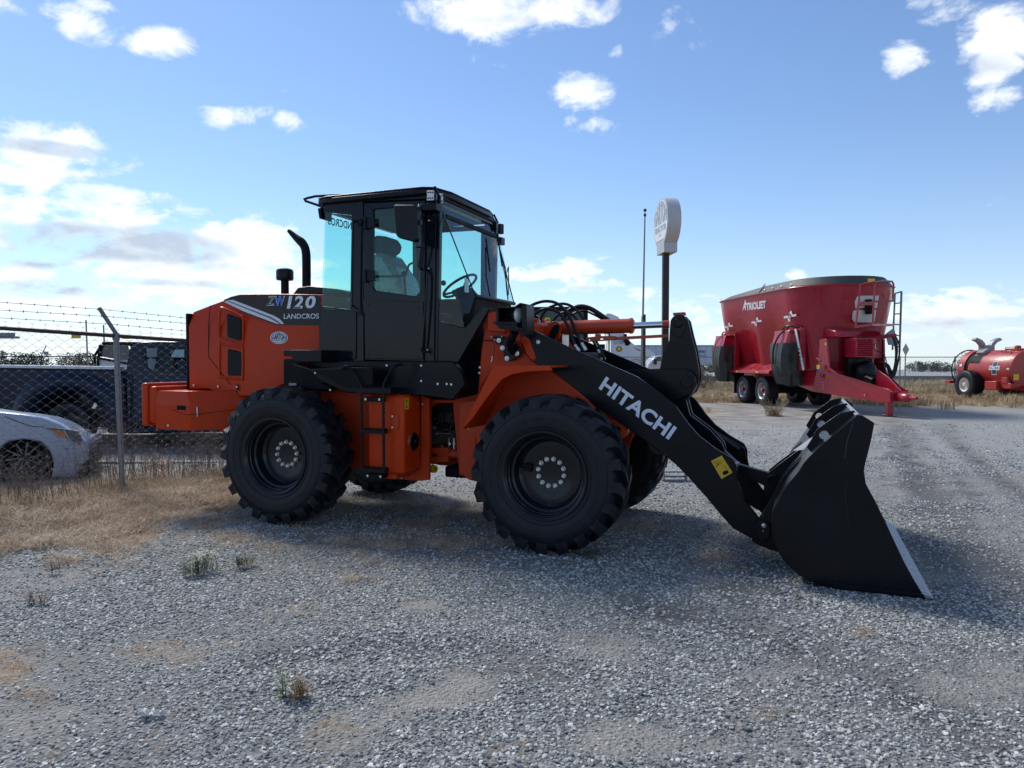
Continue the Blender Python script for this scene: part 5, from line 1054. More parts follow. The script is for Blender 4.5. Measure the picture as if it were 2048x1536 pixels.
lettering('lettering', 'GARTON', far, nr, far + Vector((0, 0, hz * .95)), SGL, sbox, .04, warp=lambda a, b: (a, b * (1 - .55 * (2 * a - 1) ** 2)))
lettering('lettering', 'TRACTOR', Tm(Vector((Wf * .88, -.02, zc3 - .42))), Tm(Vector((Wf * .12, -.02, zc3 - .42))), Tm(Vector((Wf * .88, -.02, zc3 - .14))), SGL, sbox, .02)
lettering('lettering', 'INC', Tm(Vector((Wf * .58, -.02, zc3 - .62))), Tm(Vector((Wf * .44, -.02, zc3 - .62))), Tm(Vector((Wf * .58, -.02, zc3 - .5))), SGL, sbox, .02)
# flagpole, short post
fp = atY(1284, 723, 40.); top = atY(1290, 425, 40.) - Vector((fp.x, fp.y, 0)); fl = thing('flagpole', 'slim grey flagpole with a ball on top left of the oval sign', 'flagpole', (fp.x, fp.y, 0))
base_ = Vector((-.02, 0, 0)); m = MB(); j = base_.lerp(top, .42); m.tube([base_, j], [.085, .085], 10); m.tube([j, top], [.055, .035], 10); m.build('pole', GALV, fl)
m = MB(); m.ball(top + Vector((0, 0, .12)), .09, 12, 8); m.cyl(top - Vector((0, 0, .2)), top - Vector((0, 0, .08)), .07); m.build('ball_finial', DPOLE, fl)
pp = atY(1288, 723, 36.); m = MB().box((-.065, -.065, 0), (.065, .065, atY(1288, 629, 36.).z)); o = m.build('wooden_post', WOODP, None, .01); o.location = (pp.x, pp.y, 0); tag(o, 'short weathered wooden post just right of the flagpole', 'post')

# ---------------------------------------------------------------- semi truck and long trailer on the road
TY = 52.
def sideprism(m, pts, Y0, Y1, o): return m.prism([(atY(a, b, Y0).x - o.x, atY(a, b, Y0).z) for a, b in pts], Y0 - o.y, Y1 - o.y)
to = atY(1230, 723, TY); to.z = 0; semi = thing('semi_truck', 'white semi truck cab facing right with a round green and yellow door emblem', 'truck', to)
TW_ = pm('truck_white', (.62, .65, .70), .3, coat=.3, var=.04)
m = MB(); sideprism(m, [(1222, 682), (1225, 676), (1252, 676), (1262, 684), (1274, 693), (1300, 700), (1310, 708), (1314, 724), (1310, 733), (1290, 731), (1284, 722), (1272, 718), (1262, 722), (1256, 730), (1222, 730)], TY, TY + 2.3, to); m.build('cab', TW_, semi, .08)
m = MB(); sideprism(m, [(1212, 626), (1222, 627), (1236, 633), (1244, 642), (1252, 676), (1222, 678), (1212, 660)], TY + .1, TY + 2.2, to); m.build('roof_fairing', TW_, semi, .1)
m = MB(); sideprism(m, [(1226, 680), (1230, 677), (1243, 677), (1247, 683), (1245, 688), (1228, 689)], TY - .02, TY, to); m.build('side_window', pm('bright_window', (.35, .5, .52), .1, coat=1), semi)
m = MB(); sideprism(m, [(1249, 675), (1256, 676), (1262, 686), (1256, 692), (1250, 690)], TY - .02, TY, to); m.build('windshield', DGLASS, semi)
m = MB(); m.box((atY(1250, 0, TY).x - to.x, -.45, 2.9), (atY(1255, 0, TY).x - to.x, -.05, 3.5)); m.build('mirror', BLACKM, semi)
p = atY(1238, 698, TY) - to; MB().lathe([(.19, .0), (.19, .03), (0, .03)], (p.x, 0, p.z), (0, -1, 0), 20).build('door_emblem', INK, semi); MB().lathe([(.13, .03), (.13, .034), (0, .034)], (p.x, 0, p.z), (0, -1, 0), 20).build('emblem_centre', YEL, semi)
for px in (1266, 1284): 
    pass
for px, py in ((1275, 733), (1196, 735), (1206, 735)): p = atY(px, py, TY) - to; road_wheel(semi, (p.x, -.02, .52), (0, -1, 0), .52, .3, .29)
m = MB(); m.box((-3.6, .2, .8), (1.2, 2.0, 1.1)); m.cyl((-.45, .1, 1.0), (-.45, .1, 3.6), .09); m.box((-2.2, .1, .9), (-.5, .5, 1.5)); m.box((-1.2, .0, 1.1), (-.7, .1, 2.8)); m.build('frame', BLACKM, semi, .02); MB().cyl((-.55, .0, 1.2), (-.55, .0, 3.5), .1).build('exhaust_stack', CHROME, semi)
m = MB(); sideprism(m, [(1266, 694), (1278, 699), (1290, 704), (1278, 701)], TY - .03, TY, to); m.build('hood_vent', INK, semi)
tr = atY(1240, 723, 104.); tr.z = 0; trl = thing('semi_trailer', 'long white box trailer with dark lettering passing behind on the highway', 'trailer', tr)
x1 = atY(1440, 723, 104.).x - tr.x; WT2 = pm('trailer_white', (.50, .54, .60), .45, var=.06, vs=.5)
m = MB().box((0, 0, 1.1), (x1, 2.5, atY(1240, 690, 104).z)); tb = m.build('box', WT2, trl, .04); m = MB().box((0, -.02, 1.0), (x1, .0, 1.15)); m.box((0, -.02, atY(0, 691, 104).z - .12), (x1, 0, atY(0, 691, 104).z)); m.build('rail', GALV, trl)
for k in range(1, 14): MB().box((x1 * k / 14, -.008, 1.15), (x1 * k / 14 + .05, .0, 3.7)).build('panel_seam', GALV, tb)
lx = atY(1386, 723, 104).x - tr.x; lettering('lettering', 'TRANSPORT', (lx, -.03, 2.75), (lx + 1.75, -.03, 2.75), (lx, -.03, 3.15), NAVY, tb, .02); lettering('lettering', 'EXPORT. LLC', (lx, -.03, 2.2), (lx + 1.75, -.03, 2.2), (lx, -.03, 2.55), NAVY, tb, .02)
for x in (x1 - 1.2, x1 - 2.5): road_wheel(trl, (x, -.02, .52), (0, -1, 0), .52, .3, .29)
m = MB().box((1.5, .6, .2), (1.6, .7, 1.1)); m.build('landing_gear', BLACKM, trl)
# white van nose beside the pole
vo = atY(1322, 723, 46.); vo.z = 0; van = thing('white_van', 'white van nose with black mirror half hidden by the sign pole', 'van', vo)
m = MB(); sideprism(m, [(1296, 738), (1297, 728), (1304, 720), (1312, 712), (1330, 711), (1365, 711), (1365, 740), (1300, 742)], 46., 47.9, vo); m.build('body', TW_, van, .1); m = MB(); m.box((atY(1311, 0, 46).x - vo.x, -.2, atY(0, 729, 46).z), (atY(1317, 0, 46).x - vo.x, -.02, atY(0, 718, 46).z)); m.build('mirror', BLACKM, van, .03)
m = MB(); sideprism(m, [(1315, 713), (1345, 712.5), (1345, 722), (1310, 722)], 45.98, 46., vo); m.build('side_window', DGLASS, van)
for px in (1306, 1355): p = atY(px, 740, 46) - vo; road_wheel(van, (p.x, -.02, .36), (0, -1, 0), .36, .24, .21)
# green machine behind the loader with a yellow letter
go = atY(1095, 723, 14.); go.z = 0; GRN = pm('dark_green_paint', (.012, .045, .045), .35, coat=.2); gm = thing('farm_implement', 'dark green farm implement with black frame and yellow letter behind the hoses', 'implement', go)
m = MB(); sideprism(m, [(1005, 619), (1174, 617), (1174, 705), (1005, 705)], 14., 15.2, go); gp = m.build('hopper', GRN, gm, .02)
m = MB(); sideprism(m, [(1000, 614), (1176, 613), (1176, 620), (1000, 622)], 13.95, 15.25, go); sideprism(m, [(1168, 613), (1176, 613), (1176, 735), (1168, 735)], 13.95, 14.05, go); sideprism(m, [(1128, 622), (1134, 622), (1134, 705), (1128, 705)], 13.96, 14.0, go); sideprism(m, [(1000, 700), (1176, 700), (1176, 712), (1000, 712)], 13.95, 15.25, go); m.build('frame', BLACKM, gm, .01)
zl = atY(1090, 705, 14.).z
for px in (1010, 1170):
    for yy in (.1, 1.05): x_ = atY(px, 705, 14.).x - go.x; MB().box((x_ - .05, yy, .35), (x_ + .05, yy + .1, zl)).build('leg', BLACKM, gm, .005)
MB().box((atY(1008, 705, 14.).x - go.x, .1, .40), (atY(1172, 705, 14.).x - go.x, 1.15, .52)).build('base_frame', BLACKM, gm, .01); MB().box((atY(1050, 705, 14.).x - go.x, .3, .5), (atY(1130, 705, 14.).x - go.x, .95, zl)).build('lower_hopper', GRN, gm, .03)
p = atY(1088, 646, 14.) - go; q = atY(1100, 646, 14.) - go; r_ = atY(1088, 635, 14.) - go; o_ = Vector((0, -.04, 0)); lettering('lettering', 'C', p + o_, q + o_, r_ + o_, YEL, gp, .12)
for px in (1030, 1150): p = atY(px, 723, 14) - go; road_wheel(gm, (p.x, .05, .45), (0, -1, 0), .45, .3, .22)

# ---------------------------------------------------------------- vehicles behind the fence
BLU = pm('dark_blue_metallic', (.003, .010, .034), .24, coat=.05, spec=.25, metal=.0, var=.05, bump=.01, bs=2)
PY = 13.7; po = atY(135, 723, PY); po.z = 0; pk = thing('pickup_truck', 'dark blue crew cab pickup truck parked behind the chain link fence', 'pickup truck', po)
def loft_side(pts_list, Ys, o, m):      # same number of photo points at several depths
    m.loft([[(atY(a, b, PYr).x - o.x, Y - o.y, atY(a, b, PYr).z) for a, b in pts] for pts, Y, PYr in Ys]); return m
bed = [(-120, 733), (236, 738), (240, 745), (248, 775), (250, 868), (212, 868), (205, 830), (190, 803), (165, 788), (135, 783), (105, 788), (80, 803), (66, 830), (62, 862), (0, 858), (-60, 850), (-120, 845)]
bi = [(atY(a, b, PY).x - po.x, atY(a, b, PY).z) for a, b in bed]
m = MB(); m.prism(bi, .04, 1.95); pb_ = m.build('bed', BLU, pk, .05, seg=4)
fa = [(atY(135 + 78 * math.cos(t), 852 - 72 * math.sin(t), PY).x - po.x, atY(135 + 78 * math.cos(t), 852 - 72 * math.sin(t), PY).z) for t in [math.pi * k / 14 for k in range(15)]]
fb = [(atY(135 + 118 * math.cos(t), 848 - 106 * abs(math.sin(t)) ** .8, PY).x - po.x, atY(135 + 118 * math.cos(t), 848 - 106 * abs(math.sin(t)) ** .8, PY).z) for t in [math.pi * k / 14 for k in range(15)]]
m = MB(); m.loft([[(a, -.06, b) for a, b in fa], [(a * .3 + c * .7, -.05, b * .3 + d * .7) for (a, b), (c, d) in zip(fa, fb)], [(a, .045, b) for a, b in fb]], closed=False, cap=False); m.loft([[(a, -.06, b) for a, b in fa][::-1], [(a * .99, .3, b * .99) for a, b in fa][::-1]], closed=False, cap=False); m.build('fender_flare', BLU, pb_, ang=60, fix=True)
m = MB(); m.prism([(bi[0][0], bi[0][1] - .01), (bi[1][0], bi[1][1] - .01), (bi[1][0], bi[1][1] + .045), (bi[0][0], bi[0][1] + .045)], .02, .22); m.build('bed_rail', pm('pale_bed_rail', (.66, .68, .68), .4), pb_, .01)
cabp = [(253, 868), (252, 775), (251, 745), (250, 700), (256, 690), (268, 684), (300, 682), (420, 683), (500, 690), (545, 735), (690, 745), (700, 860)]
ci = [(atY(a, b, PY).x - po.x, atY(a, b, PY).z) for a, b in cabp]
def rec(p): return (p[0], (0 if p[1] < 1.5 else (p[1] - 1.5) * .35), p[1])
V0 = [rec(p) for p in ci]; V1 = [(a, 2.0 - b, c) for a, b, c in V0]; m = MB().loft([V0, V1]); pcab = m.build('cab', BLU, pk, .04, seg=3, fix=True)
wi = [(282, 700), (292, 695), (330, 694), (368, 695), (370, 700), (370, 750), (330, 752), (302, 742), (288, 730), (282, 715)]
def winp(px, py):
    p = atY(px, py, PY); d = (p.z - 1.5) * .35; p = atY(px, py, PY + max(d, 0) - .012); return p - po
MB().add([winp(*p) for p in wi], [tuple(range(len(wi)))]).build('side_window', pm('tinted_window', (.006, .012, .014), .08, spec=.4), pcab, ang=None)
MB().add([winp(*p) + Vector((0, -.01, 0)) for p in ((293, 696), (316, 697), (312, 722), (308, 742), (297, 735))], [(0, 1, 2, 3, 4)]).build('painted_window_light', pm('painted_pane_reflection', (.16, .2, .2), .1), pcab, ang=None)  # pale patch painted as a reflection in the dark side glass
MB().add([winp(*p) + Vector((0, -.01, 0)) for p in ((343, 700), (369, 699), (369, 715), (343, 715))], [(0, 1, 2, 3)]).build('painted_window_light', pm('far_window_green', (.3, .42, .4), .1), pcab, ang=None)  # pale green patch painted as brightness from the far window
m = MB(); 
for a, b in (((343, 716), (369, 716)), ((352, 694), (340, 712)), ((349, 716), (350, 737)), ((292, 716), (314, 716))): m.tube([winp(*a) + Vector((0, -.015, 0)), winp(*b) + Vector((0, -.015, 0))], .014, 5)
m.build('window_bar', INK, pcab)
MB().tube([winp(250, 745) + Vector((0, -.01, 0)), winp(259, 752) + Vector((0, -.02, 0)), winp(263, 775) + Vector((0, -.02, 0)), winp(263, 860) + Vector((0, -.02, 0))], .012, 5).build('panel_gap', INK, pcab)
MB().box(winp(*(300, 768)) + Vector((0, -.03, 0)), winp(*(318, 772)) + Vector((0, .0, 0))).build('door_handle', BLU, pcab, .008); MB().tube([winp(376, 696) + Vector((0, -.01, 0)), winp(377, 860) + Vector((0, -.02, 0))], .01, 5).build('panel_gap', INK, pcab)
for px in (135, 610): p = atY(px, 850, PY) - po; road_wheel(pk, (p.x, .02, .42), (0, -1, 0), .42, .28, .25, rim=pm('dark_alloy', (.05, .055, .06), .4, metal=.5) if px == 135 else MATS['dark_alloy']); 
m = MB(); m.box((-3, .3, .35), (4.5, 1.7, .62)); m.box((atY(240, 0, PY).x - po.x, -.02, .36), (atY(520, 0, PY).x - po.x, .2, .44)); m.build('underbody', BLACKM, pk, .02)
# utility vehicle beyond the pickup: dark canopy over a white body
uo = atY(225, 723, 18.); uo.z = 0; utv = thing('utility_vehicle', 'small white utility vehicle with dark soft canopy seen beyond the blue pickup', 'utility vehicle', uo)
m = MB(); sideprism(m, [(196, 713), (260, 724), (330, 726), (330, 785), (192, 785), (193, 735)], 18, 19.4, uo); m.build('body', WHITE, utv, .05)
m = MB(); sideprism(m, [(203, 683), (310, 684), (312, 690), (202, 690)], 17.9, 19.5, uo); m.build('roof', BLACKM, utv, .03)
PUR = pm('dark_violet_film', (.012, .010, .035), .2, coat=.6); m = MB(); sideprism(m, [(202, 690), (255, 692), (262, 720), (240, 720), (197, 712)], 18.0, 18.04, uo); m.build('windshield', PUR, utv)
m = MB()
for a, b in (((203, 690), (189, 712)), ((189, 712), (190, 735)), ((200, 690), (195, 735)), ((196, 716), (255, 727)), ((262, 690), (275, 724))): m.tube([atY(*a, 17.96) - uo, atY(*b, 17.96) - uo], .03, 6)
m.build('roll_frame', BLACKM, utv)
for px in (212, 312): p = atY(px, 723, 18) - uo; road_wheel(utv, (p.x, -.02, .32), (0, -1, 0), .32, .25, .16)
# silver car nose
SIL = pm('silver_blue_car_paint', (.34, .39, .50), .25, metal=.3, coat=.3, var=.0, rv=.0)
SY = 9.7; so_ = atY(48, 723, SY); so_.z = 0; CF = Frame(so_.x, so_.y, -R(24)); car = thing('silver_car', 'silver sedan with amber turn signal, its nose behind the chain link fence', 'car', so_, CF.yaw)
def cx3(px, py): return CF.v(px, py, 0)
arch = [(48 + 59 * math.cos(t), 931 - 56 * math.sin(t)) for t in [R(-25) + R(230) * k / 14 for k in range(15)]]
low = [(160, 884), (176, 897), (178, 918), (172, 925), (158, 938), (150, 957), (105, 957)] 
topl = [(-330, 800), (-200, 806), (-60, 813), (0, 822), (40, 826), (85, 833), (120, 846), (145, 862)]
outer = topl + [(163, 873)] + [(176, 884), (178, 897), (177, 920), (165, 930), (152, 957)] + arch + [(-9, 962), (-330, 962)]
o2_ = [cx3(*p) for p in outer]
m = MB(); rg = []
for y, inset, dz in ((0.0, .03, -.03), (.07, .0, -.006), (.35, .0, -.03), (.9, .0, -.07), (1.45, .0, -.10), (1.73, .0, -.14), (1.8, .03, -.17)):
    f = abs(y - .9) / .9; rg.append([(x + (.06 * (1 - f ** 2) if z > .3 and x > .75 else 0), y, z + (dz if z > .55 else 0)) for x, z in o2_])
m.loft(rg); body = m.build('body', SIL, car, .03, seg=3)
m = MB(); hl_ = [(88, 854), (110, 857), (140, 860), (156, 864), (166, 878), (158, 890), (146, 883), (128, 872)]
MB().add([Vector((cx3(*p)[0], -.012 - 0, cx3(*p)[1])) for p in hl_] + [], [tuple(range(8))]).build('headlamp', pm('headlamp_smoked', (.08, .09, .1), .08, coat=1), body, ang=None)
MB().add([Vector((cx3(*p)[0], -.02, cx3(*p)[1])) for p in ((100, 859), (127, 862), (138, 879), (122, 872))], [(0, 1, 2, 3)]).build('turn_signal', pm('amber_lens', (.55, .16, .01), .25, coat=.5), body, ang=None)
m = MB(); m.tube([Vector((cx3(*p)[0], -.02, cx3(*p)[1])) for p in ((88, 854), (130, 858), (160, 862))], .008, 5); m.tube([Vector((cx3(*p)[0], -.022, cx3(*p)[1])) for p in ((128, 861), (140, 880), (154, 888))], .008, 5); m.build('headlamp_trim', CHROME, body)
MB().tube([Vector((cx3(*p)[0], -.006, cx3(*p)[1])) for p in ((10, 833), (40, 845), (65, 853), (88, 854))], .004, 5).build('panel_gap', INK, body)
m = MB(); m.prism([cx3(*p) for p in ((162, 908), (179, 903), (180, 945), (168, 953), (146, 957))], .02, 1.75); m.build('grille', BLACKM, body, .02); m = MB(); m.tube([Vector((cx3(156, 937)[0], -.0, cx3(156, 937)[1])), Vector((cx3(180, 937)[0] + .03, .1, cx3(180, 937)[1]))], .018, 6); m.build('bumper_blade', SIL, body)
MB().prism([(a_, b_ - .17) for a_, b_ in (cx3(*p) for p in ((118, 850), (148, 852), (163, 864), (164, 882), (146, 885)))], 1.35, 1.74).build('headlamp', MATS['headlamp_smoked'], body, .06)
c = cx3(48, 931); road_wheel(car, (c[0], .06, .33), (0, -1, 0), .33, .22, .23, rim=BLACKM); m = MB()
for k in range(10): a = 2 * math.pi * k / 10; m.tube([(c[0] + .05 * math.cos(a), .03, .33 + .05 * math.sin(a)), (c[0] + .21 * math.cos(a + .12), .04, .33 + .21 * math.sin(a + .12))], .011, 5)
m.build('spokes', pm('dull_alloy', (.14, .14, .15), .4, metal=.5), car)
road_wheel(car, (c[0] - 2.7, .06, .33), (0, -1, 0), .33, .22, .23, rim=BLACKM)
MB().box((c[0] - 3, .1, .16), (c[0] + .75, 1.7, .3)).build('underbody', BLACKM, car)
# grey steel arm end at the left edge
m = MB(); p = atY(-30, 672, 20.); q = atY(33, 674, 20.); m.box((p.x, 20, atY(0, 677, 20).z), (q.x, 20.15, atY(0, 672.5, 20).z)); m.box((p.x, 20, atY(0, 672.5, 20).z), (atY(10, 0, 20).x, 20.15, atY(0, 665, 20).z)); m.box((p.x, 20.0, 0), (p.x + .12, 20.12, atY(0, 672, 20).z)); tag(m.build('steel_beam', GALV, None, .01), 'grey steel beam end showing above the far fence at the left edge', 'beam')
# ---------------------------------------------------------------- black steel channel on the gravel beyond the front wheel
cc = onG(1349, 962); m = MB(); m.box((-.16, -.06, .0), (.16, .06, .02)); m.box((-.16, -.06, .0), (-.14, .06, .14)); m.box((.14, -.06, 0), (.16, .06, .14)); m.box((-.16, -.06, .12), (.16, .06, .14)); m.box((-.14, -.02, .05), (.14, .05, .07)); o = m.build('steel_step', PRIMER, None, .004); o.location = (cc.x, cc.y, 0); tag(o, 'small dark hollow steel block lying on the gravel behind the lift arm', 'steel block')
# ================================================================= FENCES, PLANTS
WIRE = pm('galvanised_wire', (.15, .16, .17), .5, metal=.2)
WIRE_D = pm('dark_wire', (.05, .052, .055), .6)
RUST = pm('rusty_rail', (.045, .028, .024), .6, var=.3, vs=6)
def fenceY(px): return 1 / (.12195 - 5.05e-5 * px)
def rail_at(px): y = 656 + (px / 229) * 15.5 if px < 229 else 671.5 + (px - 229) / 144 * 9.2; return atY(px, y, fenceY(px))
F0, F1 = rail_at(-420), rail_at(620)
fdir = (rail_at(229) - rail_at(0)); fdir.z = 0; fdir.normalize(); fn = Vector((fdir.y, -fdir.x, 0))
near = thing('chain_link_fence', 'galvanised chain link fence with three barbed wires behind the parked loader', 'fence', (F0.x, F0.y, 0)); FO_ = Vector((F0.x, F0.y, 0)); Lf = Vector((F1.x - F0.x, F1.y - F0.y, 0)).length
A0 = rail_at(0) - FO_; s229 = (rail_at(229) - FO_); d0 = Vector((A0.x, A0.y, 0)).dot(fdir); d1 = Vector((s229.x, s229.y, 0)).dot(fdir)
def top_z(s): t = (s - d0) / (d1 - d0); return A0.z + (s229.z - A0.z) * t + .0
m = MB(); m.tube([fdir * s + Vector((0, 0, top_z(s))) for s in np.linspace(0, Lf, 12)], .024, 8); m.build('top_rail', RUST, near)
wx, wz = .0645, .10; zb0 = .06; V = []; F = []
def strand(pts, r=.0022):
    o = len(V)
    for p in pts:
        for k in range(3): a = 2 * math.pi * k / 3; V.append(tuple(p + fn * (r * math.cos(a)) + Vector((0, 0, r * math.sin(a)))))
    for i in range(len(pts) - 1): a, b = o + i * 3, o + i * 3 + 3; F.extend([(a + k, a + (k + 1) % 3, b + (k + 1) % 3, b + k) for k in range(3)])
n = int(Lf / (wx)); nzz = 19
for k in range(n):
    s = k * wx; pts = []; zt_ = top_z(s)
    for j in range(nzz * 2 + 2):
        f = j / (nzz * 2 + 1); z = zb0 + (zt_ + .035 - zb0) * f; off = wx * .5 * (1 if (j + k) % 2 else -1)
        bulge = .012 * math.sin(s * 1.3 + z * 2) + .02 * math.exp(-z * 5) * math.sin(s * 2.1)
        pts.append(fdir * (s + off) + fn * ((.003 if j % 2 else -.003) + bulge) + Vector((0, 0, z)))
    e = pts[-1]; strand(pts)
    strand([e, e + Vector((0, 0, .028)), e + Vector((0, 0, .05)) + fdir * .016], .0022); strand([e + Vector((0, 0, .028)), e + Vector((0, 0, .05)) - fdir * .016], .0022)
me = bpy.data.meshes.new('wire_mesh'); me.from_pydata(V, [], F); me.materials.append(WIRE); me.polygons.foreach_set('use_smooth', [True] * len(me.polygons)); o = ob('wire_mesh', me, near); o['kind'] = 'stuff'
def barbed(pts, parent, r=.0028, step=.125, br=.0022, bl=.02, name='barbed_wire', mat=None):
    m = MB(); m.tube(pts, r, 4); L = 0
    for a, b in zip(pts[:-1], pts[1:]):
        d = (b - a); n_ = int(d.length / step)
        for i in range(n_):
            p = a + d * ((i + .5) / n_); X, Y = basis(d); t = random.uniform(0, 3)
            for s in (1, -1): q = (X * math.cos(t) + Y * math.sin(t)) * bl; m.tube([p - q, p + q], br, 3); t += 1.5
            m.tube([p - d.normalized() * .006, p + d.normalized() * .006], r * 2, 4)
    return m.build(name, mat or WIRE_D, parent)
# arm tips seen at (203, 618), wires at 618, 636, 652 over the post
pY = fenceY(235); pb_ = onG(246, 980, .0); post_b = atY(246, 980, pY); post_t = atY(232, 672, pY)
for k, (y0, yp, y1, dl) in enumerate(((601, 619, 636, .46), (617, 633, 647, .30), (633, 648.5, 662, .14))):
    dY = dl * .1; a = atY(-250, y0 - (yp - y0) * 1.05, fenceY(-250) - dY) - FO_; b = atY(207 + k * 8, yp, fenceY(210) - dY) - FO_; c = atY(373, y1, fenceY(373) - dY) - FO_; d_ = c + (c - b) * .8; a2 = a.lerp(b, .5) + Vector((0, 0, -.012))
    barbed([a, a2, b, c, d_], near)
pt = post_t - FO_; pbm = atY(246, 985, pY) - FO_; m = MB(); m.tube([pbm - Vector((0, 0, .2)), pt + Vector((0, 0, .03))], .033, 12); m.lathe([(.036, 0), (.042, .01), (.042, .07), (.03, .09)], pt - Vector((0, 0, .05)), (0, 0, 1), 12); po_ = m.build('fence_post', GALV, near)
tip = atY(199, 617, pY - .1) - FO_; a = pt + Vector((0, 0, .03)); d_ = tip - a; m = MB(); m.obox((a + tip) / 2, (d_, (0, 1, 0), d_.cross(Vector((0, 1, 0)))), (d_.length / 2 + .01, .012, .024)); m.build('barbed_wire_arm', GALV, po_, .004)
m = MB()
for z in (.45, .95, 1.45): m.tube([pbm.lerp(pt, z / 1.93) + Vector((.036 * math.cos(t), .036 * math.sin(t), 0)) for t in np.linspace(0, 6.28, 9)], .0035, 4)
m.build('tie_wire', WIRE, po_)
# far fence on the left, with signs
def fence_far(name, label, xs, Y0, z, posts, mesh=True, arm=False, zbase=0.0, cell=.12):
    a = atY(xs[0], 723, Y0); b = atY(xs[1], 723, Y0); t = thing(name, label, 'fence', (a.x, Y0, zbase)); L = b.x - a.x; z -= zbase
    MB().tube([(0, 0, z), (L, 0, z)], .024, 6).build('top_rail', WIRE_D if arm else GALV, t)
    for px in posts:
        x = atY(px, 723, Y0).x - a.x; m = MB(); m.cyl((x, 0, 0), (x, 0, z + .05), .035, n=8)
        if arm: m.tube([(x, 0, z + .03), (x + .26, -.1, z + .42)], .02, 5)
        m.build('post', WIRE_D if arm else GALV, t)
    m = MB(); n = int(L / cell); 
    for k in range(-int(z / cell), n): 
        x0 = k * cell; 
        for s in (1, -1):
            p0 = (x0 if s > 0 else x0 + z * .62, 0, 0); p1 = (x0 + z * .62 if s > 0 else x0, 0, z); m.tube([p0, p1], .0042, 3, caps=False)
    o = m.build('wire_mesh', WIRE_D if arm else WIRE, t, ang=None); o['kind'] = 'stuff'
    return t, a, L, z
t, a, L, z = fence_far('chain_link_fence', 'far chain link fence with angled barbed wire arms beyond the blue pickup', (-60, 372), 30., 1.80, (83, 300), arm=True)
for k in range(4): MB().tube([(0, 0, z + .12 + k * .28), (L, 0, z + .06 + k * .28)], .006, 3).build('barbed_wire', WIRE_D, t)
for px in (170, 205): p = atY(px + 2, 640 if px == 170 else 650, 30.) - Vector((a.x, 30, 0)); q = atY(px + 7, 735, 30.) - Vector((a.x, 30, 0)); q.z = 0; MB().tube([q, p], .03, 6).build('tall_post', GALV, t)
for (px, py, w, h, mt) in ((152, 671, .19, .12, YEL), (253, 675, .18, .06, YEL), (92, 706, .1, .06, PRIMER)): p = atY(px, py, 29.9) - Vector((a.x, 30, 0)); MB().box((p.x - w, -.1, p.z - h), (p.x + w, -.09, p.z + h)).build('sign_plate', mt, t, .004)
fence_far('chain_link_fence', 'long low chain link fence along the highway beyond the yard', (1150, 2300), 40., 1.83, (1176, 1395, 1590, 1800, 1910, 2020), cell=.14)
ds = atY(1811, 735, 37.5); sg_ = thing('warning_sign', 'grey back of a diamond road sign behind the feed mixer ladder', 'road sign', (ds.x, 37.5, 0)); m = MB(); m.cyl((0, .03, 0), (0, .03, 1.9), .03, n=8); m.build('post', GALV, sg_); c = atY(1812, 699, 37.5); m = MB(); m.obox((0, 0, c.z), ((1, .9, 1), (-1, -.9, 1), (1, -1, 0)), (.26, .26, .01)); m.build('sign_plate', PRIMER, sg_)

# ---------------------------------------------------------------- foliage
LEAF = pm('leaf_green', (.045, .065, .035), .6, var=.5, vs=.8); LEAFD = pm('leaf_dark_green', (.028, .038, .030), .7, var=.5, vs=.6); LEAFG = pm('leaf_grey_green', (.12, .135, .09), .7, var=.4, vs=2); LEAFV = pm('weed_green', (.045, .10, .035), .55, var=.35, vs=8)
STRAW = pm('dry_straw', (.33, .245, .135), .8, var=.4, vs=4); STRAWB = pm('dry_brown_grass', (.24, .155, .085), .85, var=.4, vs=3); TWIG = pm('dead_twigs', (.16, .13, .11), .8, var=.3, vs=6); BARK = pm('bark', (.07, .055, .045), .9)
def leaves(m, c, r, n, s, flat=1.0, droop=0.0):
    c = Vector(c)
    for i in range(n):
        while True:
            p = Vector((random.uniform(-1, 1), random.uniform(-1, 1), random.uniform(-1, 1)))
            if .15 < p.length < 1: break
        p = p * (p.length ** -.35); q = c + Vector((p.x * r[0], p.y * r[1], p.z * r[2])); d = Vector((random.gauss(0, 1), random.gauss(0, 1), random.gauss(0, .6))).normalized(); X, Y = basis(d); a = s * random.uniform(.6, 1.3)
        m.add([q - X * a, q + Y * a * .6, q + X * a, q - Y * a * .6], [(0, 1, 2, 3)])
def tree(x, y, z0, h, r, label, group=None, mat=LEAFD, name='tree', n=520, leaf=.22, cat='tree', trunk=.32):
    t = thing(name, label, cat, (x, y, z0), 0, group); m = MB(); m.tube([(0, 0, 0), (.05 * h, 0, h * .3), (.0, .03, h * .7)], [h * .035, h * .028, h * .012], 6)
    for k in range(5): a = k * 1.3; m.tube([(0, 0, h * (.25 + .06 * k)), (r * .6 * math.cos(a), r * .6 * math.sin(a), h * (.5 + .07 * k))], [h * .015, h * .005], 4)
    m.build('trunk', BARK, t); m = MB(); nb = random.randint(6, 9)
    for k in range(nb):
        a = random.uniform(0, 6.28); rr = r * random.uniform(.25, .7); zz = h * random.uniform(trunk + .12, .86); q = random.uniform(.3, .5) * r * (1.15 - .5 * abs(zz / h - .55))
        leaves(m, (rr * math.cos(a), rr * math.sin(a), zz), (q, q, q * .75), n // nb, leaf * h / 5)
    m.build('crown', mat, t, ang=None); return t
TL = ['leftmost low dark tree of the row on the horizon', 'second dark tree from the left in the row on the horizon', 'small dark tree just left of the tallest on the horizon', 'tallest and roundest dark tree of the row on the horizon', 'dark tree just right of the tallest on the horizon', 'wide dark tree left of the gap in the horizon row', 'small low tree after the gap in the horizon row', 'rightmost horizon tree, half behind the round sprayer guard']
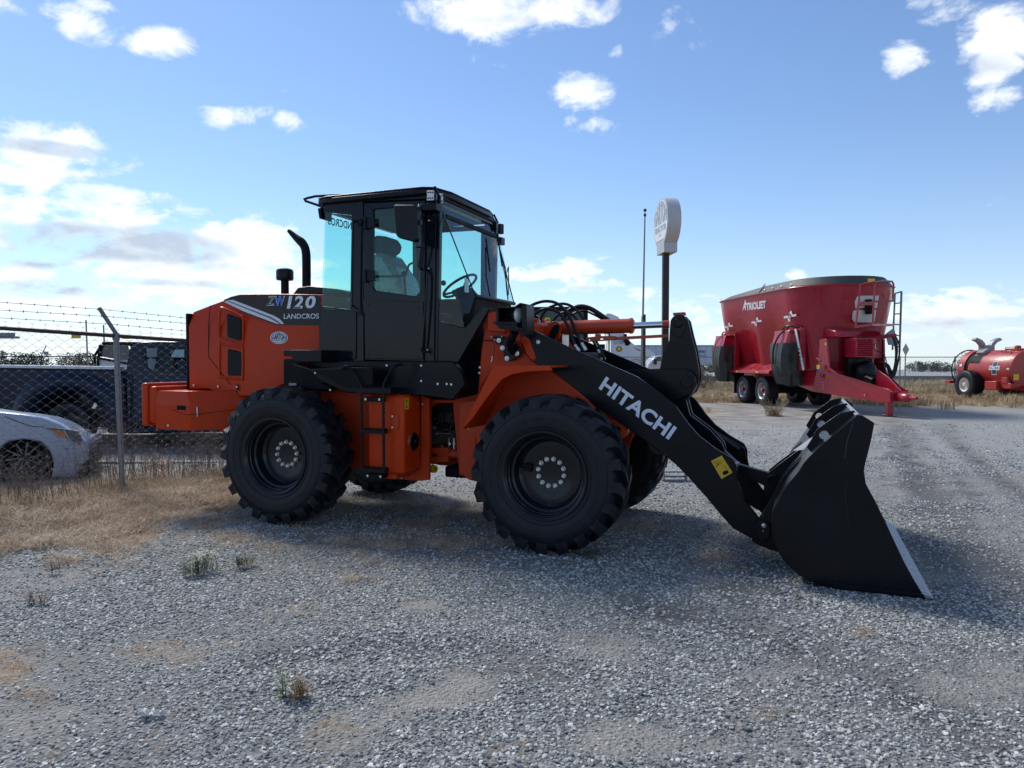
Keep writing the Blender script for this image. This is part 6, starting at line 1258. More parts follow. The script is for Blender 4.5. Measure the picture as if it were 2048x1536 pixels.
BLB = ['dark bush cut by the left photo edge', 'second dark bush from the left photo edge', 'dark bush left of the angled fence arm', 'low dark bush right of the angled fence arm', 'dark bush beside the canopy of the utility vehicle']
for i, (px, ht, w) in enumerate(((1818, 3.6, 2.6), (1838, 4.6, 3.0), (1848, 4.2, 3.0), (1864, 5.2, 3.4), (1874, 4.4, 3.0), (1888, 4.4, 3.2), (1902, 2.6, 2.2), (1925, 3.2, 2.6))):
    Y = 275. + (i * 37) % 60; p = atY(px, 741, Y); tree(p.x, Y, p.z - .5, ht * .92, w * 1.15, TL[i], 'trees on the horizon', n=1500, leaf=.2, trunk=.05)
for i, (px, ht, w) in enumerate(((-30, 2.3, 2.4), (15, 2.5, 2.3), (55, 2.2, 2.0), (105, 2.0, 2.2), (185, 2.1, 1.8))):
    Y = 60. + (i * 7) % 9; p = atY(px, 738, Y); tree(p.x, Y, p.z - 1.0, ht + .1, w, BLB[i] + ', beyond the far fence', 'bushes beyond the far fence', n=2200, leaf=.16, name='bush', cat='bush', trunk=.1)
# bare twiggy bush
p = atY(150, 740, 52.); t = thing('bare_bush', 'brownish half bare bush standing taller than the row beyond the far fence', 'bush', (p.x, 52, p.z - .6)); m = MB()
for k in range(90):
    a = random.uniform(0, 6.28); l = random.uniform(.9, 2.2); tilt = random.uniform(.05, .75); d = Vector((math.cos(a) * math.sin(tilt), math.sin(a) * math.sin(tilt), math.cos(tilt))); q = d * l; m.tube([Vector((0, 0, 0)) + d * .1, q * .6, q + Vector((random.uniform(-.1, .1), 0, .1))], [.015, .01, .004], 3, caps=False)
m.build('branches', TWIG, t, ang=None); m = MB(); leaves(m, (0, 0, .9), (1.2, 1.0, .7), 1200, .045); m.build('crown', LEAFD, t, ang=None)
# light bush by the trailer
p = onG(1409, 768); p = Vector((atY(1408, 723, 42).x, 42, 0)); t = thing('roadside_bush', 'pale grey green bush with yellowish leaves right of the bell crank', 'bush', p); m = MB()
for k in range(30): a = random.uniform(0, 6.28); l = random.uniform(.5, 1.1); m.tube([(0, 0, 0), (l * .5 * math.cos(a), l * .4 * math.sin(a), l)], [.012, .004], 3, caps=False)
m.build('branches', TWIG, t, ang=None); m = MB()
for k in range(9): a = k * .7; leaves(m, (.42 * math.cos(a), .35 * math.sin(a), .55 + .09 * k), (.3, .3, .26), 130, .045)
m.build('crown', LEAFG, t, ang=None)

def weed(name, px, py, h, label, kind, mat, n=12, cat='plant', spread=.1, group=None, Yoff=0):
    g = onG(px, py); t = thing(name, label, cat, (g.x, g.y, 0), 0, group); m = MB(); mo = MB()
    for k in range(n):
        a = random.uniform(0, 6.28); b = Vector((random.uniform(-1, 1) * spread, random.uniform(-1, 1) * spread, 0)); hh_ = h * random.uniform(.6, 1.05); lean = Vector((math.cos(a), math.sin(a), 0)) * hh_ * random.uniform(.03, .3 if kind != 'upright' else .12)
        m.tube([b, b + lean * .4 + Vector((0, 0, hh_ * .6)), b + lean + Vector((0, 0, hh_))], [.0025, .002, .001], 3, caps=False)
        nl = 14 if kind in ('upright', 'leafy') else 5
        for j in range(nl):
            f = (j + 1) / nl; q = b + lean * f * f + Vector((0, 0, hh_ * f)); aa = j * 2.4 + k; d = Vector((math.cos(aa), math.sin(aa), .5)).normalized(); s = .022 * (1.3 - f * .6) * (1 if kind != 'flower' else .5); X = d.cross(Vector((0, 0, 1))).normalized()
            mo.add([q, q + d * s + X * s * .22, q + d * s * 2, q + d * s - X * s * .22], [(0, 1, 2, 3)])
        if kind == 'flower':
            q = b + lean + Vector((0, 0, hh_))
            for j in range(5): e = q + Vector((random.uniform(-.015, .015), random.uniform(-.015, .015), random.uniform(-.005, .008))); mo.add([e + Vector((-.008, -.007, 0)), e + Vector((.008, -.007, .002)), e + Vector((.007, .008, 0)), e + Vector((-.007, .008, .003))], [(0, 1, 2, 3)])
    m.build('stems', mat if kind != 'flower' else LEAFG, t, ang=None); mo.build('leaves', mat, t, ang=None); return t
weed('green_weed', 384, 1150, .14, 'bushy dark green weed in the gravel left of the rear wheel', 'upright', LEAFV, 14, spread=.045)
weed('flowering_weed', 412, 1142, .14, 'pale cream flowering weed leaning over beside the dark green weed', 'flower', pm('cream_petals', (.46, .47, .36), .7), 34, spread=.10)
weed('dry_weed', 490, 1132, .10, 'small brownish green weed in front of the rear wheel', 'leafy', pm('olive_leaf', (.10, .09, .05), .7), 12, spread=.05)
weed('green_weed', 569, 1398, .155, 'upright slender green weed standing alone in the foreground gravel', 'upright', LEAFV, 3, spread=.012)
weed('dry_weed', 597, 1405, .11, 'small dry brown weed just right of the slender green weed', 'leafy', STRAWB, 8, spread=.03)
weed('dry_weed', 112, 1145, .10, 'thin dry stalks at the edge of the brown grass', 'leafy', TWIG, 4, spread=.03)
weed('dry_weed', 58, 1210, .10, 'small thin dark sprout on the gravel at the far left', 'leafy', TWIG, 3, spread=.02); weed('dry_weed', 88, 1212, .11, 'small thin sprout right of the dark one on the left gravel', 'leafy', TWIG, 3, spread=.02)
weed('green_weed', 1180, 1115, .04, 'low yellow green grass sprig in front of the front wheel', 'leafy', LEAFG, 10, spread=.10)
# tall dead weeds on both sides of the near fence: thin branching stalks
wcount = []
WL = ['dead weed tangle cut by the left photo edge', 'dead weed tangle over the left of the silver car wheel', 'dead weeds in front of the silver car wheel', 'dead weeds below the amber turn signal', 'dead weeds by the silver car bumper corner', 'tall dead weeds just left of the galvanised fence post', 'tall dead weeds just right of the galvanised fence post', 'dead weeds under the rear slab of the loader counterweight', 'dead weeds under the middle of the loader counterweight', 'thick dead weeds under the counterweight corner', 'thickest dead weed clump left of the rear tyre', 'dead weeds touching the rear tyre tread', 'dead weeds in front of the pickup rear wheel', 'tallest dead weeds between silver car and pickup']
def stalks(name, label, pts, hmax, mat, group=None, cat='weeds', nb=7):
    for (px, Y, h, n, sp) in pts:
        c = atY(px, 900, Y); t = thing(name, WL[len(wcount) % len(WL)], cat, (c.x, Y, 0), 0, group); wcount.append(1); m = MB()
        for k in range(n):
            a = random.uniform(0, 6.28); b = Vector((random.gauss(0, sp * .4), random.gauss(0, .12), 0)); hh_ = h * random.uniform(.55, 1.0); lean = Vector((math.cos(a), math.sin(a), 0)) * hh_ * random.uniform(.05, .45)
            P3 = [b, b + lean * .3 + Vector((0, 0, hh_ * .5)), b + lean + Vector((0, 0, hh_))]; m.tube(P3, [.0032, .0025, .001], 3, caps=False)
            for j in range(nb):
                f = random.uniform(.25, .98); q = P3[0].lerp(P3[1], f * 2) if f < .5 else P3[1].lerp(P3[2], f * 2 - 1); aa = random.uniform(0, 6.28); l = hh_ * random.uniform(.08, .26); e = q + Vector((math.cos(aa) * l, math.sin(aa) * l * .6, l * random.uniform(.2, .9))); m.tube([q, e], [.0018, .0008], 3, caps=False)
        m.build('stalks', mat, t, ang=None)
stalks('dead_weed', 'tangle of dead grey weed stalks along the near chain link fence', [(px, fenceY(px) + dy, h, n, sp) for px, dy, h, n, sp in ((-10, .3, .55, 34, .5), (45, -.25, .45, 34, .45), (70, .35, .62, 30, .4), (120, -.2, .42, 26, .4), (165, .4, .55, 26, .35), (215, .2, .95, 26, .35), (262, .3, .75, 26, .35), (300, .5, .6, 26, .35), (345, .3, .62, 28, .35), (385, .45, .75, 40, .4), (420, .6, .8, 44, .4), (452, .7, .7, 34, .4), (190, 1.2, .8, 22, .5), (235, .9, 1.1, 18, .3))], 1, TWIG, 'dead weeds along the near fence')
# crumpled white rag
rp = onG(303, 1440); V = []; F = []; nx, ny = 14, 9
for j in range(ny):
    for i in range(nx):
        x = (i / (nx - 1) - .5) * .11 * (1 - .35 * abs(j - 4) / 4); y = (j / (ny - 1) - .5) * .055 * (1 if i < 7 else .55); V.append((x + .006 * math.sin(j * 1.7), y + .006 * math.sin(i * 1.3), .018 + .006 * math.sin(i * 1.1 + j * .9) + .006 * math.sin(j * 1.3 + i * .5) + (.010 if i < 5 else 0)))
for j in range(ny - 1): F += [(j * nx + i, j * nx + i + 1, (j + 1) * nx + i + 1, (j + 1) * nx + i) for i in range(nx - 1)]
o = MB().add(V, F).build('crumpled_rag', pm('dirty_white_cloth', (.66, .65, .61), .8, var=.1, vs=30), None, ang=70); sm = o.modifiers.new('s', 'SOLIDIFY'); sm.thickness = .004; o.location = (rp.x, rp.y, .015); o.rotation_euler = (0, 0, .25); tag(o, 'crumpled dirty white rag lying on the gravel at the lower left', 'rag')

# ================================================================= GROUND
BL = dict(   # (photo x, y, rx, ry, strength)
 grass=[(110, 1040, 190, 62, 1.2), (320, 1000, 180, 42, 1.1), (230, 1060, 90, 45, .9), (40, 1080, 90, 30, .9), (440, 1010, 60, 18, .7), (470, 1076, 80, 14, .75), (300, 1130, 70, 22, .35), (840, 1100, 135, 55, .95), (960, 1110, 60, 30, .6), (1000, 1050, 60, 30, .5), (720, 1075, 90, 40, .6), (590, 1225, 70, 16, .5), (640, 1232, 60, 8, .5),
        (320, 1305, 110, 20, .62), (20, 1340, 60, 40, .75), (60, 1390, 60, 26, .45), (700, 1468, 60, 26, .7), (385, 1432, 40, 16, .6), (110, 1515, 26, 22, .8), (350, 1500, 36, 26, .4), (1065, 1494, 26, 14, .9), (1440, 1127, 55, 16, .7), (1370, 1140, 30, 7, .4), (1722, 1270, 50, 18, .9), (1475, 1440, 55, 30, .6), (1480, 1375, 40, 20, .4), (860, 1160, 80, 20, .45), (545, 1180, 40, 8, .3), (1090, 1530, 120, 14, .6), (1010, 1510, 80, 20, .3), (290, 1520, 90, 16, .25), (10, 1260, 50, 20, .3)],
 sand=[(810, 1213, 70, 18, .9), (870, 1400, 130, 45, 1.0), (800, 1450, 110, 50, .55), (930, 1245, 60, 18, .5), (1230, 1300, 110, 40, .7), (1260, 1270, 60, 16, .6), (60, 1470, 120, 50, .75), (30, 1420, 90, 30, .6), (1560, 1170, 110, 24, .35), (1320, 1480, 150, 40, .75), (500, 1300, 120, 40, .3), (1640, 1330, 90, 22, .5), (1700, 1420, 60, 20, .5), (1550, 1500, 70, 40, .4), (1980, 1390, 110, 45, .6), (1900, 1500, 90, 30, .3), (330, 1400, 120, 30, .35), (690, 1325, 60, 20, .4), (1400, 1050, 80, 20, .3), (650, 1500, 70, 30, .3), (1950, 1170, 140, 60, .3), (1950, 880, 160, 30, .55), (1620, 900, 150, 22, .45), (2010, 1040, 70, 70, .45), (1760, 1010, 30, 60, .3), (1350, 1230, 130, 14, .3)],
 dirt=[(1500, 835, 190, 30, 1.1), (1380, 810, 160, 22, 1.0), (1650, 842, 190, 16, .9), (1900, 828, 220, 14, .6), (1560, 862, 120, 10, .5), (1450, 800, 200, 16, 1.0)],
 dark=[(1800, 900, 50, 70, .8), (1840, 990, 50, 90, 1.0), (1900, 1090, 60, 110, .95), (1480, 905, 90, 20, .4), (1960, 970, 120, 60, .35), (1500, 1180, 110, 40, .7), (1740, 960, 40, 60, .25), (1990, 1240, 90, 60, .25)])  # dark: tyre tracks; the patch left of the bucket paints its soft shadow
def vnoise(x, y, s, seed):
    r_ = np.random.default_rng(seed); T = r_.random((256, 256)); x = x * s; y = y * s; xi = np.floor(x).astype(int); yi = np.floor(y).astype(int); fx = x - xi; fy = y - yi; fx = fx * fx * (3 - 2 * fx); fy = fy * fy * (3 - 2 * fy)
    g = lambda a, b: T[a % 256, b % 256]; return (g(xi, yi) * (1 - fx) + g(xi + 1, yi) * fx) * (1 - fy) + (g(xi, yi + 1) * (1 - fx) + g(xi + 1, yi + 1) * fx) * fy
def fbmn(x, y, s, seed, o=4): return sum(vnoise(x, y, s * 2 ** k, seed + k) * .5 ** k for k in range(o)) / sum(.5 ** k for k in range(o))
TRK = [[tuple(onG(a, b).xy) for a, b in L_] for L_ in ([(1780, 838), (1805, 880), (1838, 940), (1880, 1010), (1945, 1095), (2080, 1200)], [(1870, 845), (1935, 900), (2030, 975), (2160, 1060)], [(1290, 1215), (1480, 1262), (1700, 1335), (1900, 1450), (2060, 1560)], [(560, 1330), (760, 1300), (960, 1310), (1150, 1350)])]
def trackd(X, Y):
    D_ = np.full_like(X, 9.0)
    for L_ in TRK:
        for (ax_, ay_), (bx, by) in zip(L_[:-1], L_[1:]):
            vx, vy = bx - ax_, by - ay_; t = np.clip(((X - ax_) * vx + (Y - ay_) * vy) / (vx * vx + vy * vy), 0, 1); D_ = np.minimum(D_, np.hypot(X - ax_ - t * vx, Y - ay_ - t * vy))
    return D_
def masks(X, Y):
    px, py = to_px(X, np.maximum(Y, .6), 0.0); w = fbmn(X, Y, 1.1, 11); w2 = fbmn(X, Y, 4.0, 21); out = {}
    jx = (fbmn(X, Y, 2.4, 31, 5) - .5) * 1.7; jy = (fbmn(X, Y, 2.4, 41, 5) - .5) * 1.7; fr_ = (fbmn(X, Y, 5.5, 45, 4) - .5) * 1.5
    for k, L_ in BL.items():
        v = np.zeros_like(X)
        for (cx, cy, rx, ry, s) in L_:
            q = ((px - cx) / rx + jx * 1.6) ** 2 + ((py - cy) / ry + jy * 1.6) ** 2; v = np.maximum(v, s * np.clip(1.25 - q + fr_, 0, 1) ** .8)
        out[k] = v
    # strip along and behind the near fence: dry grass
    s_ = (X - F0.x) * fdir.x + (Y - F0.y) * fdir.y; dl = (X - F0.x) * fn.x + (Y - F0.y) * fn.y       # dl > 0 on the loader side
    strip = np.clip(1.25 - np.abs(dl - .15) / 1.15, 0, 1) * (Y < 14) * (X < -2.2) + np.clip(1.15 - ((X + 4.4) / 1.6) ** 2 - ((Y - 8.2) / 1.3) ** 2, 0, 1)
    out['grass'] = np.clip(np.maximum(out['grass'] * np.where(py > 1095, np.clip((w2 - .36) * 3.6, 0, 1), 1), strip) * (.55 + .9 * w), 0, 1)
    out['grass'] = np.where(Y < 12, out['grass'], np.maximum(out['grass'], 0))
    under = np.clip(1.2 - ((X + .8) / 2.6) ** 2 - ((Y - 7.3) / 1.6) ** 2, 0, 1) * .75; out['grass'] = np.maximum(out['grass'], under * (w > .42) * w2)
    # far verge: dry grass beyond the yard, up to the fence
    edge = 25.5 - np.clip((X - 8) * .02, 0, 3) + (w - .5) * 5; vg = np.clip((Y - edge) / 1.5, 0, 1) * (Y < 46) * (X > -1); vg = np.maximum(vg, np.clip(1.1 - ((X - 5.6) / 2.0) ** 2 - ((Y - 25) / 3.0) ** 2, 0, 1)); vg *= np.where((X > 6.6) & (X < 13) & (Y < 28.6), .15, 1)
    out['verge'] = np.clip(vg, 0, 1)
    left = (X < -2.0) * (Y > 11.6) * (dl < -.6); out['asphalt'] = left * 1.0
    rnd = fbmn(X, Y, .55, 51); out['sand'] = np.clip(np.maximum(out['sand'], np.clip((rnd - .60) * 5, 0, .6)) * (.7 + .6 * w2), 0, 1)
    tr_ = np.abs(np.hypot(X - 1.5, (Y - 8.5) * 1.2) - 5.0 - .5 * w); td = trackd(X, Y); out['trk'] = td; out['dark'] = np.clip(np.maximum(out['dark'] * (.45 + .8 * w), np.clip(1.15 - td / .26, 0, 1) * np.clip(.35 + 1.3 * (w2 - .25), 0, 1)), 0, 1)
    return out
def height(X, Y):
    h = (fbmn(X, Y, .9, 61) - .5) * .05 + (fbmn(X, Y, .25, 71, 3) - .5) * .05; near_ = np.clip(1 - (np.abs(Y - 7) - 8) / 8, 0, 1)
    mk = masks(X, Y); h = h * near_; h += mk['grass'] * .012 - mk['sand'] * .010 + mk['dark'] * (fbmn(X, Y, 6, 91, 2) - .5) * .03
    tr_ = np.abs(np.hypot(X - 1.5, (Y - 8.5) * 1.2) - 5.0); td = mk['trk']; h += np.exp(-(td / .16) ** 2) * -.022 + np.exp(-((td - .30) / .12) ** 2) * .022 * (.4 + fbmn(X, Y, 3, 171))
    # level where the loader stands
    u = (X - LD.o.x) * math.cos(LD.yaw) - (Y - LD.o.y) * math.sin(LD.yaw); v = -(X - LD.o.x) * math.sin(LD.yaw) - (Y - LD.o.y) * math.cos(LD.yaw)
    flat = np.clip(1.4 - np.maximum(np.abs(u - 1.2) / 3.4, np.abs(v) / 1.5), 0, 1) ; h = h * (1 - np.clip(flat * 2.5, 0, 1)) + np.exp(-((u + 1.36) / .8) ** 2 - (v / 1.8) ** 2) * .035 - .004
    far = -.0105 * np.clip(Y - 42, 0, 1e9); return h + far, mk
def axis(a, b, step, lo, hi, grow=1.22):
    L_ = list(np.arange(a, b + 1e-6, step)); s = step; x = a
    left = []
    while x > lo: s *= grow; x -= s; left.append(x)
    s = step; x = b; right = []
    while x < hi: s = s * grow if s < 12 or x > 150 else s; x += s; right.append(x)
    return np.array(left[::-1] + L_ + right)
gx = axis(-7.5, 8.0, .045, -2500, 2500); gy = axis(1.9, 13., .045, -60, 3500, 1.10); GX, GY = np.meshgrid(gx, gy); H_, MK = height(GX, GY); nxg, nyg = len(gx), len(gy)
co = np.stack([GX, GY, H_], -1).reshape(-1, 3).astype(np.float32); idx = np.arange(nxg * nyg).reshape(nyg, nxg)
quads = np.stack([idx[:-1, :-1], idx[:-1, 1:], idx[1:, 1:], idx[1:, :-1]], -1).reshape(-1, 4).astype(np.int32)
me = bpy.data.meshes.new('ground'); me.vertices.add(len(co)); me.vertices.foreach_set('co', co.ravel()); me.loops.add(quads.size); me.loops.foreach_set('vertex_index', quads.ravel()); me.polygons.add(len(quads)); me.polygons.foreach_set('loop_start', np.arange(len(quads), dtype=np.int32) * 4); me.update(calc_edges=True); me.polygons.foreach_set('use_smooth', np.ones(len(quads), bool))
for nme, ks in (('soil_a', ('grass', 'sand', 'dirt')), ('soil_b', ('dark', 'verge', 'asphalt'))):
    at = me.attributes.new(nme, 'FLOAT_VECTOR', 'POINT'); at.data.foreach_set('vector', np.stack([MK[k] for k in ks], -1).reshape(-1).astype(np.float32))
def ground_mat():
    m = bpy.data.materials.new('gravel_ground'); m.use_nodes = True; nt = m.node_tree; N = nt.nodes; L = nt.links; b = N['Principled BSDF']; b.inputs['Roughness'].default_value = .85; b.inputs['Specular IOR Level'].default_value = .3
    geo = N.new('ShaderNodeNewGeometry'); pos = geo.outputs['Position']
    def noise(s, d=6, r=.6): n = N.new('ShaderNodeTexNoise'); n.inputs['Scale'].default_value = s; n.inputs['Detail'].default_value = d; n.inputs['Roughness'].default_value = r; L.new(pos, n.inputs['Vector']); return n.outputs['Fac']
    def vor(s, f='F1'): n = N.new('ShaderNodeTexVoronoi'); n.feature = f; n.inputs['Scale'].default_value = s; L.new(pos, n.inputs['Vector']); return n
    def ramp(fac, stops): r = N.new('ShaderNodeValToRGB'); L.new(fac, r.inputs[0]); e = r.color_ramp.elements; e[0].position, e[0].color = stops[0][0], (*stops[0][1], 1); e[1].position, e[1].color = stops[-1][0], (*stops[-1][1], 1)
    
    def ramp(fac, stops):
        r = N.new('ShaderNodeValToRGB'); L.new(fac, r.inputs[0]); e = r.color_ramp.elements; e[0].position = stops[0][0]; e[0].color = (*stops[0][1], 1); e[1].position = stops[-1][0]; e[1].color = (*stops[-1][1], 1)
        for p, c in stops[1:-1]: k = e.new(p); k.color = (*c, 1)
        return r.outputs[0]
    def mix(f, a, c, t='MIX'):
        n = N.new('ShaderNodeMix'); n.data_type = 'RGBA'; n.blend_type = t
        for i, q in ((0, f), (6, a), (7, c)):
            if isinstance(q, (int, float)): n.inputs[i].default_value = q
            elif isinstance(q, tuple): n.inputs[i].default_value = (*q, 1)
            else: L.new(q, n.inputs[i])
        return n.outputs[2]
    def mth(op, a, c, cl=False):
        n = N.new('ShaderNodeMath'); n.operation = op; n.use_clamp = cl
        for i, q in ((0, a), (1, c)):
            if isinstance(q, (int, float)): n.inputs[i].default_value = q
            else: L.new(q, n.inputs[i])
        return n.outputs[0]
    def attr(n_): a = N.new('ShaderNodeAttribute'); a.attribute_name = n_; s = N.new('ShaderNodeSeparateXYZ'); L.new(a.outputs['Vector'], s.inputs[0]); return s.outputs
    g, s, d = attr('soil_a'); k, v, a = attr('soil_b')
    v1 = vor(42); v2 = vor(75); bw = N.new('ShaderNodeRGBToBW'); L.new(v1.outputs['Color'], bw.inputs[0]); bw2 = N.new('ShaderNodeRGBToBW'); L.new(v2.outputs['Color'], bw2.inputs[0])
    stone = ramp(bw.outputs[0], [(0, (.055, .057, .055)), (.35, (.16, .165, .16)), (.7, (.33, .337, .325)), (.93, (.60, .60, .57))]); stone2 = ramp(bw2.outputs[0], [(0, (.07, .072, .07)), (.55, (.22, .226, .218)), (1, (.50, .50, .48))])
    grav = mix(.5, stone, stone2); grav = mix(ramp(noise(.7, 4), [(.35, (0, 0, 0)), (.7, (1, 1, 1))]), grav, mix(.45, grav, (.235, .235, .225)))
    sandc = ramp(noise(30, 8, .7), [(.25, (.19, .18, .165)), (.6, (.33, .315, .29)), (.85, (.48, .46, .42))])
    grassc = ramp(noise(22, 8, .75), [(.25, (.15, .115, .08)), (.5, (.32, .25, .175)), (.8, (.52, .43, .31))])
    dirtc = ramp(noise(1.2, 9, .65), [(.3, (.17, .155, .13)), (.55, (.33, .31, .275)), (.75, (.50, .47, .42))])
    vergec = ramp(noise(5, 9, .75), [(.25, (.14, .105, .06)), (.5, (.34, .26, .155)), (.75, (.50, .40, .26))])
    asph = ramp(noise(8, 7), [(.3, (.10, .105, .115)), (.7, (.16, .165, .18))])
    brk = mth('MULTIPLY', mth('SUBTRACT', noise(26, 6, .7), .5), 1.6)
    def th(x, w=1.0): return mth('MULTIPLY', mth('ADD', mth('MULTIPLY', mth('SUBTRACT', x, .42), 2.4), mth('MULTIPLY', brk, w)), 1.0, True)
    def soft(x): return mth('ADD', mth('MULTIPLY', x, .6), mth('MULTIPLY', th(x), .4), True)
    nearf = N.new('ShaderNodeMapRange'); sy_ = N.new('ShaderNodeSeparateXYZ'); L.new(pos, sy_.inputs[0]); L.new(sy_.outputs[1], nearf.inputs[0]); nearf.inputs[1].default_value = 6; nearf.inputs[2].default_value = 13; nearf.inputs[3].default_value = .80; nearf.inputs[4].default_value = 1.30
    grav = mix(1.0, grav, nearf.outputs[0], 'MULTIPLY'); c = mix(soft(s), grav, sandc); c = mix(soft(d), c, dirtc); c = mix(mth('MULTIPLY', k, .8), c, (.075, .075, .072)); c = mix(soft(g), c, grassc); c = mix(soft(v), c, vergec); c = mix(a, c, asph)
    L.new(c, b.inputs['Base Color'])
    bp = N.new('ShaderNodeBump'); bp.inputs['Strength'].default_value = .9; bp.inputs['Distance'].default_value = .012
    hgt = mth('ADD', mth('MULTIPLY', v1.outputs['Distance'], -1.0), mth('MULTIPLY', v2.outputs['Distance'], -.6)); hgt = mth('ADD', hgt, mth('MULTIPLY', noise(60, 4), .6)); L.new(mth('MULTIPLY', hgt, mth('SUBTRACT', 1.0, mth('MULTIPLY', a, .8))), bp.inputs['Height']); L.new(bp.outputs[0], b.inputs['Normal'])
    return m
me.materials.append(ground_mat()); grd = ob('ground', me); tag(grd, 'grey gravel yard with sandy bare patches and dry grass edges', None, None, 'structure')
# highway beyond the fence
HY = lambda Y: -.0105 * max(Y - 42, 0)
m = MB(); m.add([(x, Y, HY(Y) + z_) for Y, z_ in ((58, .05), (60, .12), (100, .12), (102, .05)) for x in (-300, 900)], [(0, 1, 3, 2), (2, 3, 5, 4), (4, 5, 7, 6)]); rd = m.build('road', pm('highway_asphalt', (.12, .125, .13), .85, var=.15, vs=.3), None); tag(rd, 'grey highway running across behind the far fence', kind='structure')
for Y in (61, 79.7, 99): MB().add([(x, YY, HY(YY) + .128) for YY in (Y, Y + .3) for x in (-300, 900)], [(0, 1, 3, 2)]).build('lane_marking', WHITE, rd, ang=None)
m = MB(); m.box((6, 50.0, HY(50)), (60, 50.25, .62)); 
for i in range(7): pass
cu = m.build('concrete_barrier', pm('old_concrete', (.16, .165, .17), .85, var=.3, vs=.8, bump=.2), None, .02); tag(cu, 'low grey concrete barrier along the near side of the highway', 'barrier')
c0, c1 = atY(200, 885, 11.9), atY(430, 885, 11.9)
m = MB(); m.box((-8.3, 11.55, -.02), (-4.6, 11.75, .03)); m.box((-8.5, 15.2, -.02), (-4.0, 16.6, .10)); o = m.build('kerb', pm('pale_concrete', (.33, .32, .30), .85, var=.2, vs=2, bump=.2), None, .015); tag(o, 'pale concrete kerb beside the parked pickup', kind='structure')

# ---------------------------------------------------------------- loose gravel and dry grass as instanced pieces
def instancer(name, pts, scl, rot, idx, templates, label):
    me = bpy.data.meshes.new(name); me.vertices.add(len(pts)); me.vertices.foreach_set('co', pts.astype(np.float32).ravel())
    for n_, t_, dta, f in (('scl', 'FLOAT_VECTOR', scl, 'vector'), ('rot', 'FLOAT_VECTOR', rot, 'vector'), ('pick', 'INT', idx, 'value')):
        at = me.attributes.new(n_, t_, 'POINT'); at.data.foreach_set(f, np.ascontiguousarray(dta).astype(np.int32 if t_ == 'INT' else np.float32).ravel())
    o = ob(name, me); g = bpy.data.node_groups.new(name, 'GeometryNodeTree'); g.interface.new_socket('Geometry', in_out='INPUT', socket_type='NodeSocketGeometry'); g.interface.new_socket('Geometry', in_out='OUTPUT', socket_type='NodeSocketGeometry')
    N = g.nodes; L = g.links; gi = N.new('NodeGroupInput'); go_ = N.new('NodeGroupOutput'); ip = N.new('GeometryNodeInstanceOnPoints'); L.new(gi.outputs[0], ip.inputs['Points'])
    jn = N.new('GeometryNodeGeometryToInstance')
    for t in templates[::-1]: oi = N.new('GeometryNodeObjectInfo'); oi.inputs['Object'].default_value = t; L.new(oi.outputs['Geometry'], jn.inputs[0])
    L.new(jn.outputs[0], ip.inputs['Instance']); ip.inputs['Pick Instance'].default_value = True
    def at(n_, t_): a = N.new('GeometryNodeInputNamedAttribute'); a.data_type = t_; a.inputs['Name'].default_value = n_; return a.outputs['Attribute']
    L.new(at('pick', 'INT'), ip.inputs['Instance Index']); L.new(at('scl', 'FLOAT_VECTOR'), ip.inputs['Scale']); er = N.new('FunctionNodeEulerToRotation'); L.new(at('rot', 'FLOAT_VECTOR'), er.inputs[0]); L.new(er.outputs[0], ip.inputs['Rotation'])
    L.new(ip.outputs[0], go_.inputs[0]); md = o.modifiers.new('scatter', 'NODES'); md.node_group = g; tag(o, label, None, None, 'stuff'); return o
def stone_mat(name, stops, rough=.75):
    m = bpy.data.materials.new(name); m.use_nodes = True; nt = m.node_tree; N = nt.nodes; L = nt.links; b = N['Principled BSDF']; b.inputs['Roughness'].default_value = rough; b.inputs['Specular IOR Level'].default_value = .35
    oi = N.new('ShaderNodeObjectInfo'); r = N.new('ShaderNodeValToRGB'); L.new(oi.outputs['Random'], r.inputs[0]); e = r.color_ramp.elements; e[0].position = stops[0][0]; e[0].color = (*stops[0][1], 1); e[1].position = stops[-1][0]; e[1].color = (*stops[-1][1], 1)
    for p, c in stops[1:-1]: k = e.new(p); k.color = (*c, 1)
    tc = N.new('ShaderNodeTexCoord'); n = N.new('ShaderNodeTexNoise'); n.inputs['Scale'].default_value = 2.2; n.inputs['Detail'].default_value = 6; n.inputs['Roughness'].default_value = .75; L.new(tc.outputs['Object'], n.inputs['Vector'])
    mr = N.new('ShaderNodeMapRange'); mr.inputs[1].default_value = .3; mr.inputs[2].default_value = .7; mr.inputs[3].default_value = .62; mr.inputs[4].default_value = 1.4; L.new(n.outputs['Fac'], mr.inputs[0])
    mx = N.new('ShaderNodeMix'); mx.data_type = 'RGBA'; mx.blend_type = 'MULTIPLY'; mx.inputs[0].default_value = 1; L.new(r.outputs[0], mx.inputs[6]); L.new(mr.outputs[0], mx.inputs[7]); L.new(mx.outputs[2], b.inputs['Base Color']); return m
STM = stone_mat('gravel_stone', [(0, (.10, .104, .102)), (.2, (.20, .206, .200)), (.5, (.325, .332, .318)), (.78, (.43, .437, .415)), (.95, (.56, .56, .53)), (1, (.76, .75, .71))])
import bmesh
def stone(seed):
    r_ = np.random.default_rng(seed); bm = bmesh.new(); bmesh.ops.create_icosphere(bm, subdivisions=1, radius=1)
    sq = np.array([1, r_.uniform(.6, .95), r_.uniform(.4, .7)])
    for v in bm.verts: k = r_.uniform(.78, 1.18); v.co = Vector((v.co.x * k * sq[0], v.co.y * k * sq[1], v.co.z * k * sq[2]))
    me = bpy.data.meshes.new('stone'); bm.to_mesh(me); bm.free(); me.materials.append(STM); me.polygons.foreach_set('use_smooth', [True] * len(me.polygons)); me.set_sharp_from_angle(angle=R(42)); return bpy.data.objects.new('stone', me)
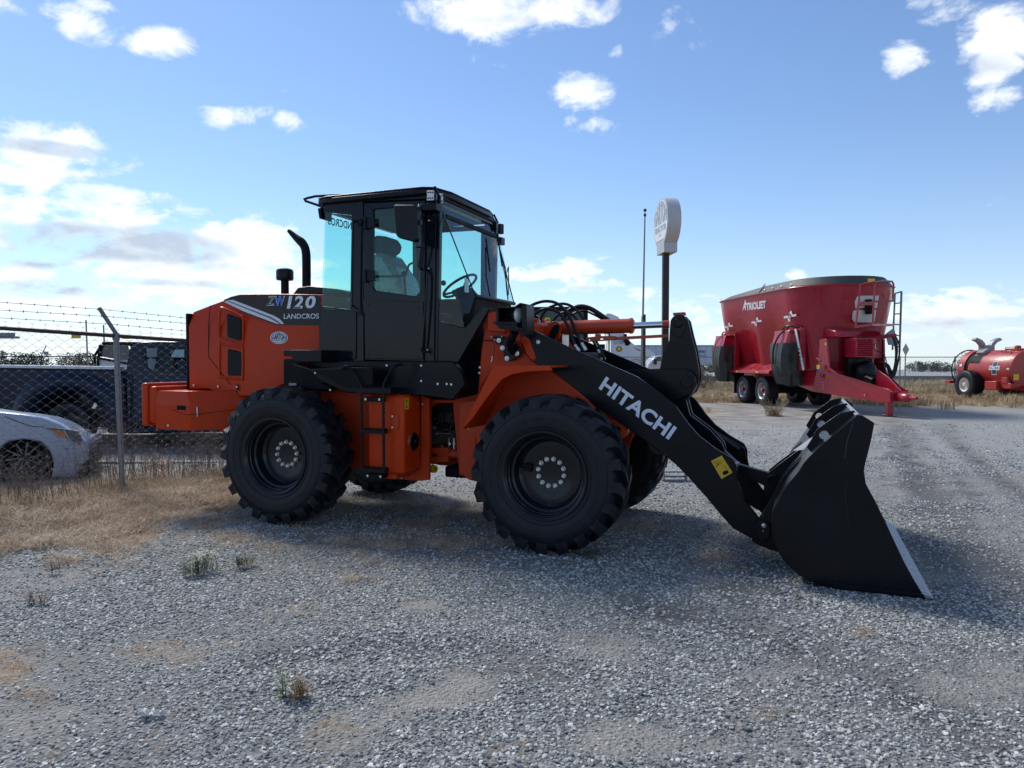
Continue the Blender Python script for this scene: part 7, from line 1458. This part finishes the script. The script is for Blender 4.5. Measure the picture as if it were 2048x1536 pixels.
def scatter(n, y0, y1, dens):
    """random ground points in the camera's view and a margin, thinned by dens(X, Y)"""
    Y = np.sqrt(rng.uniform(y0 ** 2, y1 ** 2, n)); X = rng.uniform(-1, 1, n) * (Y * .72 + .5); k = rng.random(n) < dens(X, Y); return X[k], Y[k]
def dst(X, Y): mk = masks(X, Y); return (1 - .45 * mk['dark'] * (Y > 4.6)) * (1 - .5 * mk['dirt']) * np.clip(1 - .86 * mk['sand'] - .62 * mk['grass'] - .9 * mk['dirt'] - mk['asphalt'], .04, 1) * np.clip(-.15 + 2.0 * fbmn(X, Y, 1.3, 111, 5), .12, 1.25) * (1 - mk['verge'])
def area(a, b): return .72 * (b * b - a * a) + (b - a)
XS, YS, SS = [], [], []
for y0, y1, d_, s0, s1 in ((1.95, 3.6, 3600, .006, .0175), (3.6, 5.6, 3000, .007, .0175), (5.6, 8.5, 1500, .008, .017), (8.5, 13., 330, .011, .021), (13, 19, 70, .014, .026)):
    X, Y = scatter(int(area(y0, y1) * d_), y0, y1, dst); XS.append(X); YS.append(Y); SS.append(s0 + (s1 - s0) * rng.beta(1.6, 3.2, len(X)))
X = np.concatenate(XS); Y = np.concatenate(YS); Sz = np.concatenate(SS); mk = masks(X, Y); Sz *= (.70 + .65 * fbmn(X, Y, .8, 131, 3)) * (1 + .25 * mk['dark']) - .35 * mk['sand']
# keep stones out from under the tyres
u = (X - LD.o.x) * math.cos(LD.yaw) - (Y - LD.o.y) * math.sin(LD.yaw)
Z = height(X, Y)[0] + Sz * .12; n = len(X); print('stones', n)
rot = np.stack([rng.normal(0, .35, n), rng.normal(0, .35, n), rng.uniform(0, 6.28, n)], -1)
instancer('gravel', np.stack([X, Y, Z], -1), np.stack([Sz] * 3, -1) * rng.uniform(.85, 1.15, (n, 3)), rot, rng.integers(0, 8, n), [stone(100 + k) for k in range(8)], 'loose bluish grey crushed gravel stones covering the yard')
# dry grass tufts
def tuft(seed, nb, h, sp, mat, w=.0022, curl=.6):
    r_ = random.Random(seed); m = MB()
    for k in range(nb):
        a = r_.uniform(0, 6.28); b = Vector((r_.gauss(0, sp), r_.gauss(0, sp), 0)); hh_ = h * r_.uniform(.45, 1.1); d = Vector((math.cos(a), math.sin(a), 0)); s = Vector((-d.y, d.x, 0)) * w; c_ = curl * r_.uniform(.4, 1.3)
        p1 = b + d * hh_ * .35 * c_ + Vector((0, 0, hh_ * .6)); p2 = b + d * hh_ * .95 * c_ + Vector((0, 0, hh_ * r_.uniform(.55, .95))); m.add([b - s, b + s, p1 + s * .7, p1 - s * .7, p2], [(0, 1, 2, 3), (3, 2, 4)])
    return bpy.data.objects.new('tuft', m.mesh('tuft', mat, None))
GM1 = stone_mat('dry_grass_blades', [(0, (.24, .165, .105)), (.4, (.44, .32, .215)), (.7, (.60, .47, .33)), (1, (.78, .66, .49))], .85); GM2 = stone_mat('straw_blades', [(0, (.28, .21, .12)), (.5, (.48, .37, .22)), (1, (.68, .56, .37))], .85)
TU = [tuft(k, 46, .070, .055, GM1, .0015, 2.1) for k in range(4)] + [tuft(20 + k, 20, .15, .05, GM2, .0015, 1.0) for k in range(3)]
def dg(X, Y): return np.clip(masks(X, Y)['grass'] * 1.2 - .15 + (fbmn(X, Y, 2.6, 401, 4) - .5) * 1.6, 0, 1) * (masks(X, Y)['grass'] > .12)
X, Y = scatter(int(area(2.2, 12.5) * 420), 2.2, 12.5, dg); k = rng.random(len(X)); dl = (X - F0.x) * fn.x + (Y - F0.y) * fn.y; nearf = np.exp(-((dl) / .7) ** 2) * (X < -3); fg = np.clip((Y - 4.) / 2.5, .35, 1); n = len(X)
u = (X - LD.o.x) * math.cos(LD.yaw) - (Y - LD.o.y) * math.sin(LD.yaw); v = -(X - LD.o.x) * math.sin(LD.yaw) - (Y - LD.o.y) * math.cos(LD.yaw)
underl = (np.abs(u - .0) < 2.3) * (np.abs(v) < 2.2)
pick = np.where(k < .05 + .22 * nearf, rng.integers(4, 7, n), rng.integers(0, 4, n)); s_ = rng.uniform(.5, 1.3, n) * (.45 + 1.2 * fbmn(X, Y, 2.2, 301)) * fg * np.where(underl, .5, 1.0) * (1 + .05 * nearf); print('tufts', n)
instancer('dry_grass', np.stack([X, Y, height(X, Y)[0] - .004], -1), np.stack([s_ * 1.1, s_ * 1.1, s_ * .78], -1), np.stack([rng.normal(0, .15, n), rng.normal(0, .15, n), rng.uniform(0, 6.28, n)], -1), pick, TU, 'matted brown dry grass along the fence and in patches on the gravel')
# tall dry grass on the far verge
TV_ = [tuft(40 + k, 40, .5, .16, GM2, .008, .5) for k in range(4)] + [tuft(60 + k, 30, .22, .16, GM1, .008, .9) for k in range(2)]
N_ = 7500; Y = rng.uniform(23, 46, N_); X = rng.uniform(-1, 36, N_); mk = masks(X, Y)['verge']; kk = (rng.random(N_) < mk) & ~((X > 6.3) & (X < 12.5) & (Y < 28.3) & (rng.random(N_) < .93)); X, Y = X[kk], Y[kk]; n = len(X); hv = fbmn(X, Y, .35, 201); s_ = (.35 + 1.3 * np.clip(hv - .3, 0, 1)) * rng.uniform(.7, 1.3, n) * np.where(X > 13, 1.0, .65)
instancer('verge_grass', np.stack([X, Y, height(X, Y)[0]], -1), np.stack([s_] * 3, -1), np.stack([X * 0, X * 0, rng.uniform(0, 6.28, n)], -1), rng.integers(0, 6, n), TV_, 'tall straw coloured dry grass on the verge before the highway fence')
N_ = 2600; Y = rng.uniform(42, 57, N_); X = rng.uniform(4, 48, N_); s_ = rng.uniform(.5, 1.2, N_) * 1.3; instancer('roadside_grass', np.stack([X, Y, height(X, Y)[0]], -1), np.stack([s_] * 3, -1), np.stack([X * 0, X * 0, rng.uniform(0, 6.28, N_)], -1), rng.integers(0, 4, N_), TV_, 'dry roadside grass between the fence and the highway')
# clump by the mixer wheels
t = thing('dry_weed', 'dry bushy weed in front of the feed mixer wheels', 'plant', (*onG(1548, 832).xy, 0)); m = MB()
for k in range(140): a = random.uniform(0, 6.28); l = random.uniform(.15, .55); m.tube([(random.gauss(0, .1), random.gauss(0, .1), 0), (l * .8 * math.cos(a), l * .8 * math.sin(a), l * random.uniform(.6, 1.1))], [.006, .003], 3, caps=False)
m.build('stalks', STRAW, t, ang=None)
